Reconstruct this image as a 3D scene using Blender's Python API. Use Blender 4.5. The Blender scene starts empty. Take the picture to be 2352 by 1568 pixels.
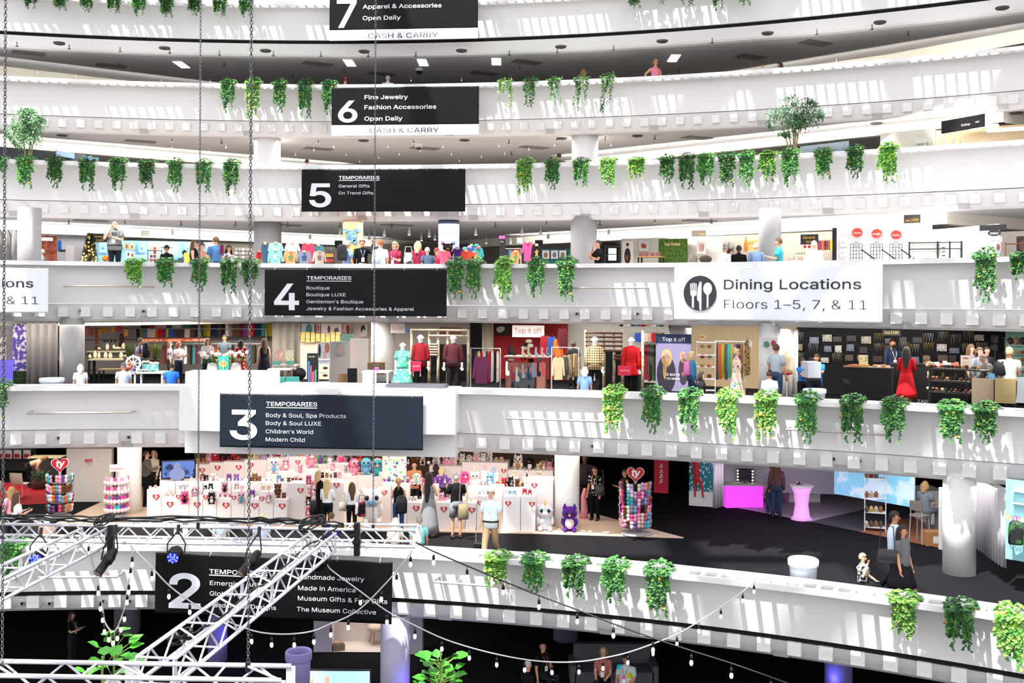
import bpy, bmesh, math, random, os
import numpy as np
from mathutils import Vector, Matrix, geometry
S = bpy.context.scene
COL = S.collection
R = random.Random(7)
PI = math.pi
# ---------------------------------------------------------------- camera, sky, sun, exposure
F, HX, HY, ROLL, CZ = 2400.0, 1176.0, 690.0, .005, 10.355   # focal px, principal point, roll, eye height
cd = bpy.data.cameras.new('camera'); cam = bpy.data.objects.new('camera', cd); COL.objects.link(cam)
cd.sensor_width = 36; cd.lens = 36 * F / 2352; cd.shift_y = -(784 - HY) / 2352
cd.clip_end = 400
cam.location = (0, 0, CZ); cam.rotation_euler = (PI / 2, -ROLL, 0)
S.camera = cam
S.view_settings.view_transform = 'Standard'; S.view_settings.look = 'None'
S.view_settings.gamma = 1; S.view_settings.exposure = 0.0
S.cycles.max_bounces = 6; S.cycles.diffuse_bounces = 4; S.cycles.glossy_bounces = 2
S.cycles.transmission_bounces = 3; S.cycles.transparent_max_bounces = 6
S.cycles.caustics_reflective = False; S.cycles.caustics_refractive = False
S.cycles.use_denoising = True
S.cycles.sample_clamp_indirect = 6
W = bpy.data.worlds.new('sky'); S.world = W; W.use_nodes = True
wn, wl = W.node_tree.nodes, W.node_tree.links
bg = wn['Background']
tc = wn.new('ShaderNodeTexCoord'); sx = wn.new('ShaderNodeSeparateXYZ'); rp = wn.new('ShaderNodeValToRGB')
mr_ = wn.new('ShaderNodeMapRange'); mr_.inputs[1].default_value = -1
wl.new(tc.outputs['Generated'], sx.inputs[0]); wl.new(sx.outputs['Z'], mr_.inputs[0]); wl.new(mr_.outputs[0], rp.inputs[0]); wl.new(rp.outputs[0], bg.inputs[0])
rp.color_ramp.elements[0].position = .3; rp.color_ramp.elements[0].color = (.10, .10, .11, 1)
rp.color_ramp.elements[1].position = 1; rp.color_ramp.elements[1].color = (.98, 1.0, 1.04, 1)
for t_, c_ in ((.5, .42), (.62, .9)): e_ = rp.color_ramp.elements.new(t_); e_.color = (c_, c_, c_ * 1.02, 1)
bg.inputs[1].default_value = 2.5
sd = bpy.data.lights.new('sun', 'SUN'); so = bpy.data.objects.new('sun', sd); COL.objects.link(so)
sd.energy = 11; sd.angle = .012; sd.color = (1, .97, .92)
SUN = Vector((.62 * .45, .78 * .45, -1)).normalized()
so.rotation_euler = SUN.to_track_quat('-Z', 'Y').to_euler(); so.location = (-10, -10, 60)

# ---------------------------------------------------------------- materials
MC = {}
def lin(c):
    if isinstance(c, str):
        c = [int(c[i:i + 2], 16) / 255 for i in (0, 2, 4)]
        c = [x / 12.92 if x <= .04045 else ((x + .055) / 1.055) ** 2.4 for x in c]
    return (*c[:3], 1)
def mat(c, rough=.65, metal=0, kind='plain', c2=None, emit=0, sc=8., name=None, bump=0, spec=.4):
    key = (str(c), rough, metal, kind, str(c2), emit, sc, bump, spec)
    if key in MC: return MC[key]
    m = bpy.data.materials.new(name or 'surface'); m.use_nodes = True
    n, l = m.node_tree.nodes, m.node_tree.links
    b = n['Principled BSDF']; a = lin(c)
    b.inputs['Roughness'].default_value = rough; b.inputs['Metallic'].default_value = metal
    b.inputs['Specular IOR Level'].default_value = spec
    b.inputs['Base Color'].default_value = a
    t = n.new('ShaderNodeTexCoord').outputs['Object']
    def tex(ty, **k):
        x = n.new(ty)
        for q, v in k.items():
            if q in x.inputs: x.inputs[q].default_value = v
            else: setattr(x, q, v)
        l.new(t, x.inputs['Vector']); return x
    def mix(fac, A, Bc):
        x = n.new('ShaderNodeMix'); x.data_type = 'RGBA'
        l.new(fac, x.inputs[0])
        for i, v in ((6, A), (7, Bc)):
            if hasattr(v, 'is_linked'): l.new(v, x.inputs[i])
            else: x.inputs[i].default_value = v
        return x.outputs[2]
    def ramp(o, p0, p1):
        x = n.new('ShaderNodeMapRange'); x.inputs[1].default_value = p0; x.inputs[2].default_value = p1
        l.new(o, x.inputs[0]); return x.outputs[0]
    d = tuple(x * .86 for x in a[:3]) + (1,)
    B2 = lin(c2) if c2 else d
    col = None
    if kind == 'plain':
        col = mix(tex('ShaderNodeTexNoise', Scale=sc, Detail=2.).outputs[0], a, B2)
    elif kind == 'spots':
        col = mix(ramp(tex('ShaderNodeTexVoronoi', Scale=sc).outputs[0], .32, .36), B2, a)
    elif kind == 'blot':
        col = mix(ramp(tex('ShaderNodeTexNoise', Scale=sc, Detail=3.).outputs[0], .5, .56), a, B2)
    elif kind == 'multi':
        v = tex('ShaderNodeTexVoronoi', Scale=sc)
        h = n.new('ShaderNodeHueSaturation'); l.new(v.outputs['Color'], h.inputs['Color'])
        h.inputs['Saturation'].default_value = 1.1; h.inputs['Value'].default_value = .8
        col = mix(ramp(v.outputs[0], .38, .42), h.outputs[0], a)
    elif kind == 'plaid':
        w1 = ramp(tex('ShaderNodeTexWave', Scale=sc, bands_direction='X').outputs[0], .45, .55)
        w2 = ramp(tex('ShaderNodeTexWave', Scale=sc, bands_direction='Z').outputs[0], .45, .55)
        ad = n.new('ShaderNodeMath'); ad.operation = 'ADD'; l.new(w1, ad.inputs[0]); l.new(w2, ad.inputs[1])
        hv = n.new('ShaderNodeMath'); hv.operation = 'MULTIPLY'; l.new(ad.outputs[0], hv.inputs[0]); hv.inputs[1].default_value = .5
        col = mix(hv.outputs[0], a, B2)
    elif kind in ('stripes', 'stripez'):
        col = mix(ramp(tex('ShaderNodeTexWave', Scale=sc, bands_direction='X' if kind == 'stripes' else 'Z').outputs[0], .45, .55), a, B2)
    elif kind == 'wood':
        x = tex('ShaderNodeTexWave', Scale=sc, Distortion=4., Detail=3.); x.bands_direction = 'X'
        col = mix(x.outputs[0], a, B2)
    elif kind == 'sequin':
        v = tex('ShaderNodeTexVoronoi', Scale=sc)
        col = mix(v.outputs[0], a, B2)
    elif kind == 'leaf':
        oi = n.new('ShaderNodeObjectInfo')
        c1 = mix(tex('ShaderNodeTexNoise', Scale=sc, Detail=2.).outputs[0], a, B2)
        h = n.new('ShaderNodeHueSaturation'); l.new(c1, h.inputs['Color'])
        mr = n.new('ShaderNodeMapRange'); l.new(oi.outputs['Random'], mr.inputs[0]); mr.inputs[3].default_value = .7; mr.inputs[4].default_value = 1.5
        l.new(mr.outputs[0], h.inputs['Value']); col = h.outputs[0]
        b.inputs['Transmission Weight'].default_value = 0
        b.inputs['Subsurface Weight'].default_value = 0
    if col is not None: l.new(col, b.inputs['Base Color'])
    if emit:
        b.inputs['Emission Strength'].default_value = emit
        if col is not None: l.new(col, b.inputs['Emission Color'])
        else: b.inputs['Emission Color'].default_value = a
    if bump:
        bp = n.new('ShaderNodeBump'); bp.inputs['Strength'].default_value = bump; bp.inputs['Distance'].default_value = .03
        l.new(tex('ShaderNodeTexNoise', Scale=sc * 3, Detail=4.).outputs[0], bp.inputs['Height']); l.new(bp.outputs[0], b.inputs['Normal'])
    MC[key] = m
    return m
def cloth(c, c2=None, kind='plain', sc=6.): return mat(c, .85, 0, kind, c2, 0, sc, spec=.15)

# ---------------------------------------------------------------- mesh builder
class B:
    def __init__(s): s.v = []; s.f = []; s.mi = []; s.cur = 0; s.sm = []; s.smooth = False
    def add(s, v, f):
        o = len(s.v); s.v += [tuple(x) for x in v]; s.f += [tuple(i + o for i in q) for q in f]
        s.mi += [s.cur] * len(f); s.sm += [s.smooth] * len(f); return s
    def box(s, x, y, z, sx, sy, sz, rz=0, rx=0):      # centre of the base
        c, n = math.cos(rz), math.sin(rz); v = []
        for k in (0, sz):
            for i, j in ((-1, -1), (1, -1), (1, 1), (-1, 1)):
                a, b, e = i * sx / 2, j * sy / 2, k
                if rx: b, e = b * math.cos(rx) - e * math.sin(rx), b * math.sin(rx) + e * math.cos(rx)
                v.append((x + a * c - b * n, y + a * n + b * c, z + e))
        return s.add(v, [(3, 2, 1, 0), (4, 5, 6, 7), (0, 1, 5, 4), (1, 2, 6, 5), (2, 3, 7, 6), (3, 0, 4, 7)])
    def loft(s, rings, cap=True, closed=True):
        n = len(rings[0]); v = [p for r in rings for p in r]; f = []
        for i in range(len(rings) - 1):
            for j in range(n if closed else n - 1):
                a, b = i * n + j, i * n + (j + 1) % n
                f.append((a, b, b + n, a + n))
        if cap and closed: f += [tuple(range(n - 1, -1, -1)), tuple(range((len(rings) - 1) * n, len(rings) * n))]
        return s.add(v, f)
    def tube(s, pts, r, n=6, cap=True, up=None):
        P = [Vector(p) for p in pts]; rs = r if isinstance(r, (list, tuple)) else [r] * len(P)
        rings = []; pv = None
        for i, p in enumerate(P):
            t = (P[min(i + 1, len(P) - 1)] - P[max(i - 1, 0)])
            t = t.normalized() if t.length > 1e-9 else Vector((0, 0, 1))
            if pv is None: u = t.cross(Vector((0, 0, 1)) if abs(t.z) < .9 else Vector((1, 0, 0))).normalized()
            else:
                u = pv - t * pv.dot(t)
                u = u.normalized() if u.length > 1e-6 else t.orthogonal().normalized()
            pv = u; w = t.cross(u)
            q = rs[i]; q = q if isinstance(q, (tuple, list)) else (q, q)
            rings.append([p + u * (q[0] * math.cos(2 * PI * k / n)) + w * (q[1] * math.sin(2 * PI * k / n)) for k in range(n)])
        return s.loft(rings, cap)
    def lathe(s, prof, n=16, c=(0, 0, 0), cap=True, sxy=(1, 1)):
        return s.loft([[(c[0] + r * sxy[0] * math.cos(2 * PI * k / n), c[1] + r * sxy[1] * math.sin(2 * PI * k / n), c[2] + z) for k in range(n)] for r, z in prof], cap)
    def ell(s, c, r, nu=10, nv=6, M=None):
        r = r if isinstance(r, (tuple, list)) else (r, r, r); rings = []
        for i in range(nv + 1):
            a = -PI / 2 + PI * min(max(i / nv, .03), .97)
            rings.append([(r[0] * math.cos(a) * math.cos(2 * PI * k / nu), r[1] * math.cos(a) * math.sin(2 * PI * k / nu), r[2] * math.sin(a)) for k in range(nu)])
        rings = [[(Vector(c) + (M @ Vector(p) if M else Vector(p))) for p in q] for q in rings]
        o = s.smooth; s.smooth = True; s.loft(rings); s.smooth = o; return s
    def prism(s, out, y0, y1):                          # outline in x,z extruded along y (front y0)
        n = len(out); v = [(x, y0, z) for x, z in out] + [(x, y1, z) for x, z in out]
        return s.add(v, [tuple(range(n)), tuple(range(2 * n - 1, n - 1, -1))] + [(j, i, i + n, j + n) for i, j in ((i, (i + 1) % n) for i in range(n))])
    def data(s, name, mats, smooth=False):
        me = bpy.data.meshes.new(name); me.from_pydata([tuple(p) for p in s.v], [], s.f)
        for m in (mats if isinstance(mats, (list, tuple)) else [mats]): me.materials.append(m)
        me.polygons.foreach_set('material_index', s.mi)
        me.polygons.foreach_set('use_smooth', [True] * len(s.f) if smooth else s.sm)
        me.update(); return me
    def obj(s, name, mats, parent=None, loc=(0, 0, 0), rz=0, smooth=False):
        return link(name, s.data(name, mats, smooth), parent, loc, rz)
def link(name, data, parent=None, loc=(0, 0, 0), rz=0):
    o = bpy.data.objects.new(name, data); COL.objects.link(o); o.parent = parent
    o.location = loc; o.rotation_euler = (0, 0, rz); return o
def tag(o, label, cat=None, group=None, kind=None):
    o['label'] = label
    if cat: o['category'] = cat
    if group: o['group'] = group
    if kind: o['kind'] = kind
    return o
def thing(name, label, cat, loc, rz=0, group=None):
    return tag(link(name, None, None, loc, rz), label, cat, group)
def struct(o, label=None):
    o['kind'] = 'structure'
    if label: o['label'] = label
    return o
def copy_tree(o, loc, rz=0, sc=None, parent=None):
    c = o.copy(); COL.objects.link(c); c.parent = parent
    if parent is None:
        c.location = loc; c.rotation_euler = (0, 0, rz)
        if sc: c.scale = sc if isinstance(sc, tuple) else (sc,) * 3
    for ch in o.children: copy_tree(ch, None, parent=c)
    return c
ORD = 'first second third fourth fifth sixth seventh eighth ninth tenth eleventh twelfth thirteenth fourteenth fifteenth sixteenth seventeenth eighteenth nineteenth twentieth'.split()
FONT = None
try: FONT = bpy.data.fonts.load(os.path.join(bpy.utils.system_resource('DATAFILES', path='fonts'), 'Inter.woff2'))
except Exception: FONT = None
def text_data(s, offset=0.):
    """flat letters, one fill per outline so that overlapping strokes of a glyph merge"""
    c = bpy.data.curves.new('lettering', 'FONT'); c.body = s; c.size = 1
    if FONT: c.font = FONT
    o = bpy.data.objects.new('lettering', c); COL.objects.link(o)
    cu = o.to_curve(bpy.context.evaluated_depsgraph_get()); cont = []
    for sp in cu.splines:
        bp = sp.bezier_points; n = len(bp); pts = []
        for k in range(n):
            p, q = bp[k], bp[(k + 1) % n]
            r = 2 if (p.handle_right - p.co).length + (q.handle_left - q.co).length < 1e-6 else 5
            pts += [v.to_2d() for v in geometry.interpolate_bezier(p.co, p.handle_right, q.handle_left, q.co, r)[:-1]]
        out = []
        for v in pts:
            if not out or (v - out[-1]).length > 1e-5: out.append(v)
        if len(out) > 2 and (out[0] - out[-1]).length < 1e-5: out.pop()
        if len(out) < 3: continue
        ar = sum(out[k - 1].x * out[k].y - out[k].x * out[k - 1].y for k in range(len(out))) / 2
        cont.append([out, ar])
    o.to_curve_clear(); bpy.data.objects.remove(o); bpy.data.curves.remove(c)
    me = bpy.data.meshes.new('lettering')
    if not cont: return me
    sg = 1 if max(cont, key=lambda t: abs(t[1]))[1] > 0 else -1
    if offset:
        for t in cont:
            P, new = t[0], []
            for k in range(len(P)):
                d0, d1 = (P[k] - P[k - 1]).normalized(), (P[(k + 1) % len(P)] - P[k]).normalized()
                n0, n1 = Vector((d0.y, -d0.x)) * sg, Vector((d1.y, -d1.x)) * sg; m_ = n0 + n1
                if m_.length < 1e-4: m_ = n0
                m_ = m_.normalized(); new.append(P[k] + m_ * (offset / max(.45, m_.dot(n0))))
            t[0] = new
    V, E = [], []
    for P, ar in cont:
        b0 = len(V); V += [Vector((p.x, p.y)) for p in P]; E += [(b0 + k, b0 + (k + 1) % len(P)) for k in range(len(P))]
    vo, _, fo, *_ = geometry.delaunay_2d_cdt(V, E, [], 0, 1e-6)
    vs = np.array([(v.x, v.y) for v in vo]); T = np.array([f_[:3] for f_ in fo]); c_ = vs[T].mean(1)
    S0 = np.array([tuple(V[e[0]]) for e in E]); S1 = np.array([tuple(V[e[1]]) for e in E])
    px, py = c_[:, :1], c_[:, 1:]; up = (S0[:, 1] <= py) & (S1[:, 1] > py); dn = (S0[:, 1] > py) & (S1[:, 1] <= py)
    cr = (S1[:, 0] - S0[:, 0]) * (py - S0[:, 1]) - (px - S0[:, 0]) * (S1[:, 1] - S0[:, 1])
    w = (up & (cr > 0)).sum(1) - (dn & (cr < 0)).sum(1)
    V = [(x, y_, 0) for x, y_ in vs]; Fc = []
    for t in T[w != 0]:
        A, B_, C_ = vs[t[0]], vs[t[1]], vs[t[2]]; t = [int(q) for q in t]
        Fc.append(t if (B_[0] - A[0]) * (C_[1] - A[1]) - (B_[1] - A[1]) * (C_[0] - A[0]) > 0 else t[::-1])
    me.from_pydata(V, [], Fc); return me
def text(s, m, parent, x0, z0, x1, cap, y=-.02, offset=0., name='lettering'):
    """letters facing -y; x0..x1 wide, baseline z0, capitals cap high"""
    me = text_data(s, offset)
    P = [v.co for v in me.vertices]
    if not P: return
    a, b = min(p.x for p in P), max(p.x for p in P); k = (x1 - x0) / (b - a)
    if callable(y) and cap > .08:                       # long strokes get more vertices so they follow the cloth
        bm = bmesh.new(); bm.from_mesh(me)
        for _ in range(3):
            lo = [e for e in bm.edges if max(abs(e.verts[0].co.x - e.verts[1].co.x) * k, abs(e.verts[0].co.y - e.verts[1].co.y) * cap / .727) > .09]
            if not lo: break
            bmesh.ops.subdivide_edges(bm, edges=lo, cuts=1); bmesh.ops.triangulate(bm, faces=[q for q in bm.faces if len(q.verts) > 4])
        bm.to_mesh(me); bm.free()
    for v in me.vertices: X, Zz = x0 + (v.co.x - a) * k, z0 + v.co.y * cap / .727; v.co = (X, (y(X, Zz) - .02 if callable(y) else y) - v.co.z, Zz)
    me.materials.clear(); me.materials.append(m)
    return link(name, me, parent)

# ---------------------------------------------------------------- pixels <-> place
def ray(px, py=HY):
    dx, dy = px - HX, py - HY
    return (dx + dy * ROLL) / F, (dy - dx * ROLL) / F        # X per depth, drop per depth
def at_z(px, py, z):
    a, d = ray(px, py); t = (CZ - z) / d; return Vector((a * t, t, z))
def at_y(px, py, Y):
    a, d = ray(px, py); return Vector((a * Y, Y, CZ - d * Y))
CX, CY = -8.5, -8.0
RAIL = {1: .55, 2: 4.2, 3: 7.858, 4: 11.515, 5: 15.115, 6: 18.825, 7: 22.03}
FLOOR = {k: v - (.55 if k < 4 else 1.05) for k, v in RAIL.items()}
EDGE = {6: [(0,172),(200,184),(384,188),(578,192),(762,194),(900,195),(1100,190),(1358,179),(1580,168),(1892,150),(2352,104)],
5: [(20,366),(306,372),(578,377.5),(780,379),(1086,376),(1460,369),(1552,365.6),(1892,347),(2352,320)],
4: [(0,596),(115,600),(281,601),(561,604),(611,606),(1019,606),(1355,604),(1700,601),(2009,596),(2352,588.6)],
3: [(0,887),(200,887),(400,887),(1080,892),(1400,901),(1652,917),(2352,943)],
2: [(0,1254),(350,1256),(902,1267),(1100,1278),(1253,1293),(1380,1300),(1483,1310),(1700,1331),(1950,1361),(2039,1376),(2292,1412)]}
RF = {7: [0, 0, 49.0], 1: [0, 0, 34.]}
for L_, ps in EDGE.items():
    q = np.array([tuple(at_z(x, y, RAIL[L_]))[:2] for x, y in ps])
    th = np.arctan2(q[:, 0] - CX, q[:, 1] - CY)
    RF[L_] = list(np.polyfit(th, np.hypot(q[:, 0] - CX, q[:, 1] - CY), 2))
def rad(L, th):
    t = min(max(th, -.27), .66); p = RF[L]; return p[0] * t * t + p[1] * t + p[2]
def pol(L, th, q): r = rad(L, th) + q; return CX + r * math.sin(th), CY + r * math.cos(th)
def theta(L, px, q=0., py=HY):
    a = ray(px, py)[0]; th = .1
    for _ in range(25):
        x, y = pol(L, th, q)
        th = math.atan2(a * y - CX, y - CY) * .6 + th * .4
    return th
def loc(L, px, q=0., h=0., py=HY):                     # point over floor L, q behind the rail front edge
    x, y = pol(L, theta(L, px, q, py), q); return Vector((x, y, FLOOR[L] + h))
def zof(py, p): return CZ - ray(HX + F * p[0] / p[1], py)[1] * p[1]   # world height seen at row py above point p
def face(p): return math.atan2(p[0], p[1]) * -1         # rz that turns a -y front towards the camera
def sweep(b, L, prof, t0, t1, n, closed=True):
    rings = []
    for i in range(n + 1):
        th = t0 + (t1 - t0) * i / n
        rings.append([(*pol(L, th, q), z) for q, z in prof])
    b.loft(rings, closed, closed); return b
# ---------------------------------------------------------------- the setting
WHITE = mat('eceaea', .7, 0, 'plain', 'e6e4e5', 0, 1.2, bump=.15, name='white_painted_concrete')
WHITE2 = mat('e9e7e6', .7, 0, 'plain', 'dfdddd', 0, 3., bump=.5, name='rough_white_block')
CEIL = mat('cfcccd', .9, 0, 'plain', 'c9c6c7', 0, 1., name='ceiling_paint')
BLACK = mat('08080a', .8, name='black')
SOIL = mat('6b4a38', .95, 0, 'plain', '50382b', 0, 20)
CARPET = mat('141317', .95, 0, 'plain', '1b1a1e', 0, 60, bump=.3, name='black_carpet', spec=.1)
CREAM = mat('efe9dc', .7, 0, 'plain', None, 0, 1)
GREYM = mat('b9b7b8', .5)
T0, T1 = -.42, .82
LV = {2: 'banner two', 3: 'banner three', 4: 'banner four', 5: 'banner five', 6: 'banner six', 7: 'banner seven'}
for L in range(2, 8):
    z = RAIL[L]; n = 90
    gap = .14 if L in (2, 7) else .02
    par = struct(link('wall_parapet', None), f'curved white concrete parapet carrying {LV[L]}')
    b = B()
    sweep(b, L, [(0, z), (.08, z), (.08, z - .12), (0, z - .13)], T0, T1, n)
    sweep(b, L, [(.44, z), (.82, z), (.82, z - .1), (.44, z - .1)], T0, T1, n)
    sweep(b, L, [(.74, z - .1), (.82, z - .1), (.82, z - .6), (.74, z - .6)], T0, T1, n)
    dth = .36 / rad(L, .2); k = int((T1 - T0) / dth)
    for i in range(k):
        th = T0 + i * dth; x, y = pol(L, th, .26); b.box(x, y, z - .1, .1, .4, .097, -th)
    b.obj('planter_ledge', WHITE, par)
    b = B()
    sweep(b, L, [(.6, z - .1), (.62, z - .3), (.73, z - 1.32), (.86, z - 1.32), (.82, z - .1)], T0, T1, 200)
    b.obj('panel', WHITE, par)
    b = B(); sweep(b, L, [(.79, z - 1.32 - gap), (1.0, z - 1.83), (1.08, z - 1.9), (1.4, z - 1.9), (1.4, z - 1.32 - gap)], T0, T1, n)
    b.obj('lower_band', WHITE, par)
    if gap > .1:
        b = B(); sweep(b, L, [(.85, z - 1.3), (.85, z - 1.5), (1.0, z - 1.5), (1.0, z - 1.3)], T0, T1, n); b.obj('shadow_gap', BLACK, par)
    if L < 7:
        dth = .665 / rad(L, .2); me = None; off = {2: .0115, 3: .006, 4: .003, 5: .0, 6: .004}[L]
        i0 = int(-.3 / dth); i1 = int(.66 / dth)
        for i in range(i0, i1):
            th = i * dth + off; x, y = pol(L, th, .84)
            if me is None:
                bb = B(); bb.box(0, .02, -.15, .3, .24, .3, 0, -.06); me = bb.data('fascia_block', WHITE2)
            o = link('fascia_block', me, par, (x, y, z - 1.6), -th)
        for i in range(i0, i1, 6):
            th = (i + .5) * dth + off; x, y = pol(L, th, .98)
            bb = B(); bb.box(0, .04, -.12, .34, .05, .2, 0, .3); bb.obj('air_grille', mat('c9c8c8', .6, 0, 'stripez', 'aaa9a9', 0, 40), par, (x, y, z - 1.76), -th)
# floors, ceilings
def slab(name, L, z, q0, q1, m, label, dz=.1):
    b = B(); n = 60
    sweep(b, L, [(q0, z), (q1, z), (q1, z - dz), (q0, z - dz)], T0, T1, n)
    return struct(b.obj(name, m), label)
NM = {1: 'one', 2: 'two', 3: 'three', 4: 'four', 5: 'five', 6: 'six'}
for L in range(2, 7):
    slab('floor', L, FLOOR[L], .8, 24, CARPET if L < 4 else (GREYM if L == 4 else mat('8a8684', .8)), f'floor of level {NM[L]} behind the parapet with {LV[L]}')
for L in range(1, 7):
    zc = RAIL[L + 1] - 1.9
    if L < 2: pass
    slab('ceiling', L + 1, zc + .12, 1.1, 24, CEIL if L > 1 else BLACK, f'ceiling under the parapet with {LV[L + 1]}', .1)
    if L > 1:
        b = B(); sweep(b, L, [(23, FLOOR[L]), (23, zc + .1), (23.3, zc + .1), (23.3, FLOOR[L])], T0, T1, 40)
        struct(b.obj('wall_back', mat('d9d2ca', .8)), f'far back wall of the level with {LV[L]}')
b = B(); b.box(0, 30, -.1, 120, 90, .1); struct(b.obj('floor', CARPET), 'black carpet of the ground level below the lowest parapet')
b = B(); b.box(0, 58, 0, 120, .3, 4.); struct(b.obj('wall_back', mat('17151a', .9)), 'dark far wall of the ground level')
# shopfront bulkheads: long pale beams under each ceiling
BK = {6: [(-30, 38.5), (-4, 56), (14.8, 41.3), (19, 36.5), (27, 36)], 5: [(-30, 36.8), (-4, 55), (16.9, 36.0), (24, 41)],
      4: [(-30, 32.2), (-3.7, 51.4), (13.9, 33.4), (21, 38)], 3: [(-30, 29.6), (-14, 36.5), (-5.2, 46), (10.5, 36.8), (14.5, 33.2), (28, 30)]}
for L, ps in BK.items():
    zc = RAIL[L + 1] - 1.88
    b = B()
    for (x0, y0), (x1, y1) in zip(ps, ps[1:]):
        d = Vector((x1 - x0, y1 - y0, 0)); n = Vector((-d.y, d.x, 0)).normalized() * .35; h = .36 if L < 6 else .5
        if L == 3: h = .22
        p, q = Vector((x0, y0, 0)), Vector((x1, y1, 0))
        b.loft([[(p.x, p.y, zc), (p.x, p.y, zc - h), (p.x + n.x, p.y + n.y, zc - h), (p.x + n.x, p.y + n.y, zc)],
                [(q.x, q.y, zc), (q.x, q.y, zc - h), (q.x + n.x, q.y + n.y, zc - h), (q.x + n.x, q.y + n.y, zc)]])
    struct(b.obj('trim_bulkhead', CREAM), f'pale shopfront bulkhead on the level with {LV[L]}')
for L, x0, y0, x1, y1, wt in ((6, -24, 40.5, -8, 51, 90), (6, 4, 49.5, 18, 36.6, 110), (5, -24, 40, -8, 50.5, 260), (5, 2, 47.5, 16, 35.6, 280), (4, -20, 37.8, -6, 48, 330), (4, 0, 45.6, 13.5, 32.4, 380), (3, -28, 29.2, -15, 34.5, 30), (3, 2, 39.4, 13.5, 32.4, 40)):
    d = Vector((x1 - x0, y1 - y0, 0)); n = Vector((-d.y, d.x, 0)).normalized()
    ld = bpy.data.lights.new('bulkhead_fill', 'AREA'); ld.shape = 'RECTANGLE'; ld.size = d.length; ld.size_y = .12; ld.energy = wt; ld.color = (1, .96, .88); ld.spread = 2.2  # added strip lamps that brighten the bulkheads, with no fixture behind them
    lo = bpy.data.objects.new('bulkhead_fill', ld); COL.objects.link(lo); c = Vector(((x0 + x1) / 2, (y0 + y1) / 2, RAIL[L + 1] - 2.25)) - n * .4
    lo.location = c; lo.rotation_euler = (n + Vector((0, 0, .12))).to_track_quat('-Z', 'Y').to_euler()
# skylight beams high over the atrium: they break up the sun
b = B()
for i in range(-12, 13): b.box(i * 4.3 + 1.9, 0, 44, .8, 110, .8)
for i in range(-8, 13): b.box(0, i * 4.3, 44.1, 110, .6, .6)
struct(b.obj('ceiling_skylight', WHITE), 'white beam grid of the atrium skylight')

# columns
def column(L, px, w, q, label, m=WHITE, top=None):
    p = loc(L, px, q); r = w / F * p.y / 2; zt = RAIL[L + 1] - 1.8
    b = B(); b.lathe([(r, 0), (r, zt - p.z)], 28); b.smooth = True
    o = b.obj('column', m, None, p); 
    for f_ in o.data.polygons: f_.use_smooth = len(f_.vertices) == 4
    return struct(o, label), r
GC = mat('a9a6a8', .7)
COLS = [(6, 612, 57, 7, 'white column behind the railing of banner six, leftmost'), (6, 1344, 56, 7, 'white column behind the railing of banner six, middle'),
        (6, 2007, 62, 7, 'white column behind the railing of banner six, rightmost'), (5, 612, 60, 6, 'white column above the railing of banner five, left'),
        (5, 1342, 60, 6, 'white column above the railing of banner five, right'), (4, 67, 51, 2.2, 'grey column at the left end of the level of banner four'),
        (4, 614, 62, 5.5, 'grey column behind the shirt display'), (4, 1340, 60, 4.6, 'grey column beside the man in black'),
        (4, 1768, 50, 3.2, 'grey column beside the man in turquoise'),
        (3, 166, 54, 4.2, 'grey column beside the grey curtain'), (3, 880, 54, 9.5, 'white column beside the white table'),
        (3, 1562, 52, 5.6, 'grey column behind the poster of the blonde woman'), (3, 1768, 48, 4.4, 'pale column beside the dress form'),
        (2, 2206, 72, 5.3, 'thick white column on the black carpet')]
CR = {}
for L, px, w, q, lab in COLS: CR[(L, px)] = column(L, px, w, q, lab, GC if 'grey' in lab else WHITE)

# ---------------------------------------------------------------- banners
def frame(L, x0, x1, q, py):
    a, c = loc(L, x0, q, 0, py), loc(L, x1, q, 0, py); d = c - a
    return a, math.atan2(d.y, d.x), d.length
BLK = mat('07080b', .5, 0, 'plain', '090a0e', 0, 1.5, name='black_vinyl', spec=.18)
WVN = mat('eef0f4', .5, 0, 'plain', 'e6e9f0', 0, 2, name='white_vinyl')
INK = mat('20222b', .6); LET = mat('e4e6ee', .6)
def ripple(w, h, seed, amp=.016):
    rr = random.Random(seed)
    ks = [(rr.uniform(0, w), rr.uniform(-.6, 1.2), rr.uniform(.2, .36), rr.uniform(.3, 1)) for _ in range(9)]
    def fn(x, t):
        y = 0
        for c, s, wd, a in ks:
            u = (x - c - s * (h - t) * .9) / (wd * (.6 + (h - t))); y += a * math.exp(-u * u)
        return -amp * y * (math.sin(PI * min(1, max(0, t / h))) ** .5)
    return fn
def cloth_panel(w, h, m, name, parent, fn, z=0):
    b = B(); b.smooth = True; nx, nz = 130, 30; v = []
    for j in range(nz + 1):
        for i in range(nx + 1):
            x, t = w * i / nx, z + (h * j / nz); v.append((x, fn(x, t), t))
    f = [(j * (nx + 1) + i, j * (nx + 1) + i + 1, (j + 1) * (nx + 1) + i + 1, (j + 1) * (nx + 1) + i) for j in range(nz) for i in range(nx)]
    b.add(v, f); o = b.obj(name, m, parent)
    md = o.modifiers.new('thick', 'SOLIDIFY'); md.thickness = .006; md.offset = 1
    return o
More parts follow.
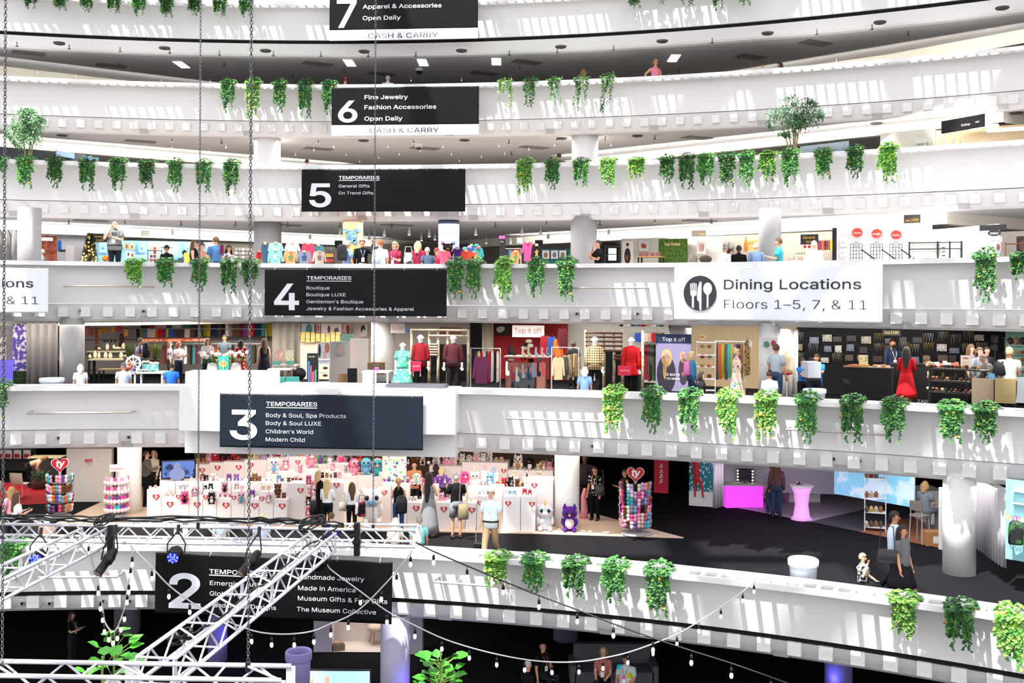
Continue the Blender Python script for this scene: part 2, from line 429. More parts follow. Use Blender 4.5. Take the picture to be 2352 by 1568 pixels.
def banner(L, x0, x1, yt, yb, label, lines, digit=None, under=None, white=None, mt=BLK, ink=LET, seed=1, tilt=0, q=-.16):
    ym = (yt + yb) / 2; a, rz, w = frame(L, x0, x1, q, ym)
    zt, zb = zof(yt, a), zof(yb, a); k = w / (x1 - x0)
    root = thing('hanging_banner', label, 'banner', (a.x, a.y, zb), rz)
    root.rotation_euler = (0, tilt, rz)
    h = zt - zb; amp = .02
    zw = 0
    if white: zw = h * (yb - white[0]) / (yb - yt)
    fn = ripple(w, h, seed)
    cloth_panel(w, h - zw, mt, 'panel', root, fn, zw)
    if white:
        cloth_panel(w, zw, WVN, 'hem_strip', root, fn, 0)
        s, ax, bx, ab, cap = white[1]
        text(s, INK, root, (ax - x0) * k, (yb - ab) / (yb - yt) * h, (bx - x0) * k, cap * k, fn, -.006)
    Z = lambda y: (yb - y) / (yb - yt) * h
    if digit:
        s, ax, bx, t, bb = digit
        text(s, ink, root, (ax - x0) * k, Z(bb), (bx - x0) * k, Z(t) - Z(bb), fn, .016, 'number')
    for s, ax, bx, base, cap, off in lines:
        text(s, ink, root, (ax - x0) * k, Z(base), (bx - x0) * k, cap * k, fn, off)
    if under:
        b = B(); b.box((under[0] + under[1] - 2 * x0) * k / 2, -.03, Z(under[2]), (under[1] - under[0]) * k, .006, .02); b.obj('underline', ink, root)
    for i in range(6):
        b = B(); b.tube([(w * (i + .3) / 5.6, -.01, h - .04), (w * (i + .3) / 5.6, .1, h + .06)], .012); b.obj('tie', GREYM, root)
    return root
BD = .012
banner(7, 757, 1098, -14, 94, 'black banner with a large 7 at the top of the picture', [('Apparel & Accessories', 834, 1015, 22, 13, BD), ('Open Daily', 834, 922, 48, 13, BD)], ('7', 774, 820, -26, 63), white=(70, ('CASH & CARRY', 847, 1007, 90, 16)), seed=2)
banner(6, 762, 1100, 201, 312, 'black banner with a large 6 naming fine jewelry', [('Fine Jewelry', 838, 938, 229, 13, BD), ('Fashion Accessories', 838, 1003, 252, 13, BD), ('Open Daily', 838, 926, 278, 13, BD)], ('6', 777, 822, 213, 280), white=(288, ('CASH & CARRY', 850, 1009, 306, 15)), seed=5)
banner(5, 693, 1069, 389, 486, 'black banner with a large 5 listing general gifts', [('TEMPORARIES', 779, 873, 412, 10, BD), ('General Gifts', 779, 850, 431, 9.5, 0), ('On Trend Gifts', 779, 859, 447, 9.5, 0)], ('5', 711, 762, 401, 474), (779, 873, 415.5), seed=8)
banner(4, 608, 1026, 617, 724, 'black banner with a large 4 listing boutiques', [('TEMPORARIES', 705, 808, 641.5, 11, BD), ('Boutique', 705, 758, 664, 10.5, 0), ('Boutique LUXE', 705, 795, 679.5, 10.5, 0), ("Gentlemen's Boutique", 705, 836, 695.5, 10.5, 0), ('Jewelry & Fashion Accessories & Apparel', 705, 952, 711.5, 10.5, 0)], ('4', 630, 688, 628, 710), (705, 808, 645.5), seed=11)
banner(3, 505, 972, 903, 1026, 'black banner with a large 3 listing spa products', [('TEMPORARIES', 613, 731, 930, 13, BD), ('Body & Soul, Spa Products', 613, 797, 955.5, 12.5, 0), ('Body & Soul LUXE', 613, 740, 973.5, 12.5, 0), ("Children's World", 613, 722, 992.5, 12.5, 0), ('Modern Child', 613, 703, 1011, 12.5, 0)], ('3', 529, 593, 914, 1006), (613, 731, 934.5), mt=mat('121b28', .5, 0, 'plain', '16202e', 0, 1.5, spec=.25), seed=14, q=-.6)
banner(2, 356, 900, 1268, 1408, 'black banner with a large 2 listing museum gifts', [('TEMPORARIES', 482, 617, 1311, 14, BD), ('Emerging Artists', 484, 622, 1337, 14, 0), ('Global Artisans', 484, 605, 1361, 14, 0), ('Handcrafted Designs', 484, 638, 1387, 14, 0), ('Handmade Jewelry', 688, 837, 1314, 14, 0), ('Made in America', 688, 818, 1339, 14, 0), ('Museum Gifts & Fine Gifts', 688, 890, 1362, 14, 0), ('The Museum Collective', 686, 865, 1387, 14, 0)], ('2', 389, 463, 1283, 1391), (482, 617, 1315), seed=17, tilt=.012)
D1 = banner(4, 1549, 2027, 613, 734, 'white dining banner with a round cutlery emblem', [('Dining Locations', 1673, 1983, 664, 31, .0055), ('Floors 1–5, 7, & 11', 1674, 1995, 707, 29, -.008)], mt=WVN, ink=INK, seed=21)
banner(4, -365, 111, 609, 718, 'white dining banner cut off by the left edge of the picture', [('Dining Locations', -241, 74, 656, 31, .0055), ('Floors 1–5, 7, & 11', -240, 86, 697, 29, -.008)], mt=WVN, ink=INK, seed=24)
# cutlery emblem
k = 5.8 / 478 * 1.0; wD = frame(4, 1549, 2027, -.16, 673)[2]; k = wD / 478
zc = (734 - 673) / 121 * (zof(613, D1.location) - zof(734, D1.location)); xc = (1615 - 1549) * k; r = 41 * k
b = B(); b.prism([(xc + r * math.cos(t * PI / 24), zc + r * math.sin(t * PI / 24)) for t in range(48)], -.06, -.054); b.obj('emblem_disc', INK, D1)
def cut(name, out):
    b = B(); b.prism([(xc + x * r, zc + y * r) for x, y in out], -.068, -.063); b.obj(name, WVN, D1)
cut('fork', [(-.47, -.8), (-.36, -.86), (-.36, -.2), (-.2, -.1), (-.2, .55), (-.26, .55), (-.26, .12), (-.31, .12), (-.31, .58), (-.36, .58), (-.36, .12), (-.41, .12), (-.41, .58), (-.46, .58), (-.46, .12), (-.51, .12), (-.51, .55), (-.58, .55), (-.56, -.1), (-.47, -.2)])
cut('knife', [(.0, -.98), (.1, -.98), (.1, .6), (.05, .68), (-.02, .62), (-.12, .3), (-.17, -.15), (-.15, -.38), (-.04, -.5)])
cut('spoon', [(.42, -.86), (.52, -.8), (.52, -.12), (.63, .0)] + [(.47 + .26 * math.cos(a), .26 + .34 * math.sin(a)) for a in np.linspace(-.6, PI + .6, 14)] + [(.42, -.12)])

# ---------------------------------------------------------------- trailing plants
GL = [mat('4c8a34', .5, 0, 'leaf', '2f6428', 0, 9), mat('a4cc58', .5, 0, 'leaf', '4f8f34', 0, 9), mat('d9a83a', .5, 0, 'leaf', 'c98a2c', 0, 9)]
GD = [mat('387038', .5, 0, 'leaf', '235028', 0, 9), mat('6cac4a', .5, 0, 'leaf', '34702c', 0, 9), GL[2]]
VINE = mat('6d8a3a', .7)
def leaf(b, p, d, up, s, wd=.8):
    d = Vector(d).normalized(); u = Vector(up); r = d.cross(u)
    r = r.normalized() if r.length > 1e-5 else d.orthogonal().normalized()
    u = r.cross(d); p = Vector(p); w = s * wd / 2
    v = [p, p + d * .25 * s - r * w * .9 + u * .06 * s, p + d * .6 * s - r * w * .75 + u * .04 * s, p + d * s - u * .1 * s, p + d * .6 * s + r * w * .75 + u * .04 * s, p + d * .25 * s + r * w * .9 + u * .06 * s, p + d * .5 * s - u * .05 * s]
    b.add(v, [(0, 1, 2, 6), (2, 3, 6), (6, 3, 4), (0, 6, 4, 5)])
def pothos(seed, full, light):
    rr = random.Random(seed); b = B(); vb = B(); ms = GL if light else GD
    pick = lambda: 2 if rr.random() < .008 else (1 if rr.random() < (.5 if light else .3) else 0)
    for _ in range(int(95 * full) + 16):
        a = rr.uniform(0, 2 * PI); q = rr.random() ** .6
        x, y, z = .31 * q * math.cos(a), .3 * q * math.sin(a) - .03, .17 * (1 - q * q) + rr.uniform(-.03, .07)
        b.cur = pick(); leaf(b, (x, y, z), (math.cos(a) + rr.uniform(-.4, .4), math.sin(a) + rr.uniform(-.6, .2), rr.uniform(-.5, .5)), (rr.uniform(-.3, .3), -.3, 1), rr.uniform(.08, .125))
    for _ in range(int(100 * full) + 14):
        x, y = rr.uniform(-.27, .27), rr.uniform(-.42, -.16); b.cur = pick()
        leaf(b, (x, y, .07 + .25 * (y + .16) + rr.uniform(-.03, .04)), (rr.uniform(-.8, .8), -1, rr.uniform(-.9, .1)), (0, -.6, 1), rr.uniform(.085, .125))
    ns = int(17 * full) + 4
    for i in range(ns):
        x = rr.uniform(-.23, .23); c = 1 - abs(x) / .34; ln = (.35 + .65 * rr.random()) * (.55 + .45 * c)
        if i < 2: ln = 1.0
        y = -.3 - rr.uniform(0, .1); pts = [(x, -.12, .03), (x * 1.05, y, -.02)]; z = -.02; dx = rr.uniform(-.04, .04)
        while z > -ln:
            z -= .055; x += dx * .3 + rr.uniform(-.012, .012) - x * .02; y += rr.uniform(-.012, .012) + .002
            pts.append((x, y, z)); fade = 1 - .4 * (-z)
            for _ in range(2 if -z < .6 * full + .1 else 1):
                if rr.random() < (.95 if full > .6 else .7):
                    a = rr.uniform(-PI, PI); b.cur = pick()
                    leaf(b, (x, y, z), (.8 * math.sin(a), -.55 * abs(math.cos(a)) - .1, -.7 + rr.uniform(-.3, .4)), (0, -1, .5), rr.uniform(.075, .115) * (.75 + .25 * fade))
        vb.tube(pts, .006, 3, False)
    return b.data('leaves', ms), vb.data('vines', VINE)
PV = {}
def pvar(i, full, light):
    key = (i % 4, full, light)
    if key not in PV: PV[key] = pothos(40 + i % 4 * 7 + int(full * 10) + light, full, light)
    return PV[key]
PL = {7: [(71, 15), (139, 22), (199, 27), (262, 24), (320, 36), (383, 39), (446, 31), (505, 29), (565, 29), (1457, 19), (1516, 8), (1577, 12), (1649, 22), (1708, 12)],
6: [(525, 258), (582, 270), (643, 258), (702, 270), (757, 262), (1161, 243, .35), (1219, 245, .5), (1273, 238, .35), (1336, 252, .3), (1396, 255, .25)],
5: [(2, 410), (61, 432), (129, 430), (204, 437), (274, 437), (340, 430), (405, 440), (471, 440), (534, 448), (1207, 445), (1270, 434), (1336, 428), (1399, 431), (1464, 411), (1533, 421), (1579, 433), (1623, 424), (1671, 428), (1715, 428), (1766, 415), (1816, 428), (1892, 410), (1964, 408), (2042, 417)],
4: [(315, 660), (385, 657), (463, 668), (531, 672), (579, 657), (1050, 684), (1091, 684), (1162, 688), (1236, 682), (1304, 690), (2265, 692), (2350, 640)],
3: [(4, 960), (1415, 992), (1503, 993), (1588, 995), (1678, 1008), (1765, 1008), (1858, 1016), (1962, 1014), (2058, 1016), (2190, 1016), (2267, 1016)],
2: [(40, 1335), (1150, 1345), (1235, 1360), (1328, 1370), (1420, 1385), (1520, 1412), (2083, 1462), (2212, 1490), (2330, 1532)]}
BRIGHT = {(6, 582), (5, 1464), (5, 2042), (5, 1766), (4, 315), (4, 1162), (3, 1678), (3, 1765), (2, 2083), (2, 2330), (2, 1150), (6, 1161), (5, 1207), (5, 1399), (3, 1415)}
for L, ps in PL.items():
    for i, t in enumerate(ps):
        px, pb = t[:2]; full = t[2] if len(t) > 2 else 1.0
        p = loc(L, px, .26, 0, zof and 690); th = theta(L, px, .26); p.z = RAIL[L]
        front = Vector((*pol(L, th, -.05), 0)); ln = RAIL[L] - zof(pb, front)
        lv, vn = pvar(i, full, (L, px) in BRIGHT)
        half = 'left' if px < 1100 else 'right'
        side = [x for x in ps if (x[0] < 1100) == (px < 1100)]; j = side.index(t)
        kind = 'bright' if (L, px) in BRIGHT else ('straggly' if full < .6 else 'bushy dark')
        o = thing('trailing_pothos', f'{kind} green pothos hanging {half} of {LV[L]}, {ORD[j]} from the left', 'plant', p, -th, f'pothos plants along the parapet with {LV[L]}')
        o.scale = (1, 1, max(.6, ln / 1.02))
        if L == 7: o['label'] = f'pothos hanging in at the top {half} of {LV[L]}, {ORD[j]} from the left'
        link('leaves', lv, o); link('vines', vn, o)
def ficus(px, L, q, w, y0, y1, yb, label, seed):
    rr = random.Random(seed); p = loc(L, px, q); o = thing('ficus_tree', label, 'tree', (p.x, p.y, zof(yb, p)), face(p))
    k = p.y / F; rx = w * k / 2; zc = zof((y0 + y1) / 2, p) - o.location.z; rz = (y1 - y0) * k / 2
    s = B()
    for i in range(6):
        x = rr.uniform(-.5, .5) * rx; s.tube([(x * .15, rr.uniform(-.1, .1), 0), (x * .4, rr.uniform(-.1, .1), zc * .35), (x, rr.uniform(-.3, .3), zc)], [.035, .025, .01], 5)
    b = B()
    cl = [(rr.gauss(0, .5), rr.gauss(0, .45), rr.gauss(0, .5)) for _ in range(26)]
    for _ in range(2600):
        c = rr.choice(cl); g = [c[i] * .85 + rr.gauss(0, .17) for i in range(3)]
        d = math.sqrt(sum(t * t for t in g))
        if d > 1: g = [t / d * rr.uniform(.85, 1) for t in g]
        b.cur = 1 if rr.random() < .35 else 0
        leaf(b, (g[0] * rx, g[1] * rx * .8, zc + g[2] * rz), (rr.uniform(-1, 1), rr.uniform(-1, .6), rr.uniform(-1.2, .2)), (0, -.4, 1), rr.uniform(.07, .12), .5)
    b.obj('crown', [mat('5d8f5c', .5, 0, 'leaf', '3f7045', 0, 4), mat('8fb48a', .5, 0, 'leaf', '6c9a66', 0, 4)], o); s.obj('trunk', mat('a58a6c', .8, 0, 'plain', '8a6f55', 0, 8), o)
ficus(62, 5, 1.2, 104, 247, 345, 385, 'tall ficus tree rising above the left end of the railing of banner five', 3)
ficus(1822, 5, 1.2, 132, 216, 318, 372, 'tall ficus tree rising above the right part of the railing of banner five', 9)
# ---------------------------------------------------------------- lighting rig: truss, chains, lamps, strings
TZ = CZ - 4.0
TRM = mat('d6d4dc', .45, .0, 'plain', 'c8c6cf', 0, 3, name='silver_grey_truss', spec=.5)
DARK = mat('101013', .45, 0, name='black_metal'); RUB = mat('0b0b0c', .7)
STEEL = mat('6f7076', .38, .8, name='chain_steel')
def truss(label, A, Bp, side, H=.29, pitch=.6):
    """A, Bp: ends of the reference top chord; side: horizontal vector to the second chord"""
    A, Bp, side = Vector(A), Vector(Bp), Vector(side); d = Bp - A; L = d.length; rz = math.atan2(d.y, d.x)
    root = thing('lighting_truss', label, 'truss', A - Vector((0, 0, H)), rz, None)
    sl = Matrix.Rotation(-rz, 4, 'Z') @ side; w = sl.y
    P = lambda x, k, z: (x, k * w, z)
    for k in (0, 1):
        for z in (0, H):
            b = B(); b.smooth = True; b.tube([P(0, k, z), P(L, k, z)], .026, 10); b.obj('chord', TRM, root)
    n = max(2, int(L / pitch)); p = L / n
    for nm, f0, f1 in (('side_lacing', (0, 0), (0, H)), ('side_lacing', (1, 0), (1, H)), ('top_lacing', (0, H), (1, H)), ('bottom_lacing', (0, 0), (1, 0))):
        b = B()
        for i in range(n):
            x0, xm, x1 = i * p, (i + .5) * p, (i + 1) * p
            if 'side' in nm:
                b.tube([P(x0, *f0), P(xm, *f1)], .014, 6); b.tube([P(xm, *f1), P(x1, *f0)], .014, 6)
            else: b.tube([P(x1, *f0), P(x1 if i % 2 else x0 + p * .3, *f1)], .014, 6)
        b.obj(nm, TRM, root)
    for x in (0, L * .5, L):
        for k in (0, 1):
            b = B(); b.box(x, k * w, 0, .1, .012, H); b.obj('gusset_plate', TRM, root)
    return root
tl, tr = at_z(-130, 1201, TZ), at_z(954, 1218, TZ)
nrm = Vector((-(tr - tl).y, (tr - tl).x, 0)).normalized() * .42
truss('long silver box truss crossing the picture below the plush booth', tl, tr, nrm)
b1, b2 = at_z(774, 1222, TZ), at_z(402, 1512, TZ)
sd_ = Vector((-(b2 - b1).y, (b2 - b1).x, 0)).normalized()
truss('slanting silver truss running in front of banner two', b1 + (b2 - b1).normalized() * .1, b2, -sd_ * .44)
a1, a2 = at_z(250, 1212, TZ), at_z(-60, 1362, TZ); sa = Vector((-(a2 - a1).y, (a2 - a1).x, 0)).normalized()
truss('slanting silver truss leaving the picture at the left edge', a1 + (a2 - a1).normalized() * .1, a2, -sa * .44)
c1, c2 = at_z(-120, 1549, TZ), at_z(645, 1562, TZ); sc_ = Vector((-(c2 - c1).y, (c2 - c1).x, 0)).normalized()
truss('nearest silver truss along the bottom left edge', c1, c2, sc_ * .43)
def chain(px, pyb, Z, label):
    p = at_y(px, pyb, Z); b = B(); n = 0; z = 0; top = 17. - p.z
    pr = [(0, .019), (.011, .016), (.0155, 0)]
    while z < top:
        ring = []
        for k in range(8):
            a = k * PI / 4; x, y = .0145 * math.cos(a), .0245 * math.sin(a)
            ring.append((x, y))
        rows = []
        for k in range(8):
            a = k * PI / 4; c = Vector((ring[k][0], 0, ring[k][1] + z + .02)); o = Vector((math.cos(a), 0, math.sin(a)))
            row = [c + o * (.0055 * math.cos(t * PI / 2)) + Vector((0, .0055 * math.sin(t * PI / 2), 0)) for t in range(4)]
            if n % 2: row = [Vector((v.y, v.x, v.z)) for v in row]
            rows.append(row)
        rows.append(rows[0]); b.loft(rows, False); z += .037; n += 1
    o = b.obj('hoist_chain', STEEL, None, p, smooth=True); tag(o, label, 'chain')
    bb = B(); bb.box(0, 0, -.1, .05, .05, .1); bb.obj('hook_block', DARK, o); return o
chain(5, 1535, 11.4, 'thick steel chain along the left edge of the picture')
chain(570, 1520, 11.4, 'thick steel chain crossing the picture in front of banner three')
chain(455, 1200, 18.3, 'thin steel chain left of the thick one, down to the long truss')
chain(857, 1205, 18.3, 'thin steel chain hanging down across banners five and four')
def cable(label, pts, r, name='power_cable', m=RUB, jit=.02, cat='cable', seed=1):
    rr = random.Random(seed); P = [Vector(p) for p in pts]; out = []
    for p, q in zip(P, P[1:]):
        for i in range(6): out.append(p.lerp(q, i / 6) + Vector((rr.uniform(-jit, jit), rr.uniform(-jit, jit), rr.uniform(-jit, jit))))
    out.append(P[-1]); b = B(); b.smooth = True; o0 = out[0]
    b.tube([p - o0 for p in out], r, 6); return tag(b.obj(name, m, None, o0), label, cat)
for i in range(3):
    cable(('uppermost', 'middle', 'lowest')[i] + ' black cable lying along the back of the long truss', [at_y(x, y - i * 4 + 3, 18.4) for x, y in ((-20, 1187), (120, 1190), (250, 1194), (420, 1192), (600, 1195), (720, 1200), (790, 1208))], .018, seed=i + 1)
cable('black cable running down the slanting truss', [at_y(x, y, Z) for x, y, Z in ((775, 1212, 18), (700, 1258, 17), (620, 1330, 15.4), (560, 1370, 14.3), (500, 1425, 13.2), (440, 1455, 12.6))], .014, seed=7)
def coil(px, py, Z, r, label, seed):
    rr = random.Random(seed); p = at_y(px, py, Z); pts = [(r * (1 + .12 * math.sin(3.1 * t)) * math.cos(t), r * .5 * math.sin(t), .05 * math.sin(t * 1.7) + r * .35 * math.sin(t + 1)) for t in np.linspace(0, 9 * PI, 110)]
    b = B(); b.tube(pts, .013, 5); tag(b.obj('cable_coil', RUB, None, p), label, 'cable')
coil(412, 1462, 12.7, .14, 'coil of black cable lying on the slanting truss', 1); coil(238, 1194, 18.2, .17, 'tangle of black cable on the long truss, left', 2); coil(715, 1200, 18.2, .22, 'tangle of black cable on the long truss above the slanting one', 3)
LED = mat('2a35ff', .3, 0, 'plain', '1418c0', 1.2, 5)
def lamp_can(px0, py0, px1, py1, Z, r, label, lens, long=True):
    a, c = at_y(px0, py0, Z), at_y(px1, py1, Z - .25); root = thing('stage_light', label, 'lamp', a); d = c - a
    b = B(); b.smooth = True; P = lambda t: d * t
    b.tube([P(-.05), P(.02), P(.3), P(.32), P(.5), P(.55), P(.97), P(1)], [r * .5, r * .8, r, r * 1.15, r * 1.15, r * .85, r * .9, r * 1.05], 16); b.obj('housing', DARK, root)
    b = B(); b.tube([P(1.0), P(1.03)], r * .88, 14); b.obj('lens', lens, root)
    q = Vector((d.y, -d.x, 0)); q = Vector((1, 0, 0)) if q.length < .05 else Vector((1, 0, 0))
    b = B(); m_ = d * .42
    b.tube([m_ + q * r * 1.3, m_ * .6 + q * r * 1.4 + Vector((0, 0, .14)), Vector((0, 0, .3)) + q * .02, Vector((0, 0, .3)) - q * .02, m_ * .6 - q * r * 1.4 + Vector((0, 0, .14)), m_ - q * r * 1.3], .014, 5); b.obj('yoke', DARK, root)
    b = B(); b.tube([(0, 0, .26), (0, .05, .42)], .03, 8); b.obj('clamp', DARK, root)
    if lens is LED:
        me = None
        ax = d.normalized(); u = ax.orthogonal().normalized(); w = ax.cross(u)
        for k in range(13):
            rr_ = 0 if k == 0 else (r * .38 if k < 5 else r * .72); an = k * 1.57 + (k > 4) * k * .2
            bb = B(); bb.ell(d * 1.04 + (u * math.cos(an) + w * math.sin(an)) * rr_, .017, 6, 4); bb.obj('diode', mat('5f70ff', .3, 0, 'plain', None, 3.5, 4), root)
    return root
LENS = mat('c9a08a', .2, .2); LDK = mat('1a1420', .2)
lamp_can(264, 1262, 224, 1318, 17.9, .085, 'long black spotlight pointing down beside the string light loop', LENS)
lamp_can(408, 1262, 397, 1281, 17.9, .11, 'stubby black lamp with glowing blue diodes by the 2', LED)
lamp_can(594, 1268, 553, 1318, 17.6, .085, 'long black spotlight behind the slanting truss', LENS)
lamp_can(742, 1278, 730, 1296, 18.2, .12, 'black round lamp seen from behind below the long truss', LDK)
lamp_can(92, 1268, 82, 1284, 18.2, .11, 'blue glowing lamp half hidden by the left slanting truss', LED)
for x, y0, y1, lab in ((820, 1200, 1275, 'black clamp post standing in the long truss by its right end'), (255, 1206, 1266, 'black clamp post in the long truss above the left spotlight')):
    p = at_y(x, y1, 18.1); b = B(); b.box(0, 0, 0, .1, .1, (y1 - y0) / F * 18.1); o = tag(b.obj('clamp_post', DARK, None, p), lab, 'post')
    b = B(); b.box(0, 0, .2, .14, .14, .06); b.obj('collar', DARK, o)
BULB = mat('ffe3c4', .2, 0, 'plain', None, 5, 3, name='lit_bulb')
SOCK = None
def light_string(label, pts, nodes, wm):
    P = [at_y(*p) for p in pts]; o0 = P[0]; root = thing('string_light', label, 'string lights', o0)
    sm = []
    for i in range(len(P) - 1):
        p0, p1, p2, p3 = P[max(i - 1, 0)], P[i], P[i + 1], P[min(i + 2, len(P) - 1)]
        for k in range(6):
            t = k / 6; sm.append(.5 * ((2 * p1) + (p2 - p0) * t + (2 * p0 - 5 * p1 + 4 * p2 - p3) * t * t + (3 * p1 - p0 - 3 * p2 + p3) * t ** 3))
    sm.append(P[-1]); b = B(); b.smooth = True; b.tube([p - o0 for p in sm], .013, 6); b.obj('wire', wm, root)
    global SOCK
    if SOCK is None:
        s1 = B(); s1.smooth = True; s1.tube([(0, 0, 0), (0, 0, -.07)], .006, 5); s1.lathe([(.012, -.06), (.024, -.075), (.024, -.14), (.014, -.15)][::-1], 8)
        s2 = B(); s2.smooth = True; s2.lathe([(.004, -.24), (.02, -.228), (.03, -.2), (.024, -.165), (.014, -.145)], 8)
        SOCK = (s1.data('socket', DARK), s2.data('bulb', BULB))
    for nd in nodes:
        p = at_y(*nd)
        k_ = min(sm, key=lambda s_: (s_ - p).length); link('socket', SOCK[0], root, k_ - o0); link('bulb', SOCK[1], root, k_ - o0)
WB, WW = mat('1c1d22', .5), mat('c9c7cc', .5)
PA = [(955, 1245, 18), (996, 1266, 18), (1073, 1299, 17.8), (1156, 1334, 17.6), (1238, 1367, 17.4), (1326, 1400, 17.2), (1409, 1432, 17), (1500, 1465, 16.8), (1588, 1494, 16.6), (1680, 1523, 16.4), (1771, 1555, 16.2), (1850, 1584, 16)]
light_string('string of bulbs running from the truss end down to the lower right', PA, PA[1:11], WB)
PB = [(1770, 1326, 22.2), (1732, 1337, 22), (1706, 1358, 21.8), (1656, 1394, 21.5), (1605, 1427, 21.2), (1555, 1456, 20.8), (1500, 1478, 20.4), (1442, 1498, 20), (1385, 1511, 19.8), (1330, 1519, 19.6), (1268, 1520, 19.4), (1205, 1514, 19.2), (1141, 1502, 19), (1078, 1486, 18.8), (1015, 1465, 18.6), (953, 1436, 18.4), (889, 1403, 18.3), (828, 1358, 18.2), (764, 1311, 18.2), (751, 1296, 18.2)]
light_string('string of bulbs sagging in a wide curve from the right railing', PB, PB[1:18], WW)
PC = [(948, 1262, 18), (943, 1270, 18), (911, 1311, 18), (876, 1350, 18), (835, 1391, 18), (800, 1415, 18), (760, 1432, 18), (721, 1448, 18), (676, 1455, 18), (624, 1455, 18), (578, 1447, 18), (520, 1425, 18), (462, 1395, 18.1), (436, 1380, 18.1), (388, 1344, 18.1), (349, 1303, 18.1), (298, 1250, 18.1)]
light_string('string of bulbs sagging behind the slanting truss across banner two', PC, [PC[i] for i in (1, 2, 3, 5, 6, 7, 8, 9, 10, 13, 14, 15)], WW)
PE = [(204, 1246, 18), (213, 1296, 18), (226, 1336, 18), (231, 1372, 18), (236, 1398, 18), (240, 1425, 18), (250, 1443, 18), (260, 1451, 18), (270, 1440, 18), (278, 1420, 18), (286, 1396, 18), (292, 1357, 18), (296, 1334, 18), (300, 1296, 18), (304, 1270, 18), (301, 1250, 18)]
light_string('string of bulbs hanging in a narrow loop beside the 2', PE, [PE[i] for i in (0, 2, 3, 4, 5, 6, 7, 8, 9, 10, 11, 12, 13, 14)], WW)
# pipes standing off the parapets
def conduit(L, x0, x1, py, label, e0=1, e1=1):
    a, c = loc(L, x0, .2, 0, py), loc(L, x1, .2, 0, py); a.z = c.z = zof(py, (a + c) / 2); d = c - a; n = Vector((-d.y, d.x, 0)).normalized() * .5
    pts = ([n] if e0 else []) + [Vector((0, 0, 0)), d] + ([d + n] if e1 else [])
    b = B(); b.smooth = True; b.tube(pts, .03, 8); o = tag(b.obj('pipe_rail', mat('d8d0ca', .6, 0, 'plain', 'b9aca2', 0, 5), None, a), label, 'pipe')
    for t in (.2, .8):
        b = B(); b.tube([d * t, d * t + n], .012, 5); b.obj('bracket', WHITE, o)
conduit(4, 146, 350, 657, 'thin pipe on the parapet left of banner four'); conduit(4, 1286, 1482, 661, 'thin pipe on the parapet left of the dining banner')
conduit(3, 62, 300, 948, 'thin pipe on the parapet left of banner three'); conduit(3, 1162, 1390, 964, 'thin pipe on the parapet right of banner three'); conduit(3, 1806, 2040, 992, 'thin pipe on the parapet behind the pothos row right of banner three')
conduit(2, 88, 270, 1325, 'thin pipe on the parapet left of banner two'); conduit(2, 996, 1250, 1345, 'thin pipe on the parapet right of banner two')
# small lamps on the lower bands
for L, ps in {4: [(185, 713), (329, 714), (1324, 720), (1463, 720)], 3: [(134, 1005), (295, 1003), (1206, 1017), (1360, 1023), (1913, 1053), (1973, 1057), (2035, 1062), (2098, 1066), (2162, 1071)], 2: [(50, 1384), (113, 1384), (235, 1379), (297, 1379), (1052, 1399), (1109, 1402), (1225, 1412), (1285, 1416)]}.items():
    for i, (px, py) in enumerate(ps):
        p = loc(L, px, .86, 0, py); p.z = zof(py, p); th = theta(L, px, .86)
        o = tag(link('band_light', None, None, p, -th), f'small square lamp on the band below {LV[L]} level, {ORD[i]} from the left', 'lamp', f'small lamps under the parapet of {LV[L]}')
        b = B(); b.box(0, 0, -.05, .13, .1, .09); b.obj('bracket', GREYM, o); b = B(); b.box(.02, -.05, -.04, .07, .02, .07); b.obj('face', DARK, o)
# the boxed balcony in front of banner three
def boxed(L, x0, x1, q0, q1, z0, z1, name, m, label=None, par=None):
    a, rz, w = frame(L, x0, x1, q0, 900); b = B(); b.box(w / 2, (q1 - q0) / 2, 0, w, q1 - q0, z1 - z0); return b.obj(name, m, par, (a.x, a.y, z0), rz)
zr = RAIL[3]
bx = struct(link('wall_balcony', None), 'boxed white balcony front behind banner three')
boxed(3, 412, 1046, -.42, .9, zr - 1.22, zr + .02, 'front_box', WHITE, None, bx)
boxed(3, 425, 1046, .25, 1.2, zr - 1.95, zr - 1.2, 'underside', WHITE, None, bx)
boxed(3, 425, 628, -.1, .7, zr, zr + .42, 'raised_box', WHITE, None, bx)
boxed(3, 638, 880, -.3, .5, zr + .02, zr + .1, 'hatch_cover', WHITE, None, bx)
boxed(3, 889, 1020, -.1, .5, zr + .02, zr + .12, 'hatch_cover', mat('5a5a66', .5), None, bx)
# ---------------------------------------------------------------- people
SK = {'l': 'e2b398', 'm': 'c48c68', 'd': '6b4530', 't': 'd79a78'}
HC = {'br': '5a3d28', 'dk': '241a15', 'bl': 'd8bd8a', 'gr': 'b9b4ae', 'wh': 'e4e0d8', 'rd': 'a8552c', 'gb': '8d8378', 'ru': '8a1f18', 'sb': 'b08a58'}
ARM = {'down': ((.05, .02, -.28), (.06, .09, -.52)), 'fwd': ((.05, .05, -.27), (-.03, .28, -.2)), 'phone': ((.1, .16, -.23), (-.1, .17, .08)),
       'cross': ((.06, .1, -.25), (-.2, .2, -.17)), 'hip': ((.2, -.06, -.2), (.05, .06, -.4)), 'reach': ((.06, .2, -.18), (.02, .44, -.12)),
       'up': ((.14, .16, -.08), (.1, .24, .18)), 'back': ((.1, -.12, -.24), (-.06, -.15, -.45)), 'rest': ((.04, .06, -.26), (-.02, .28, -.32)), 'low': ((.04, .02, -.28), (.0, .06, -.54))}
BODIES = []
EYE = MOUTH = None
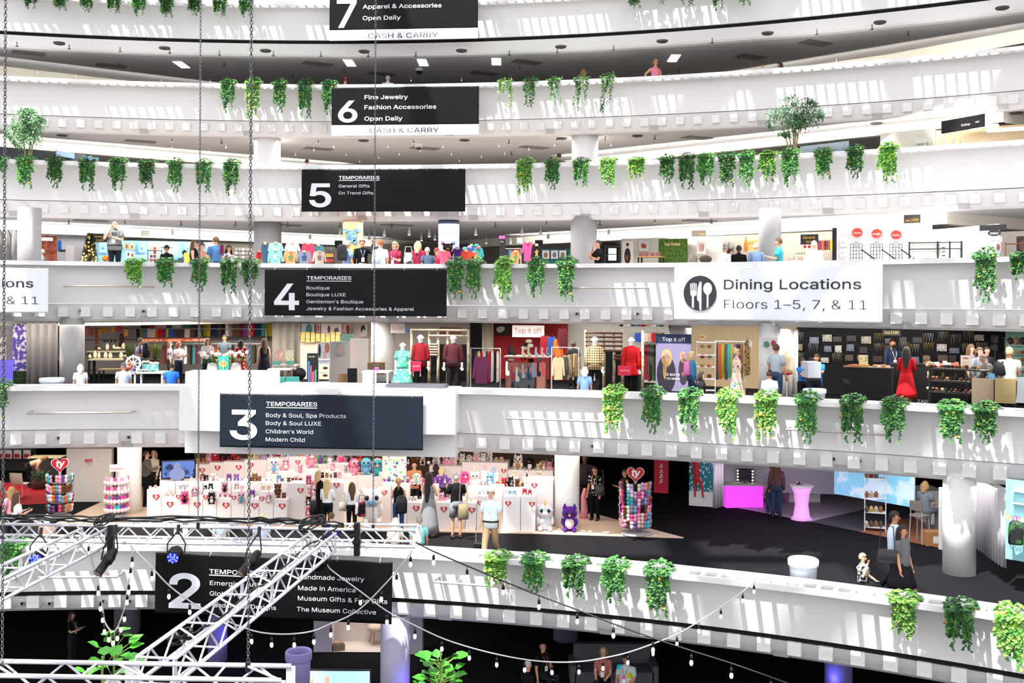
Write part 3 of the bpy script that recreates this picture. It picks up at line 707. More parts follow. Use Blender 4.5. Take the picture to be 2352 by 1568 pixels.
def person(label, p, rz, H=1.7, top='e0e0e0', bot='22232a', hair='br', hs='short', arms=('down', 'down'), legs='stand', sleeve=.5, lean=0., nod=0., sk='l', fat=1., wear='trousers', tk='plain', t2=None, tsc=6., bk='plain', b2=None, shoe='26242a', badge=None, wom=False, group=None, length=.35, seat=.5, twist=0, belt=False, beard=None):
    s = H / 1.75; hz = seat if legs == 'sit' else .93
    u = Vector((0, -math.sin(lean), math.cos(lean))); f = Vector((0, -math.cos(lean), -math.sin(lean))); X = Vector((1, 0, 0))
    P0 = Vector((0, 0, hz)); at = lambda t, a=0, b_=0: P0 + u * t + X * a + f * b_
    sw = .155 if wom else .18
    hl = lean * .45 + nod; hu = Vector((0, -math.sin(hl), math.cos(hl))); hf = Vector((0, -math.cos(hl), -math.sin(hl)))
    nk = at(.535); hc = nk + hu * .145 + hf * .012
    V, E, Rr = [], [], []
    def v(pt, r, par=None):
        V.append(tuple(pt)); Rr.append(r)
        if par is not None: E.append((par, len(V) - 1))
        return len(V) - 1
    a0 = v(P0, .105 * fat); a1 = v(at(.16), .1 * fat, a0); a2 = v(at(.36), .11, a1); a3 = v(at(.48), .075, a2); a4 = v(nk + hu * .02, .05, a3)
    a5 = v(hc - hu * .055 + hf * .012, .068, a4); a6 = v(hc + hu * .015, .084, a5); v(hc + hu * .085, .058, a6)
    sl = []; hands = []
    for i, sd in enumerate((-1, 1)):
        e_, w_ = ARM[arms[i]]
        sh = at(.45, sd * sw); el = sh + X * (sd * e_[0]) + f * e_[1] + u * e_[2]; wr = sh + X * (sd * w_[0]) + f * w_[1] + u * w_[2]
        i1 = v(at(.44, sd * .1), .062, a2); i2 = v(sh, .055, i1); i3 = v(sh.lerp(el, .5), .047, i2); i4 = v(el, .041, i3); i5 = v(el.lerp(wr, .5), .037, i4); i6 = v(wr, .027, i5)
        hd = (wr - el).normalized(); v(wr + hd * .055, .031, i6); sl.append((sh, el, wr)); hands.append((wr, hd, sd))
    lg = []
    for i, sd in enumerate((-1, 1)):
        hp = Vector((sd * .088, 0, hz - .03))
        if legs == 'sit': kn, an = Vector((sd * .13, -.42, seat - .01)), Vector((sd * .13, -.38, .09))
        elif legs == 'walk': kn, an = (Vector((sd * .09, -.2, .5)), Vector((sd * .09, -.3, .1))) if i == twist else (Vector((sd * .09, .04, .49)), Vector((sd * .09, .36, .17)))
        else: kn, an = Vector((sd * .1, -.015, .5)), Vector((sd * .105, .02, .09))
        i1 = v(hp, .085 * fat, a0); i2 = v(hp.lerp(kn, .5), .075, i1); i3 = v(kn, .055, i2); i4 = v(kn.lerp(an, .35), .053, i3); i5 = v(an, .036, i4)
        v(an + Vector((0, -.1, -.055)), .033, i5); lg.append((hp, kn, an))
    me = bpy.data.meshes.new('body'); me.from_pydata(V, E, []); o = link('person', me, None, p, rz); o.scale = (s,) * 3
    tag(o, label, 'person', group)
    skm = mat(SK.get(sk, sk), .55, 0, 'plain', None, 0, 5)
    x = B(); x.smooth = True
    x.tube([hc + hf * .078 + hu * .01, hc + hf * .102 - hu * .022, hc + hf * .085 - hu * .034], [.008, .014, .009], 6)
    for sd in (-1, 1): x.ell(hc + X * (sd * .083) - hu * .005, (.012, .022, .03), 6, 5)
    for wr, hd, sd in hands:
        pc = wr + hd * .075; side = hd.cross(f if abs(hd.dot(f)) < .8 else u); side = side.normalized(); cu = side.cross(hd) * .5
        for k, ln in enumerate((.062, .072, .068, .054)):
            q = pc + side * ((k - 1.5) * .017); x.tube([q - hd * .02, q + hd * ln * .55 + cu * .012, q + hd * ln * .85 + cu * .045], [.0095, .0088, .007], 5)
        q = wr + hd * .035; x.tube([q + side * .02, q + side * .045 + hd * .02, q + side * .045 + hd * .05 + cu * .02], [.011, .01, .008], 5)
    BODIES.append((o, Rr, x, skm))
    # clothes
    tm = cloth(top, t2, tk, tsc); bm = cloth(bot, b2, bk, 6.); wf = (.9 if wom else 1.)
    def ring(t, rx, ry, off=0): return [at(t) + X * (rx * math.cos(2 * PI * k / 16)) + f * (off + ry * math.sin(2 * PI * k / 16)) for k in range(16)]
    b = B(); b.smooth = True
    hem = -.1 if wear not in ('dress', 'tunic') else -.02
    bel = .02 * max(0, fat - 1) * 5
    b.loft([ring(hem, .172 * fat, .125 * fat, bel), ring(.08, (.15 if wom else .162) * fat, .117 * fat, bel), ring(.2, .158 * fat ** .7 * wf, .12 * fat ** .7, bel), ring(.33, .175 * wf, .13, .015 if wom else 0), ring(.42, sw + .012, .118), ring(.475, sw - .02, .095), ring(.515, .09, .075), ring(.545, .062, .06)])
    if sleeve > 0:
        for sh, el, wr in sl:
            inn = sh + (at(.44) - sh) * .35
            if sleeve <= .5: b.tube([inn, sh, sh.lerp(el, .35), sh.lerp(el, sleeve * 1.4)], [.07, .073, .068, .068], 9)
            else: b.tube([inn, sh, sh.lerp(el, .5), el, el.lerp(wr, min(1, (sleeve - .5) * 2))], [.07, .072, .062, .055, .046], 9)
    if wear in ('dress', 'skirt', 'tunic'):
        b2_ = B() if wear == 'skirt' else b; b2_.smooth = True; zh = max(.12, hz - .2 - length)
        rr_ = [ring(.1, .155 * fat, .12 * fat), ring(-.05, .185 * fat, .145 * fat)]
        for t in (.35, .7, 1): 
            zz = hz - .05 + (zh - hz + .05) * t; w = (.19 + .09 * t) * fat
            rr_.append([Vector((w * math.cos(2 * PI * k / 16) * (1 + .06 * (k % 2) * t), -w * .82 * math.sin(2 * PI * k / 16) * (1 + .06 * (k % 2) * t), zz)) for k in range(16)])
        b2_.loft(rr_)
        if wear == 'skirt': b2_.obj('skirt', bm, o)
    b.obj('shirt' if wear not in ('dress', 'tunic') else wear, tm, o)
    if wear in ('trousers', 'shorts', 'tunic'):
        b = B(); b.smooth = True
        b.loft([ring(.07, .158 * fat, .12 * fat, bel), ring(-.03, .172 * fat, .13 * fat), ring(-.1, .17 * fat, .125 * fat)])
        for hp, kn, an in lg:
            if wear == 'shorts': b.tube([hp + Vector((0, 0, .05)), hp.lerp(kn, .4), hp.lerp(kn, .85)], [.1 * fat, .095, .09], 10)
            else: b.tube([hp + Vector((0, 0, .05)), hp.lerp(kn, .5), kn, kn.lerp(an, .5), an + Vector((0, 0, -.02))], [.1 * fat, .09, .072, .064, .056], 10)
        b.obj('shorts' if wear == 'shorts' else 'trousers', bm, o)
    for hp, kn, an in lg:
        b = B(); b.ell(an + Vector((0, -.055, -.045)), (.046, .135, .042), 10, 6); b.obj('shoe', mat(shoe, .5), o)
    if belt:
        b = B(); b.smooth = True; b.loft([ring(.03, .172 * fat, .134 * fat, bel), ring(.07, .168 * fat, .13 * fat, bel)]); b.obj('belt', mat('1a1512', .4), o)
    # hair and hats
    hm = mat(HC.get(hair, hair), .5, 0, 'plain', None, 0, 30, bump=.5)
    M = Matrix((X, -hf, hu)).transposed()
    b = B(); b.smooth = True
    def shell(keep, r=(.092, .108, .118), dz=.012):
        nu, nv = 20, 14; vs = []; fs = []
        for i in range(nv + 1):
            a = -PI / 2 + PI * i / nv
            for k in range(nu): vs.append((math.cos(a) * math.cos(2 * PI * k / nu), math.cos(a) * math.sin(2 * PI * k / nu), math.sin(a)))
        for i in range(nv):
            for k in range(nu):
                q = (i * nu + k, i * nu + (k + 1) % nu, (i + 1) * nu + (k + 1) % nu, (i + 1) * nu + k)
                c = [sum(vs[j][t] for j in q) / 4 for t in range(3)]
                if keep(*c): fs.append(q)
        b.add([hc + M @ Vector((a * r[0], b_ * r[1] + .008, c * r[2] + dz)) for a, b_, c in vs], fs)
    full = lambda a, y, z: not (y < -.2 and z < .5) and not (z < -.45) and not (y < .15 and z < -.1)
    if hs == 'bald': shell(lambda a, y, z: y > -.05 and -.5 < z < .28, (.088, .104, .11))
    elif hs in ('cap', 'hat'):
        shell(lambda a, y, z: y > 0 and -.5 < z < .3)
    elif hs != 'none': shell(full)
    if hs in ('long', 'bob'):
        ln = length if hs == 'long' else .12; rows = []
        for i in range(7):
            t = i / 6; w = .1 + .03 * math.sin(PI * min(1, t * 1.2)) - .03 * t * t; row = []
            for k in range(11):
                a = math.radians(-115 + 230 * k / 10)
                row.append(hc + M @ Vector((w * math.sin(a), (.1 + .03 * t) * math.cos(a) * (1 - .1 * t) + .02 + .03 * t + .006 * (k % 2), .05 - t * (ln + .1) - (.02 if k % 3 == 0 else 0) * t)))
            rows.append(row)
        inner = [[pt * .985 + hc * .015 for pt in row] for row in rows]
        b.loft(rows, False, False)
    if hs == 'bun': b.ell(hc + M @ Vector((0, .07, .12)), .05, 10, 7)
    if hs == 'pony': b.tube([hc + M @ Vector(q) for q in ((0, .09, .07), (0, .16, .03), (0, .16, -.1), (0, .13, -.24))], [.03, .04, .035, .01], 8)
    if hs == 'curly':
        rr = random.Random(len(BODIES))
        for _ in range(26):
            a, e_ = rr.uniform(0, 2 * PI), rr.uniform(-.2, 1.3); q = (math.cos(e_) * math.cos(a), math.cos(e_) * math.sin(a), math.sin(e_))
            if full(*q): b.ell(hc + M @ Vector((q[0] * .095, q[1] * .11, q[2] * .12)), .028, 6, 4)
    if b.v: b.obj('hair', hm, o)
    if hs in ('cap', 'hat'):
        b = B(); b.smooth = True; shell(lambda a, y, z: z > .15, (.1, .118, .125), .015)
        c = hc + hu * .04
        if hs == 'cap': b.loft([[c + X * (.085 * math.cos(a)) + hf * (.075 + .085 * math.sin(a)) + hu * (.012 * k - .01 * math.sin(a)) for a in np.linspace(0, 2 * PI, 12, False)] for k in (0, 1)])
        else: b.loft([[c + X * (.2 * math.cos(a)) + hf * (.2 * math.sin(a)) + hu * (.012 * k) for a in np.linspace(0, 2 * PI, 18, False)] for k in (0, 1)])
        b.obj(hs, mat(length if isinstance(length, str) else '3a3a3e', .7), o)
    if beard:
        b = B(); b.smooth = True; b.ell(hc + hf * .045 - hu * .075, (.07, .062, .055), 12, 8); b.ell(hc + hf * .082 - hu * .045, (.04, .018, .012), 8, 5); b.obj('beard', mat(beard, .8, 0, 'plain', None, 0, 30, bump=.5), o)
    # face
    global EYE, MOUTH
    if EYE is None:
        e_ = B(); e_.ell((0, 0, 0), (.013, .006, .009), 6, 4); EYE = e_.data('eye', mat('251a16', .3)); e_ = B(); e_.ell((0, 0, 0), (.022, .006, .007), 8, 4); MOUTH = e_.data('mouth', mat('a4524c', .5))
    if hs != 'none' and abs(((rz + PI) % (2 * PI)) - PI) < 1.9:
        for sd in (-1, 1): link('eye', EYE, o, hc + X * (sd * .032) + hf * .085 + hu * .018)
        link('mouth', MOUTH, o, hc + hf * .083 - hu * .055)
    if badge:
        b = B(); c = at(.16, 0, .14 * max(1, fat)); b.box(c.x, c.y, c.z - .06, .09, .008, .13, 0); b.obj('badge', mat('f0f0ee', .5), o)
        b = B(); b.tube([at(.54, -.06, .03), at(.4, -.05, .135), at(.22, 0, .15 * max(1, fat)), at(.4, .05, .135), at(.54, .06, .03)], .008, 4); b.obj('lanyard', mat(badge, .6), o)
    o['_hc'] = tuple(hc * s)
    return o
def finish_people():
    for o, Rr, x, skm in BODIES:
        o.modifiers.new('skin', 'SKIN'); o.data.skin_vertices[0].data[0].use_root = True
        for i, r in enumerate(Rr): o.data.skin_vertices[0].data[i].radius = (r, r)
        m = o.modifiers.new('smooth', 'SUBSURF'); m.levels = m.render_levels = 1
    dg = bpy.context.evaluated_depsgraph_get(); dg.update(); new = []
    for o, Rr, x, skm in BODIES: new.append(bpy.data.meshes.new_from_object(o.evaluated_get(dg)))
    for (o, Rr, x, skm), me in zip(BODIES, new):
        b = B(); b.smooth = True; b.add([tuple(v.co) for v in me.vertices], [tuple(q.vertices) for q in me.polygons]); b.add(x.v, x.f)
        o.modifiers.clear(); o.data = b.data('body', skm, True)
        if '_hc' in o: del o['_hc']
TOPH = {'stand': 1.755, 'walk': 1.74, 'sit': 1.325}
def who(L, px, py, label, q=None, ft=None, turn=0, dz=0, **k):
    """px column, py row of the top of the head; ft row of the feet when the floor is in view; turn 0 faces the camera"""
    if ft is not None: p = at_z(px, ft, FLOOR[L])
    else: p = loc(L, px, q, 0, py)
    lg = k.get('legs', 'stand'); hz = k.get('seat', .5) if lg == 'sit' else .93; ln = k.get('lean', 0)
    th = hz + .52 * math.cos(ln) + .285 * math.cos(ln * .45 + k.get('nod', 0))
    h = zof(py, p) - FLOOR[L] - dz; s = h / th
    if not .8 < s < 1.22: print('SIZE', label, round(s, 2), 'h', round(h, 2))
    s = min(max(s, .85), 1.16)
    p = Vector((p.x, p.y, FLOOR[L] + dz))
    return person(label, p, face(p) - math.radians(turn), 1.75 * s, **k)
P_ = who
# level of banner two: shoppers, walkers, sitters
P_(2, 1128, 1121, 'white-haired man in pale polo and khaki trousers walking past the plush booth', q=1.7, turn=15, top='dfeef0', bot='b59a78', hair='wh', fat=1.15, belt=True, badge='d8e8ea', legs='walk', arms=('down', 'down'))
P_(2, 1048, 1085, 'man in black tee and grey shorts seen from behind at the booth', ft=1236, turn=165, top='17171c', bot='7d8087', wear='shorts', hair='gr', sk='t', arms=('fwd', 'fwd'), shoe='1c1d22')
P_(2, 985, 1083, 'woman with long dark hair in a long grey dress', ft=1232, turn=-150, top='8a8a8e', wear='dress', length=.62, hair='dk', hs='long', wom=True, arms=('fwd', 'fwd'), sleeve=0, shoe='a08a60')
P_(2, 915, 1097, 'woman with ponytail in jeans wearing a black backpack', ft=1228, turn=180, top='16161a', bot='33507a', hair='sb', hs='pony', wom=True, sleeve=0, arms=('fwd', 'fwd'))
P_(2, 808, 1107, 'woman with long brown hair in white top and black trousers', ft=1226, turn=175, top='f0f0f4', bot='141418', hair='br', hs='long', wom=True, sleeve=1, length=.4)
P_(2, 751, 1101, 'woman with long blonde hair in a loose white shirt', ft=1224, turn=-160, top='f4f5fa', bot='16161a', hair='bl', hs='long', wom=True, sleeve=1, arms=('fwd', 'fwd'), fat=1.1, length=.4)
P_(2, 731, 1080, 'woman with pale hair in black, half hidden by the white shirt', ft=1206, turn=-120, top='141416', bot='141416', hair='bl', hs='long', wom=True, sleeve=1)
P_(2, 633, 1062, 'blond woman in patterned top behind the plush pedestals', ft=1162, turn=160, top='7fb0b8', tk='blot', t2='4a6a58', hair='sb', wom=True, bot='333333')
P_(2, 676, 1055, 'woman with short brown hair in a black jacket with red roses', ft=1154, turn=180, top='15100f', tk='spots', t2='b3202c', tsc=14, hair='rd', wom=True, sleeve=1)
P_(2, 698, 1056, 'woman in orange with red hair looking at plush toys', ft=1155, turn=-150, top='e0542a', hair='rd', hs='curly', wom=True, sleeve=1)
P_(2, 951, 1060, 'balding man in a salmon shirt standing inside the booth', ft=1176, turn=-10, top='d99a74', hair='gb', hs='bald', sleeve=.5, fat=1.1, badge='2f8a4a')
P_(2, 1014, 1072, 'blonde woman among the plush toys in the booth', ft=1180, turn=200, top='7a5aa0', hair='bl', hs='bob', wom=True)
P_(2, 1001, 1065, 'dark-haired woman behind the blonde woman in the booth', ft=1172, turn=180, top='3a3038', hair='dk', hs='bob', wom=True)
P_(2, 508, 1182, 'bald man sitting behind the long truss', q=1.2, turn=170, legs='sit', top='cfe0e0', hair='gr', hs='bald', bot='333a44')
P_(2, 601, 1182, 'curly blond person in pale blue sitting behind the truss', q=1.2, turn=180, legs='sit', top='cdd9ee', hair='bl', hs='curly', fat=1.15, bot='333a44')
P_(2, 761, 1176, 'dark-haired man in a navy jacket sitting behind the truss', q=1.2, turn=-140, legs='sit', top='24335c', hair='br', sleeve=1, bot='222838')
P_(2, 908, 1188, 'person with a white-blond bob sitting behind the truss end', q=1.2, turn=180, legs='sit', top='efe2cf', hair='wh', hs='bob', wom=True)
P_(2, 963, 1185, 'grey-haired man in a turquoise polo sitting by the truss end', q=1.2, turn=165, legs='sit', top='7cc4bf', hair='gb', sk='t', bot='333a44')
P_(2, 27, 1117, 'woman with long fair hair in pink at the left edge', q=2.1, turn=150, top='f0a8b8', hair='sb', hs='long', wom=True)
P_(2, 38, 1130, 'woman with long brown hair in a floral blouse holding a phone', q=1.5, turn=-110, top='f3ecea', tk='spots', t2='d98a90', hair='br', hs='long', wom=True, arms=('fwd', 'fwd'), bot='2c2c30')
P_(2, 108, 1181, 'white-haired person sitting under the toy spinner', q=1.2, turn=180, legs='sit', top='e3c0b0', hair='wh', hs='bob', wom=True)
P_(2, 66, 1052, 'woman in a peach sweater bending over a plant basket', ft=1119, turn=-85, lean=1.25, nod=.3, top='f0bfa0', bot='16161a', hair='sb', hs='bob', wom=True, sleeve=1, arms=('reach', 'reach'))
P_(2, 336, 1035, 'man in a grey sweater and black trousers beside the television', ft=1164, turn=-70, top='6d6a68', bot='16161a', hair='br', sleeve=1, arms=('reach', 'fwd'))
P_(2, 353, 1034, 'blonde woman in a cream top facing the man in grey', ft=1146, turn=40, top='e8dcc8', bot='2a2622', hair='bl', hs='bob', wom=True, sleeve=1)
P_(2, 1366, 1070, 'woman in a black top with white dots and an orange lanyard', ft=1196, turn=25, top='17161a', tk='spots', t2='eeeae4', tsc=16, bot='121216', hair='dk', wom=True, fat=1.15, badge='e8963a', sk='t')
P_(2, 1343, 1042, 'tall man in a dark suit behind the iridescent column', ft=1180, turn=20, top='2c2628', bot='1c1a1c', hair='dk', sk='d', sleeve=1)
P_(2, 1435, 1077, 'woman in black with an orange lanyard beside the toy spinner', ft=1199, turn=60, top='1a181b', wear='dress', length=.3, hair='br', hs='pony', wom=True, sk='t', badge='e8963a', arms=('fwd', 'fwd'), sleeve=0)
P_(2, 2124, 1104, 'woman in grey sitting on a high stool at a white table', ft=1238, turn=-150, legs='sit', seat=.8, top='7d838c', bot='6d737c', hair='sb', hs='bob', wom=True, sleeve=.5, arms=('rest', 'rest'))
P_(2, 1774, 1068, 'person sitting in jeans behind the woman with very long hair', ft=1172, turn=0, legs='sit', seat=.6, top='b9c6d2', bot='3d5470', hair='br')
P_(2, 1783, 1058, 'woman with very long hair in jeans and ankle boots', ft=1189, turn=180, top='6a4a52', bot='2e3e58', hair='br', hs='long', wom=True, length=.6, sleeve=1, shoe='3a241c')
P_(2, 2054, 1170, 'man in a pale blue shirt striding with a black shoulder bag', q=2.0, turn=-75, legs='walk', top='cfe0f4', bot='1c2230', hair='dk', sleeve=.8, sk='m')
P_(2, 2072, 1205, 'woman with long dark wavy hair in a grey top and black skirt', q=1.3, turn=-60, legs='walk', twist=1, top='6e6c72', wear='skirt', bot='1b1b20', length=.25, hair='dk', hs='long', wom=True, fat=1.2, sk='t')
P_(2, 1981, 1275, 'woman in a black and white blouse sitting with hand to mouth', q=1.45, turn=-60, legs='sit', top='ece8ea', tk='blot', t2='17171d', tsc=14, hair='bl', wom=True, sleeve=.5, arms=('phone', 'rest'))
# level of banner three
P_(3, 185, 838, 'woman with long grey hair in a white tee sitting at the railing', q=1.2, turn=175, legs='sit', top='e6ebf4', hair='gr', hs='long', wom=True, length=.15)
P_(3, 284, 833, 'man in a grey cap and striped tee sitting at the railing', q=1.2, turn=180, legs='sit', top='c6cede', tk='stripez', t2='98a4bc', tsc=14, hair='gb', hs='cap', fat=1.2, sk='t')
P_(3, 394, 833, 'man in a bright blue polo sitting at the railing', q=1.2, turn=-170, legs='sit', top='2f6fd0', hair='dk', fat=1.15, sk='t')
P_(3, 323, 776, 'dark-haired man in a lavender tee with a black backpack', q=6.5, turn=-60, top='a79ab4', bot='3a3c48', hair='dk', sk='m', arms=('fwd', 'fwd'))
P_(3, 390, 783, 'woman with brown hair behind the woman in white', q=8, turn=-80, top='8f8592', hair='br', hs='long', wom=True)
P_(3, 411, 784, 'woman with auburn hair in a white tee and dark jeans', q=7, turn=-40, top='f0eef0', bot='20263a', hair='rd', hs='long', wom=True, arms=('fwd', 'fwd'), length=.2)
P_(3, 477, 776, 'blonde woman in a white top behind the flowers', q=6.5, turn=-20, top='efe9e6', hair='bl', hs='long', wom=True, arms=('fwd', 'fwd'), length=.2)
P_(3, 516, 768, 'dark-haired person among the garment racks', q=9, turn=20, top='55606a', hair='dk', sk='m')
P_(3, 553, 781, 'woman with a dark bob in a red floral dress', q=6.8, turn=190, top='b81f26', tk='spots', t2='e8d0c8', tsc=9, wear='dress', length=.4, hair='dk', hs='bob', wom=True, sleeve=.5)
P_(3, 607, 776, 'woman with brown hair in a navy off-shoulder dress', q=7.2, turn=170, top='161a2c', wear='dress', length=.45, hair='br', hs='long', wom=True, sleeve=0, length_=0) if False else P_(3, 607, 776, 'woman with brown hair in a navy off-shoulder dress', q=7.2, turn=170, top='161a2c', wear='dress', length=.4, hair='br', hs='long', wom=True, sleeve=0)
P_(3, 1343, 842, 'white-haired woman in a pale blue blouse sitting at the railing', q=1.2, turn=180, legs='sit', top='8fb2e6', hair='wh', hs='bob', wom=True)
P_(3, 1317, 784, 'man in a grey cap behind the jacket rack', q=7.5, turn=-20, top='2a2a2e', hair='dk', hs='cap', sk='d')
P_(3, 1589, 806, 'blonde woman in a teal denim shirt walking right', q=2.3, turn=-90, legs='walk', top='3d7ba6', bot='2a3a55', hair='bl', hs='bob', wom=True, sleeve=1, fat=1.15)
P_(3, 1612, 853, 'dark-haired woman sitting by the railing beside the denim shirt', q=1.25, turn=-90, legs='sit', top='25252b', hair='dk', hs='bob', wom=True)
P_(3, 1692, 800, 'blonde woman in a colourful floral dress walking right', q=2.6, turn=-80, legs='walk', top='f0e4d8', tk='multi', tsc=14, wear='dress', length=.5, hair='bl', hs='bun', wom=True, sleeve=0)
P_(3, 1783, 790, 'man in a pale grey polo and jeans beside the column', q=3.2, turn=-150, top='b9c4cf', bot='3d506c', hair='br', sk='t')
P_(3, 1768, 850, 'dark-haired woman with a bun in white sitting at the railing', q=1.2, turn=180, legs='sit', top='e9eef8', hair='dk', hs='bun', wom=True, sk='m', fat=1.1)
P_(3, 1843, 822, 'worker in a blue shirt behind a trolley', q=2.6, turn=-40, top='2a78d8', bot='1c1c22', hair='dk', sk='m', arms=('reach', 'reach'), wom=True, hs='pony')
P_(3, 1876, 812, 'worker in a blue shirt carrying a silver box', q=2.2, turn=20, top='2a78d8', bot='1e2430', hair='dk', sk='m', arms=('reach', 'reach'))
P_(3, 2050, 778, 'bearded man in a navy shirt behind the jewelry counter', q=7.0, turn=-30, top='26304a', bot='1c1c22', hair='dk', beard='2a1e18', sleeve=1, sk='t', arms=('low', 'down'), badge='e8e8ea')
P_(3, 2082, 796, 'woman with long dark hair in a bright red dress', q=4.3, turn=190, top='c8202a', wear='dress', length=.38, hair='dk', hs='long', wom=True, sleeve=.9, sk='m', arms=('fwd', 'fwd'))
P_(3, 2230, 790, 'woman with long brown hair left of two others by the shoes', q=5.8, turn=-60, top='8a7a8a', hair='br', hs='long', wom=True)
P_(3, 2250, 797, 'woman in a grey denim jacket by the shoe table', q=5.2, turn=-30, top='8c98a8', hair='br', hs='long', wom=True, sleeve=1, length=.1)
P_(3, 2266, 795, 'dark-haired woman behind the woman in the denim jacket', q=6.2, turn=-40, top='3a3038', hair='dk', hs='long', wom=True)
P_(3, 2290, 812, 'man in grey bending over the shoe table', q=4.6, turn=60, lean=.7, top='8a8884', hair='gb', sleeve=1, arms=('reach', 'reach'))
P_(3, 2318, 796, 'blond man in a beige polo with a black shoulder bag', q=2.6, turn=170, top='d8cfc4', bot='2b3038', hair='bl', sk='t', arms=('fwd', 'fwd'))
# level of banner four
P_(4, 264, 505, 'large white-bearded man with crossed arms standing tall at the railing', q=1.25, dz=.55, turn=10, top='7f8480', bot='22242c', hair='wh', hs='bald', beard='e8e4de', fat=1.28, arms=('phone', 'cross'), belt=True, badge='26262a')
P_(4, 97, 572, 'grey-haired person half hidden by the left column', q=3.8, turn=90, top='8a9096', hair='gr')
P_(4, 383, 563, 'dark-haired woman in a wide black hat', q=4, turn=20, top='1c1a1e', hair='dk', hs='hat', wom=True, sk='m', length='17171a')
P_(4, 424, 574, 'dark-haired person between the hat and the shelf', q=4.6, turn=180, top='6a6f86', hair='dk')
P_(4, 446, 551, 'woman with long brown hair in a black tank top', q=2.2, turn=-70, top='17171b', hair='br', hs='long', wom=True, sleeve=0, arms=('fwd', 'fwd'))
P_(4, 465, 558, 'woman in a coral top between the tank top and the blue shirt', q=3.6, turn=-20, top='d08a78', hair='br', wom=True, arms=('up', 'down'))
P_(4, 496, 536, 'man in a blue shirt with a maroon jacket over his shoulder', q=1.9, turn=150, top='5079ae', bot='2a3144', hair='br', arms=('fwd', 'fwd'))
P_(4, 525, 563, 'dark-haired woman in a patterned top right of the blue shirt', q=3.8, turn=-30, top='d8d4dc', tk='blot', t2='8a3a4a', hair='dk', hs='long', wom=True, sk='m')
P_(4, 798, 552, 'grey-haired man in a light blue shirt wearing a black backpack', q=1.7, turn=-120, top='7fa6da', bot='c0a890', hair='gr', sk='t')
P_(4, 832, 544, 'man in a black long-sleeved shirt raising one hand', q=2.4, turn=-10, top='0f0f12', bot='b9a790', hair='gb', sk='t', sleeve=1, arms=('down', 'up'), badge='9ab4d8')
P_(4, 874, 550, 'woman with cropped brown hair in a loose white top', q=1.6, turn=180, top='f2f4f8', hair='rd', wom=True, fat=1.1)
P_(4, 907, 554, 'blonde woman in a maroon tee talking', q=2.6, turn=30, top='8f2440', hair='bl', hs='long', wom=True, length=.08, arms=('fwd', 'fwd'), badge='5a7ab8')
P_(4, 960, 553, 'woman with long blonde hair in a maroon tee', q=1.8, turn=-160, top='9a2748', hair='bl', hs='long', wom=True, length=.2)
P_(4, 985, 567, 'grey-haired man in a navy tee leaning on the railing', q=1.4, turn=160, lean=.25, top='46566c', hair='gr', fat=1.15)
P_(4, 1003, 569, 'person in a dark red cap beside the bear', q=3.2, turn=20, top='a0203a', hair='br', hs='cap', wom=True, length='8a1a30')
P_(4, 1375, 551, 'dark-haired man in a black tee with hand at his chin', q=1.6, turn=70, top='111114', hair='dk', sk='t', arms=('phone', 'cross'))
P_(4, 1660, 562, 'balding man in a white shirt leaning at the railing', q=1.4, turn=-140, lean=.2, top='e8eefc', hair='gb', hs='bald', sleeve=1, sk='t')
P_(4, 1676, 571, 'dark-haired woman behind the man in white', q=2.8, turn=-100, top='241f24', hair='dk', wom=True)
P_(4, 1697, 563, 'man in a black suit seen from behind', q=2.3, turn=175, top='111113', hair='dk', sleeve=1, sk='d', fat=1.1)
P_(4, 1739, 557, 'grey-haired man in a denim shirt leaning at the railing', q=1.4, turn=165, lean=.2, top='5f7598', hair='gr', sleeve=1, fat=1.1)
P_(4, 1789, 546, 'dark-haired man in a turquoise polo', q=2.2, turn=95, top='3fa8b4', hair='br', sk='t', arms=('fwd', 'fwd'), fat=1.1)
P_(4, 1870, 552, 'grey-haired man in a white shirt seen from behind', q=1.4, turn=180, top='e6e8f6', hair='gr', fat=1.25, sleeve=.9)
P_(4, 2112, 562, 'bald man in a beige shirt bending beside the black shelves', q=5, turn=-80, lean=.45, top='d8d0c8', hair='gb', hs='bald', sk='t', arms=('reach', 'reach'))
# top levels: heads above the railing
P_(6, 793, 178, 'red-haired person behind the railing above the 6', q=1.8, turn=180, top='d8a860', hair='ru')
P_(6, 891, 173, 'grey-haired person in white behind the railing of banner six', q=1.8, turn=180, top='f0f0f0', hair='gr')
P_(6, 1341, 151, 'woman with wavy hair in front of the middle white column', q=2.5, turn=-90, top='c89a80', hair='sb', hs='bob', wom=True)
P_(6, 1505, 136, 'woman with curly hair in a pink checked top at the railing', q=1.3, turn=-20, nod=.3, top='e8a0b0', tk='plaid', t2='c84a6a', tsc=8, hair='sb', hs='bob', wom=True, sleeve=0, arms=('hip', 'down'), sk='t')
P_(6, 1752, 140, 'person with brown hair at the railing, left of a pair', q=1.8, turn=180, top='f0e0d8', hair='br')
P_(6, 1791, 142, 'person with auburn hair at the railing, right of a pair', q=1.8, turn=90, top='503030', hair='br', hs='bob', wom=True)
P_(5, 705, 365, 'dark-haired person above the left end of banner five', q=1.8, turn=180, top='2a2c34', hair='dk')
P_(5, 1284, 352, 'person in a dark cap above the pothos row right of banner five', q=1.8, turn=180, top='30323a', hair='dk', hs='cap', length='23252e')
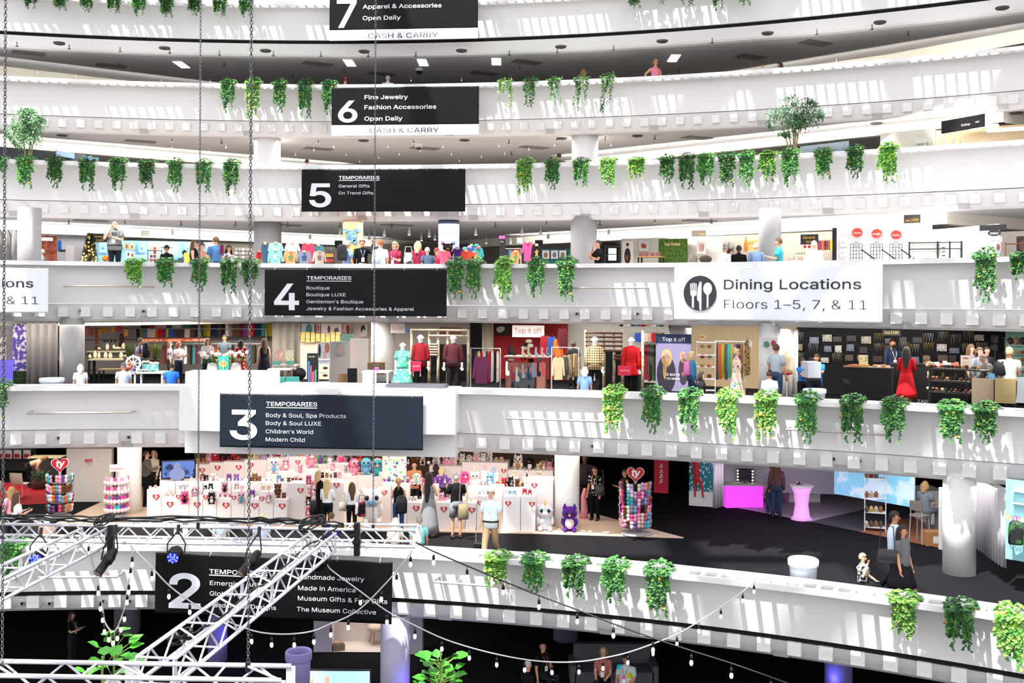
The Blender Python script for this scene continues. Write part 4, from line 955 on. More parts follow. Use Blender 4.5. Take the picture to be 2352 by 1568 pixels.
# ground level
def G_(px, py, Y, label, **k):
    p = at_y(px, py, Y); h = p.z; lg = k.get('legs', 'stand'); th = (k.get('seat', .5) if lg == 'sit' else .93) + .8; s = h / th
    if not .8 < s < 1.25: print('SIZE', label, round(s, 2))
    t = k.pop('turn', 0); q = Vector((p.x, p.y, 0)); return person(label, q, face(q) - math.radians(t), 1.75 * min(max(s, .88), 1.15), **k)
G_(165, 1412, 29.5, 'person with long hair standing in the dark under banner two', turn=-60, top='16141a', hair='br', hs='long', wom=True, arms=('fwd', 'fwd'), badge='c8c8d0')
G_(1247, 1474, 27.6, 'bald man in black with an orange lanyard in the dark', turn=-40, top='121216', hair='gr', hs='bald', badge='d8602a', sk='t', legs='sit', seat=.5)
G_(1212, 1517, 26.2, 'grey-haired person in black with back to us in the dark', turn=-120, top='0f0f13', hair='gr', legs='sit', sk='t')
G_(1386, 1486, 27.2, 'person in pink sitting on the grey sofa', turn=10, top='b8756a', hair='bl', legs='sit', wom=True, hs='bob', badge='d8602a', arms=('rest', 'rest'))
G_(1439, 1500, 26.7, 'person in a tie-dye tee sitting on the grey sofa', turn=20, top='b8c8c8', tk='multi', tsc=5, hair='dk', legs='sit', fat=1.25, sk='m', badge='d8602a', arms=('rest', 'rest'), nod=.2)
# ---------------------------------------------------------------- helpers for shop fittings
REG = {}
def reg(o, base, px, cat, group=None):
    REG.setdefault(base, []).append((px, o)); tag(o, base, cat, group); return o
def finish_labels():
    for base, v in REG.items():
        v.sort(key=lambda t: t[0])
        if len(v) > 1:
            if len(v) <= 20 and len(base.split()) <= 12:
                for i, (_, o) in enumerate(v): o['label'] = f'{base}, {ORD[i]} from the left'
            for _, o in v:
                if 'group' not in o: o['group'] = base
def lamp(L, px, q, py, w, d, watt, col=(1, .93, .84)):
    p = loc(L, px, q); ld = bpy.data.lights.new('shop_lighting', 'AREA'); ld.shape = 'RECTANGLE'; ld.size = w; ld.size_y = d; ld.energy = watt; ld.color = col
    o = bpy.data.objects.new('shop_lighting', ld); COL.objects.link(o); o.location = (p.x, p.y, RAIL[L + 1] - 2.0); o.rotation_euler = (0, 0, face(p)); return o
PW = mat('f1eeee', .6, 0, 'plain', 'ebe7e7', 0, 2); WOODM = mat('b98d62', .6, 0, 'wood', '95683f', 0, 3)
def base_pt(L, px, py): return at_z(px, py, FLOOR[L])
def boxpx(L, x0, x1, yt, yb, dep, name, m, label, cat=None, kind=None, parent=None, reg_=None, z0=None):
    """a box whose front face covers x0..x1, yt..yb (yb on the floor)"""
    a, c = base_pt(L, x0, yb), base_pt(L, x1, yb); d = c - a; w = d.length; rz = math.atan2(d.y, d.x); h = zof(yt, (a + c) / 2) - FLOOR[L]
    b = B(); b.box(w / 2, dep / 2, 0, w, dep, h); o = b.obj(name, m, parent, a, rz)
    if cat: reg(o, label, x0, cat) if reg_ is None else tag(o, label, cat)
    if kind: o['kind'] = kind; o['label'] = label
    return o, w, h
def board(L, x0, x1, yt, yb, q0, q1, name, m, label, cat=None, kind=None, th=.05, group=None):
    """an upright board between two pixel columns, q0/q1 behind the rail"""
    a, c = loc(L, x0, q0), loc(L, x1, q1); d = c - a; w = d.length; rz = math.atan2(d.y, d.x); mid = (a + c) / 2
    zt, zb = zof(yt, mid), max(zof(yb, mid), FLOOR[L]); b = B(); b.box(w / 2, th / 2, 0, w, th, zt - zb); o = b.obj(name, m, None, (a.x, a.y, zb), rz)
    if cat: reg(o, label, x0, cat, group)
    if kind: o['kind'] = kind; o['label'] = label
    o['wh'] = (w, zt - zb); return o
def curtain(L, x0, x1, yt, yb, q0, q1, m, label, pitch=.22, amp=.05):
    a, c = loc(L, x0, q0), loc(L, x1, q1); d = c - a; w = d.length; rz = math.atan2(d.y, d.x); mid = (a + c) / 2; zt, zb = zof(yt, mid), max(zof(yb, mid), FLOOR[L])
    b = B(); b.smooth = True; n = max(8, int(w / pitch * 6)); row = lambda z: [(w * i / n, amp * math.sin(2 * PI * w * i / n / pitch) * (1 + .4 * math.sin(i)), z) for i in range(n + 1)]
    b.loft([row(0), row((zt - zb) / 2), row(zt - zb)], False, False)
    o = b.obj('curtain', m, None, (a.x, a.y, zb), rz); reg(o, label, x0, 'curtain')
    md = o.modifiers.new('thick', 'SOLIDIFY'); md.thickness = .01
    b = B(); b.tube([(0, 0, zt - zb), (w, 0, zt - zb)], .02, 6); b.obj('curtain_rod', GREYM, o); return o
RED = mat('c81f2c', .5, 0, 'plain', 'b81a26', 0, 3); LW = mat('f6f4f4', .6)
HEART = [(16 * math.sin(t) ** 3 / 34, (13 * math.cos(t) - 5 * math.cos(2 * t) - 2 * math.cos(3 * t) - math.cos(4 * t)) / 34) for t in np.linspace(0, 2 * PI, 36, False)][::-1]
HD = B().prism([(x, z) for x, z in HEART], -.012, 0).data('heart_sign', RED); HD2 = B().prism([(x * 1.08, z * 1.08) for x, z in HEART], .002, .006).data('heart_rim', LW)
TY = None
def heart(parent, x, y, z, s, th=1):
    global TY
    if TY is None:
        m_ = text_data('ty', .03); P = [v.co.copy() for v in m_.vertices]; cx = (min(p.x for p in P) + max(p.x for p in P)) / 2
        for v in m_.vertices: v.co = ((v.co.x - cx) * .74 - .01 + v.co.y * .12, -.02 - v.co.z, v.co.y * .74 - .12)
        m_.materials.clear(); m_.materials.append(LW); TY = m_
    o = link('heart_sign', HD, parent, (x, y, z)); o.scale = (s,) * 3; link('heart_rim', HD2, o); link('lettering', TY, o); return o
# plush animals -------------------------------------------------
PK = {}
def plush_parts(kind, c1, c2, tk='plain'):
    key = (kind, c1, c2, tk)
    if key in PK: return PK[key]
    m1 = mat(c1, .9, 0, tk, c2 if tk != 'plain' else None, 0, 9, bump=.4, spec=.1); m2 = mat(c2, .9, 0, 'plain', None, 0, 9, bump=.4, spec=.1); out = []
    b = B()                                           # unit height 1, sitting, looking to -y
    b.ell((0, .02, .27), (.25, .22, .29), 12, 8); b.ell((0, -.03, .68), (.29, .25, .25), 14, 9)
    for s in (-1, 1): b.ell((s * .17, -.2, .09), (.09, .16, .09), 8, 6); b.ell((s * .25, -.08, .36), (.07, .09, .16), 8, 6)
    out.append(('body', b.data('plush_toy', m1)))
    em = mat('15121a', .15, 0, 'plain', '2a1c40', 0, 4)
    for s in (-1, 1): out.append(('eye', B().ell((s * .12, -.245, .72), (.062, .035, .068), 8, 6).data('eye', em)))
    b = B()
    if kind in ('cat', 'fox', 'owl', 'unicorn', 'dragon'):
        for s in (-1, 1): out.append(('ear', B().lathe([(.1, 0), (.06, .1), (.01, .2)], 8, (s * .18, -.02, .84)).data('ear', m1 if kind != 'unicorn' else m2)))
    elif kind in ('bear', 'leopard', 'sloth', 'monkey', 'pig', 'panda'):
        for s in (-1, 1): out.append(('ear', B().ell((s * .22, 0, .88), (.09, .05, .09), 8, 6).data('ear', m2 if kind == 'panda' else m1)))
    elif kind in ('dog', 'poodle', 'bunny'):
        for s in (-1, 1): out.append(('ear', B().ell((s * .29, 0, .64 if kind != 'bunny' else 1.02), (.06, .1, .17), 8, 6).data('ear', m2)))
    if kind == 'unicorn': out.append(('horn', B().lathe([(.05, 0), (.005, .22)], 8, (0, -.12, .9)).data('horn', mat('e8c25a', .3, .3))))
    if kind in ('owl', 'penguin', 'flamingo'): out.append(('beak', B().lathe([(.05, 0), (.005, .1)], 8, (0, -.3, .62)).data('beak', mat('e8a03a', .5)))); out.append(('belly', B().ell((0, -.09, .3), (.19, .15, .22), 10, 7).data('belly', m2)))
    else: out.append(('muzzle', B().ell((0, -.25, .6), (.11, .07, .08), 10, 6).data('muzzle', m2)))
    if kind in ('cat', 'fox', 'leopard', 'dragon', 'panda', 'dog'): out.append(('belly', B().ell((0, -.1, .28), (.17, .14, .2), 10, 7).data('belly', m2)))
    if kind == 'mermaid': out.append(('hair', B().ell((0, .08, .62), (.36, .22, .38), 12, 8).data('hair', m2)))
    PK[key] = out; return out
CN = {'w': ('white', 'f4efec'), 'c': ('cream', 'ead9c0'), 'p': ('pink', 'f2a6bc'), 'h': ('hot pink', 'e0508c'), 'k': ('black', '1c1a1e'), 'b': ('brown', '6a4630'), 't': ('tan', 'b98a58'), 'u': ('purple', '7a4a9c'), 'l': ('lavender', 'c4a8dc'), 'y': ('yellow', 'ecc84a'), 'o': ('orange', 'e07838'), 'r': ('red', 'c0303a'), 'g': ('green', '8cc890'), 'e': ('teal', '4ab0b4'), 'n': ('blue', '7cb4dc'), 's': ('grey', '9a989c'), 'x': ('rainbow', 'e8b0c0')}
KN = {'c': 'cat', 'd': 'dog', 'b': 'bear', 'o': 'owl', 'u': 'unicorn', 'p': 'penguin', 'l': 'leopard', 'f': 'fox', 's': 'sloth', 'g': 'pig', 'k': 'panda', 'm': 'mermaid', 'y': 'bunny', 'n': 'flamingo', 'r': 'dragon', 'z': 'poodle', 'j': 'monkey'}
def plush(px, py, hpx, code, Y, where, turn=None, hang=False):
    """code: kind letter, main colour, second colour"""
    p = at_y(px, py, Y); h = hpx / F * Y * 1.06; kind = KN[code[0]]; n1, c1 = CN[code[1]]; n2, c2 = CN[code[2]]
    ps = plush_parts(kind, c1, c2, 'multi' if code[1] == 'x' else ('spots' if kind == 'leopard' else 'plain'))
    o = link('plush_toy', ps[0][1], None, p, face(p) + math.radians(R.uniform(-25, 25) if turn is None else turn)); o.scale = (h,) * 3
    if hpx > 8:
        for nm, d in ps[1:]: link(nm, d, o)
    if hang:
        b = B(); b.tube([(0, 0, .9), (0, .1, 1.12)], .03, 4); b.obj('hanging_loop', m := mat('c0303a', .6), o)
    return reg(o, f'{n1} plush {kind} {where}', px, 'plush toy')
# ---------------------------------------------------------------- level of banner two: the plush booth
def yb_(x): return 1199 + (x - 340) * .027
def YX(x): return base_pt(2, x, yb_(x)).y
bf = slab_pts = None
b = B(); pts = [base_pt(2, x, y) for x, y in ((120, 1207), (352, 1212), (1240, 1226), (1570, 1236), (1330, 1172), (1240, 1150), (300, 1118), (250, 1146))]
b.add([(p.x, p.y, FLOOR[2] + .03) for p in pts] + [(p.x, p.y, FLOOR[2]) for p in pts], [tuple(range(8))] + [(i, i + 8, (i + 1) % 8 + 8, (i + 1) % 8) for i in range(8)])
struct(b.obj('floor', mat('e8cfb8', .8, 0, 'plain', 'dec2aa', 0, 6)), 'beige carpet of the plush booth')
row = 'on the front pedestals'
def ped(x0, x1, yt, dq=0, hs=None, dep=.55, label='white display pedestal of the plush booth front row'):
    xm = (x0 + x1) / 2; a, c = base_pt(2, x0, yb_(x0)), base_pt(2, x1, yb_(x1)); k = 1 + dq / a.y
    a, c = Vector((a.x * k, a.y * k, a.z)), Vector((c.x * k, c.y * k, c.z)); d = c - a; w = d.length; h = zof(yt, (a + c) / 2) - FLOOR[2]
    b = B(); b.box(w / 2, dep / 2, 0, w * .99, dep, h - .03); o = b.obj('display_pedestal', PW, None, (a.x, a.y, a.z + .03), math.atan2(d.y, d.x)); reg(o, label, x0, 'pedestal')
    if hs: heart(o, w * hs[0], -.006, zof(hs[1], (a + c) / 2) - FLOOR[2] - .03, hs[2] / F * a.y)
    return a.y
fr = [(337, 370, 1124, (.66, 1141, 18)), (371, 404, 1143, (.6, 1158, 18)), (404, 434, 1126, (.2, 1141, 14)), (435, 465, 1144, (.6, 1159, 18)), (466, 497, 1127, (.2, 1142, 14)), (498, 530, 1145, (.66, 1160, 18)), (531, 561, 1128, (.2, 1143, 14)), (562, 594, 1146, (.72, 1161, 18)), (595, 627, 1129, (.2, 1145, 14)), (628, 659, 1147, (.65, 1162, 18)), (660, 700, 1110, (.75, 1126, 16)),
      (756, 790, 1108, (.5, 1114, 16)), (877, 898, 1113, (.25, 1131, 15)), (899, 934, 1115, None), (935, 967, 1154, (.65, 1167, 17)), (968, 1001, 1117, None), (1002, 1034, 1154, (.55, 1169, 17)), (1035, 1068, 1117, None), (1069, 1094, 1155, (.6, 1171, 17)), (1095, 1124, 1139, (.25, 1155, 14)), (1125, 1154, 1118, None), (1155, 1195, 1140, (.3, 1156, 15)), (1196, 1229, 1140, (.78, 1157, 15))]
for x0, x1, yt, hs in fr: YF = ped(x0, x1, yt, 0 if yt > 1120 else .35, hs)
for x0, x1, yt, hs in [(366, 402, 1105, None), (403, 465, 1106, None), (466, 530, 1107, None), (531, 600, 1107, None), (601, 659, 1108, None), (1036, 1130, 1116, None), (1156, 1215, 1120, None), (1216, 1270, 1102, (.2, 1115, 15))]: ped(x0, x1, yt, .75, hs, .7, 'white display counter of the plush booth second row')
for x0, x1, yt, hs in [(448, 480, 1066, (.5, 1080, 15)), (480, 512, 1062, (.6, 1074, 15)), (512, 560, 1060, (.75, 1073, 15)), (560, 612, 1056, (.3, 1068, 15)), (612, 655, 1052, (.5, 1070, 13)), (655, 712, 1050, (.5, 1061, 13)), (712, 750, 1068, None), (750, 800, 1065, None), (985, 1060, 1070, None), (1060, 1165, 1062, (.92, 1080, 13)), (1165, 1270, 1080, None)]: ped(x0, x1, yt, 3.2, hs, .8, 'tall white display block at the back of the plush booth')
T = lambda s: [t.split(',') for t in s.split()]
T2 = '1140,1117,10,dct 1150,1117,12,bct 1165,1118,13,ckw 1195,1119,12,cct 1072,1115,11,cwp 1080,1115,13,uwp 1098,1116,12,bcw 1113,1117,13,cws 1120,1117,10,dws 975,1113,15,ohp 983,1113,13,uhp 992,1113,16,cul 950,1113,10,bpw 915,1113,13,lup 760,1097,12,cwb 770,1097,13,bbt 780,1097,14,cpw'
YB = base_pt(2, 600, yb_(600)).y
for x, y, h, c in T('345,1124,9,dcw 357,1124,11,dct 377,1142,11,cwp 387,1142,12,cwp 397,1142,11,ccp 415,1126,15,dws 426,1127,18,dws 447,1143,26,uxw 472,1127,13,ckw 484,1127,17,ckw 505,1145,13,lpk 518,1146,13,lpk 528,1145,11,lpk 543,1127,18,cxw 556,1127,12,cxw 580,1145,20,ouw 604,1129,16,bcp 616,1129,16,bcp 640,1146,13,sbt 652,1146,15,sbt 945,1153,14,dws 955,1153,14,cws 1014,1153,22,upl 1024,1153,11,cpw 1082,1154,14,cwy 1103,1138,13,cws 1113,1138,12,yws 1171,1139,13,onw 1182,1139,14,dnw 1205,1139,17,orw 1217,1139,14,orw'): plush(float(x), float(y), float(h), c, YX(float(x)) + .3, row)
for x, y, h, c in T('424,1157,28,chk 486,1157,26,ckw 516,1131,24,lpk 554,1156,27,cxe 617,1155,22,dxw 638,1136,25,sbt'): plush(float(x), float(y), float(h), c, YX(float(x)) - .12, 'hanging on the pedestal fronts', 0, True)
row = 'on the second row counter'
for x, y, h, c in T('374,1105,22,uwp 387,1105,11,cyw 440,1105,10,uwp 452,1105,9,cpw 466,1106,19,dbp 474,1106,15,cks 490,1106,19,cws 500,1107,12,cwp 526,1107,19,ouw 543,1107,19,lul 556,1107,11,clw 575,1107,12,jbt 585,1107,20,lbt 596,1107,14,lbt 612,1108,9,cnw 622,1108,10,dcw 640,1108,19,pnw 649,1108,10,cul 663,1109,13,jbt 672,1109,12,jbt 681,1109,16,cpk 690,1109,12,dbt 740,1097,13,jkt 751,1097,12,lby 893,1112,14,cuk 902,1112,11,ceu 911,1113,12,chp 925,1113,11,cup 936,1112,17,cpk 946,1113,12,cwp 957,1112,26,dwg 967,1113,16,cpw 1000,1111,15,cul 1010,1112,21,uul 1022,1111,18,cuw 1032,1112,15,cul 1066,1115,34,zhp 1091,1116,32,zwp 1105,1115,14,cws 1127,1117,30,fnw 1143,1117,12,bot 1158,1117,20,bro 1173,1117,22,cks 1188,1118,19,bbk 1200,1119,11,bbk ' + T2): plush(float(x), float(y), float(h), c, YX(float(x)) + 1.0, row)
row = 'on the tall blocks at the back of the booth'
for x, y, h, c in T('455,1066,14,cyw 468,1066,13,foy 482,1062,27,gpe 495,1061,27,grp 510,1060,19,ckr 523,1060,18,ckr 536,1060,18,crk 548,1060,14,grw 574,1056,15,byt 585,1056,14,bcw 596,1056,19,cct 607,1056,20,yls 622,1052,13,cws 638,1050,17,bro 650,1050,14,dws 662,1050,13,cnw 673,1050,20,cle 691,1050,15,pro 704,1050,13,psw 736,1068,36,rgu 757,1066,32,psw 783,1065,31,nph 803,1064,26,lsk 826,1062,20,nro 937,1068,20,kkw 948,1066,16,bbt 958,1066,22,bbt 971,1068,20,kwk 985,1069,23,pkw 1003,1070,29,cws 1025,1072,28,upw 1041,1073,32,cwp 1062,1064,22,cwc 1050,1056,12,jwc 1078,1063,20,dcw 1095,1062,26,cwp 1110,1062,22,bwc 1125,1062,24,cws 1140,1063,14,dct 1152,1064,16,dco 1190,1079,34,cwt 1218,1080,30,pkw 1248,1080,24,dtw 1180,1082,12,cct 1236,1081,16,ucw 1262,1081,22,yps'): plush(float(x), float(y), float(h), c, YX(float(x)) + 3.6, row)
row = 'in the middle of the plush booth'
def stand_for(px, py, Y, w=.5):
    p = at_y(px, py, Y); b = B(); b.box(0, 0, 0, w, .4, p.z - FLOOR[2]); o = b.obj('display_pedestal', PW, None, (p.x, p.y, FLOOR[2]), face(p)); reg(o, 'slim white display plinth inside the plush booth', px, 'pedestal')
for x, y, h, c in T('630,1086,34,cwn 657,1079,27,cpw 649,1093,20,bpw 713,1073,40,bpw 814,1090,36,mph 841,1089,36,mne 867,1092,38,mep 831,1121,36,mty 765,1080,18,cpw 795,1085,22,cws 690,1085,18,bpc 727,1084,16,cge 1135,1085,12,dnw 1115,1080,12,cpw 1090,1083,12,bcw 1210,1095,14,kwk 1239,1099,18,bct 1181,1094,14,bcw 880,1082,14,cuw'):
    plush(float(x), float(y), float(h), c, YX(float(x)) + 2.2, row)
    stand_for(float(x), float(y), YX(float(x)) + 2.2, .5 if float(h) > 15 else .26)
for i, c in enumerate(('chp', 'cpw', 'cwp', 'lpw', 'ckw', 'cep', 'chw', 'cbp')): plush(709 + (i % 2) * 10, 1112 + i * 12, 20, c, YX(709) - .1, 'stacked beside the tall pedestal', None)
plush(853, 1202, 82, 'bwn', YX(853) - .1, 'of giant size sitting on the booth floor')
# sequin owl, iridescent unicorn, long pink plush
def big(px, py, h, kind, c1, c2, k2, label):
    p = base_pt(2, px, py); ps = plush_parts(kind, c1, c2, k2); o = link('plush_toy', ps[0][1], None, (p.x, p.y, p.z + .03), face(p)); o.scale = (h / F * p.y * 1.05,) * 3
    for nm, d in ps[1:]: link(nm, d, o)
    tag(o, label, 'plush toy'); return o
big(1308, 1221, 58, 'owl', '5c2a90', 'e8dcd8', 'plain', 'large purple sequin owl with pale face on the booth carpet')
big(1252, 1219, 62, 'unicorn', 'b8e0e0', 'f0d0e0', 'sequin', 'large iridescent unicorn sitting beside the shiny column')
pk = base_pt(2, 1340, 1192); b = B(); b.smooth = True; b.tube([(0, 0, 0), (.03, 0, .3), (0, 0, .7), (.05, 0, .95)], [.12, .11, .08, .05], 8); tag(b.obj('plush_toy', cloth('f2a0b0'), None, pk), 'long pink plush hanging behind the shiny column', 'plush toy')
# booth back wall of cards, shiny columns
board(2, 880, 935, 1040, 1110, 6.4, 6.4, 'display_wall', mat('f4e8dc', .6, 0, 'multi', 'f4e8dc', 0, 9), 'wall of small coloured keyrings in the plush booth', 'display wall')
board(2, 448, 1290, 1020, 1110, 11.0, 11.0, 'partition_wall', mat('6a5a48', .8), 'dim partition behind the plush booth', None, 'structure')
IR = mat('efe6e4', .25, .1, 'sequin', 'd8e8e2', 0, 7, bump=.6); 
for px, w, y, lab in ((297, 54, 1176, 'column wrapped in iridescent fabric left of the plush booth'), (1302, 58, 1210, 'column wrapped in iridescent fabric right of the plush booth')):
    p = base_pt(2, px, y); r = w / F * p.y / 2; b = B(); b.smooth = True; b.lathe([(r * 1.06, 0), (r * .98, .5), (r, 2.35)], 26); struct(b.obj('column', IR, None, p), lab)
# television
a = at_y(370, 1101, YB + 1.0); w = 76 / F * (YB + 1); b = B(); b.box(w / 2, 0, 0, w, .08, w * .56); tv = tag(b.obj('television', DARK, None, a, face(a)), 'television showing a person in a crowd beside the plush booth', 'television')
b = B(); b.box(w / 2, -.045, .05, w * .93, .01, w * .49); b.obj('screen', mat('4a6aa8', .4, 0, 'blot', '1a2a50', .5, 3), tv)
b = B(); b.ell((w * .46, -.055, w * .36), (.11, .01, .14), 12, 8); b.ell((w * .46, -.055, w * .14), (.24, .01, .2), 12, 8); b.obj('picture_figure', mat('7a86b0', .4, 0, 'plain', None, .3), tv); b = B(); b.box(w / 2, .1, -.3, .3, .2, .3); b.obj('stand', DARK, tv)
# spinner racks
def spinner(L, px, yt, yb, wpx, tiers, label, slip=False, hd=None):
    p = base_pt(L, px, yb); k = p.y / F; h = (yb - yt) * k; r = wpx * k / 2; o = thing('spinner_rack', label, 'display rack', p, face(p))
    b = B(); b.tube([(0, 0, .05), (0, 0, h)], .04, 8); b.obj('pole', GREYM, o)
    b = B(); b.lathe([(r * .9, .04), (r * .9, .08), (.06, .12)], 18); b.obj('base', GREYM, o)
    if hd == 'heart': heart(o, 0, -.06, h + .16, .5)
    if hd == 'sign':
        b = B(); b.box(0, -.03, h, .42, .02, .22); sg = b.obj('header_sign', LW, o); text('Fashion', RED, sg, -.17, h + .06, .17, .09, -.05)
    for i in range(tiers):
        z = h * (.14 + .8 * i / tiers); b = B(); b.lathe([(r * .8, z), (r * .84, z + .02), (.05, z + .04)], 18); b.obj('tray', GREYM, o)
        n = 10 if slip else 15
        for j in range(n):
            a = PI + PI * (j + .5) / n * 1.0 if slip else PI * (.92 + 1.16 * (j + .5) / n)
            v = Vector((r * .9 * math.cos(a), r * .9 * math.sin(a), z + .1)); q = Matrix.Rotation(face(p), 3, 'Z') @ v + p
            if slip:
                c = R.choice(('wp' if i > 1 else 'eu') + 'h'); nm, cc = CN[c]; key = ('slip', c)
                if key not in PK:
                    bb = B(); bb.ell((0, 0, .0), (.06, .05, .13), 8, 6); PK[key] = bb.data('slipper', cloth(cc)), B().ell((0, -.03, -.05), (.062, .05, .07), 8, 5).data('toe_cap', cloth('f4e8ea'))
                t = link('slipper', PK[key][0], None, q, face(p) + a + PI / 2); link('toe_cap', PK[key][1], t); tag(t, f'{nm} slipper on the slipper spinner beside the shiny column', 'slipper', f'{nm} slippers on the spinner')
            else:
                c = R.choice('kwpbhsnuelco'); nm, cc = CN[c]; key = ('clip', c)
                if key not in PK:
                    bb = B(); bb.ell((0, 0, .0), (.05, .045, .07), 7, 5); bb.ell((0, -.01, .09), (.055, .05, .05), 7, 5); PK[key] = bb.data('clip_toy', cloth(cc))
                t = link('clip_toy', PK[key], None, q + Vector((0, 0, R.uniform(-.02, .03))), face(p) + a + PI / 2); t.scale = (1.15, 1.15, 1.15); tag(t, f'small {nm} clip toy on the {label.split(" spinner")[0]} spinner', 'plush toy', f'{nm} clip toys on the {label.split(" spinner")[0]} spinner')
    return o
spinner(2, 137, 1078, 1190, 58, 4, 'left toy spinner under a heart sign', hd='heart'); spinner(2, 268, 1082, 1186, 52, 4, 'slipper spinner with a white header sign', True, 'sign'); spinner(2, 1459, 1100, 1228, 74, 6, 'right toy spinner under a heart sign', hd='heart')
# left corner: white panel, red carpet, chairs
boxpx(2, 152, 256, 1030, 1152, .2, 'partition_wall', mat('e4dcd6', .7), 'white standpipe panel left of the shiny column', None, 'structure')
sp = at_y(205, 1060, base_pt(2, 204, 1152).y - .03); b = B(); b.box(0, 0, 0, .26, .01, .08); o = tag(b.obj('wall_sign', RED, None, sp, face(sp)), 'small red and white fire standpipe sign on the white panel', 'sign'); text('FIRE', LW, o, -.09, .025, .09, .035, -.01); text('STANDPIPE', RED, o, -.12, -.07, .12, .04, -.004); text('VALVE', RED, o, -.07, -.13, .07, .04, -.004)
b = B(); pts = [base_pt(2, x, y) for x, y in ((-40, 1165), (110, 1157), (105, 1122), (40, 1108), (-40, 1108))]; b.add([(p.x, p.y, FLOOR[2] + .015) for p in pts], [(0, 1, 2, 3, 4)]); struct(b.obj('floor', mat('c01822', .9, 0, 'plain', 'a8141c', 0, 9)), 'red carpet at the left end of the level')
def chair(L, px, py, label, m, turn=0):
    p = base_pt(L, px, py); o = thing('shell_chair', label, 'chair', p, face(p) + turn); b = B(); b.smooth = True; b.loft([[(x, y, z) for x in (-.22, -.1, .1, .22)] for y, z in ((-.22, .45), (0, .43), (.2, .46), (.26, .7), (.28, .84))], False, False); s_ = b.obj('seat', m, o); s_.modifiers.new('thick', 'SOLIDIFY').thickness = .02
    for x in (-1, 1):
        for y in (-1, 1): b = B(); b.tube([(x * .14, y * .14, .43), (x * .2, y * .2, 0)], .014, 5); b.obj('leg', GREYM, o)
chair(2, 47, 1140, 'pale shell chair behind the bending woman', mat('f0e0cc', .5), 2.6); chair(2, 20, 1160, 'pale shell chair at the left edge', mat('f0e0cc', .5), 2)
o, w, h = boxpx(2, 66, 140, 1052, 1108, .5, 'shop_counter', mat('3a363a', .6), 'dark counter with pale top behind the bending woman', 'counter'); b = B(); b.box(w / 2, .25, h, w + .06, .6, .04); b.obj('counter_top', mat('e0cfa8', .5), o)
board(2, -30, 84, 1018, 1085, 16, 15.4, 'partition_wall', mat('3c3638', .7), 'dark booth wall at the left end', None, 'structure')
for i, x in enumerate((2, 20, 41, 63)):
    o = board(2, x - 8, x + 8, 1033, 1053, 15.1, 15.0, 'wall_poster', LW, 'small white poster with red block on the dark booth wall', 'poster'); w, h = o['wh']; b = B(); b.box(w * .5, -.01, h * .1, w * .7, .01, h * .45); b.obj('print', RED, o)
pb = base_pt(2, 93, 1122); o = thing('basket_plant', 'leafy green plant in a brown basket near the bending woman', 'plant', pb); b = B(); b.smooth = True; b.lathe([(.24, 0), (.3, .2), (.27, .3)], 14); b.obj('basket', mat('5a3a28', .8), o); b = B(); rr = random.Random(5)
for _ in range(90): a = rr.uniform(0, 6.3); q = rr.random(); leaf(b, (.35 * q * math.cos(a), .35 * q * math.sin(a), .3 + .25 * rr.random()), (math.cos(a), math.sin(a), rr.uniform(.2, 1)), (0, 0, 1), .14, .4)
b.cur = 0; b.obj('leaves', GD[:1], o)
# bags carried on this level
def bag(L, px, py, Y, w, h, label, m, strap=None, kind='shoulder_bag'):
    p = at_y(px, py, Y); b = B(); b.smooth = True; b.loft([[(w * .5 * s * math.cos(t), .09 * math.sin(t) * s2, z * h) for t in np.linspace(0, 2 * PI, 14, False)] for z, s, s2 in ((0, .85, .6), (.1, 1, 1), (.6, .97, .9), (1, .85, .35))]); o = tag(b.obj(kind, m, None, p, face(p)), label, 'bag')
    b = B(); b.tube([(-w * .38, 0, h), (-w * .3, .02, h + (strap or .2)), (w * .3, .02, h + (strap or .2)), (w * .38, 0, h)], .012, 5); b.obj('strap', m, o); return o
Yw = base_pt(2, 1048, 1236).y
bag(2, 1064, 1192, Yw - .3, .3, .42, 'olive canvas shoulder bag of the man in shorts', cloth('8a7d62'), .55); bag(2, 831, 1186, Yw - .2, .22, .4, 'black tote bag beside the woman with brown hair', cloth('17171b', 'c04060', 'blot', 5)); bag(2, 822, 1183, Yw - .1, .16, .36, 'white and red shopping bag beside the black tote', cloth('f0f0f0', 'c02030', 'blot', 4)); bag(2, 786, 1172, Yw - .2, .2, .24, 'taupe handbag of the woman with brown hair', cloth('a89c90'), .25); bag(2, 720, 1180, Yw + .2, .22, .38, 'black shoulder bag between the two blonde women', cloth('121216'), .3)
def backpack(p, rz, label, m, h=.5):
    b = B(); b.smooth = True; sg = lambda v: math.copysign(abs(v) ** .5, v); b.loft([[(.165 * s_ * sg(math.cos(t)), .1 * s_ * sg(math.sin(t)), z * h) for t in np.linspace(0, 2 * PI, 20, False)] for z, s_ in ((0, .8), (.04, .97), (.6, 1), (.85, .88), (.97, .6), (1, .3))]); o = tag(b.obj('backpack', m, None, p, rz), label, 'backpack'); b = B(); b.box(0, -.11, h * .1, .22, .06, h * .38); b.obj('pocket', m, o)
    for s in (-1, 1): b = B(); b.tube([(s * .1, .08, h * .9), (s * .12, .2, h * .8), (s * .12, .16, h * .3)], .02, 5); b.obj('strap', m, o)
q = at_y(922, 1178, base_pt(2, 915, 1228).y - .28); backpack(q, face(q), 'black leather backpack worn by the woman in jeans', mat('0f0f12', .35))
bag(2, 1378, 1137, 29.6, .26, .3, 'black handbag of the woman in dots', mat('2a2826', .4), .4); bag(2, 2037, 1293, 22.6, .42, .3, 'black briefcase bag carried by the striding man', mat('2c2c30', .4), .5)
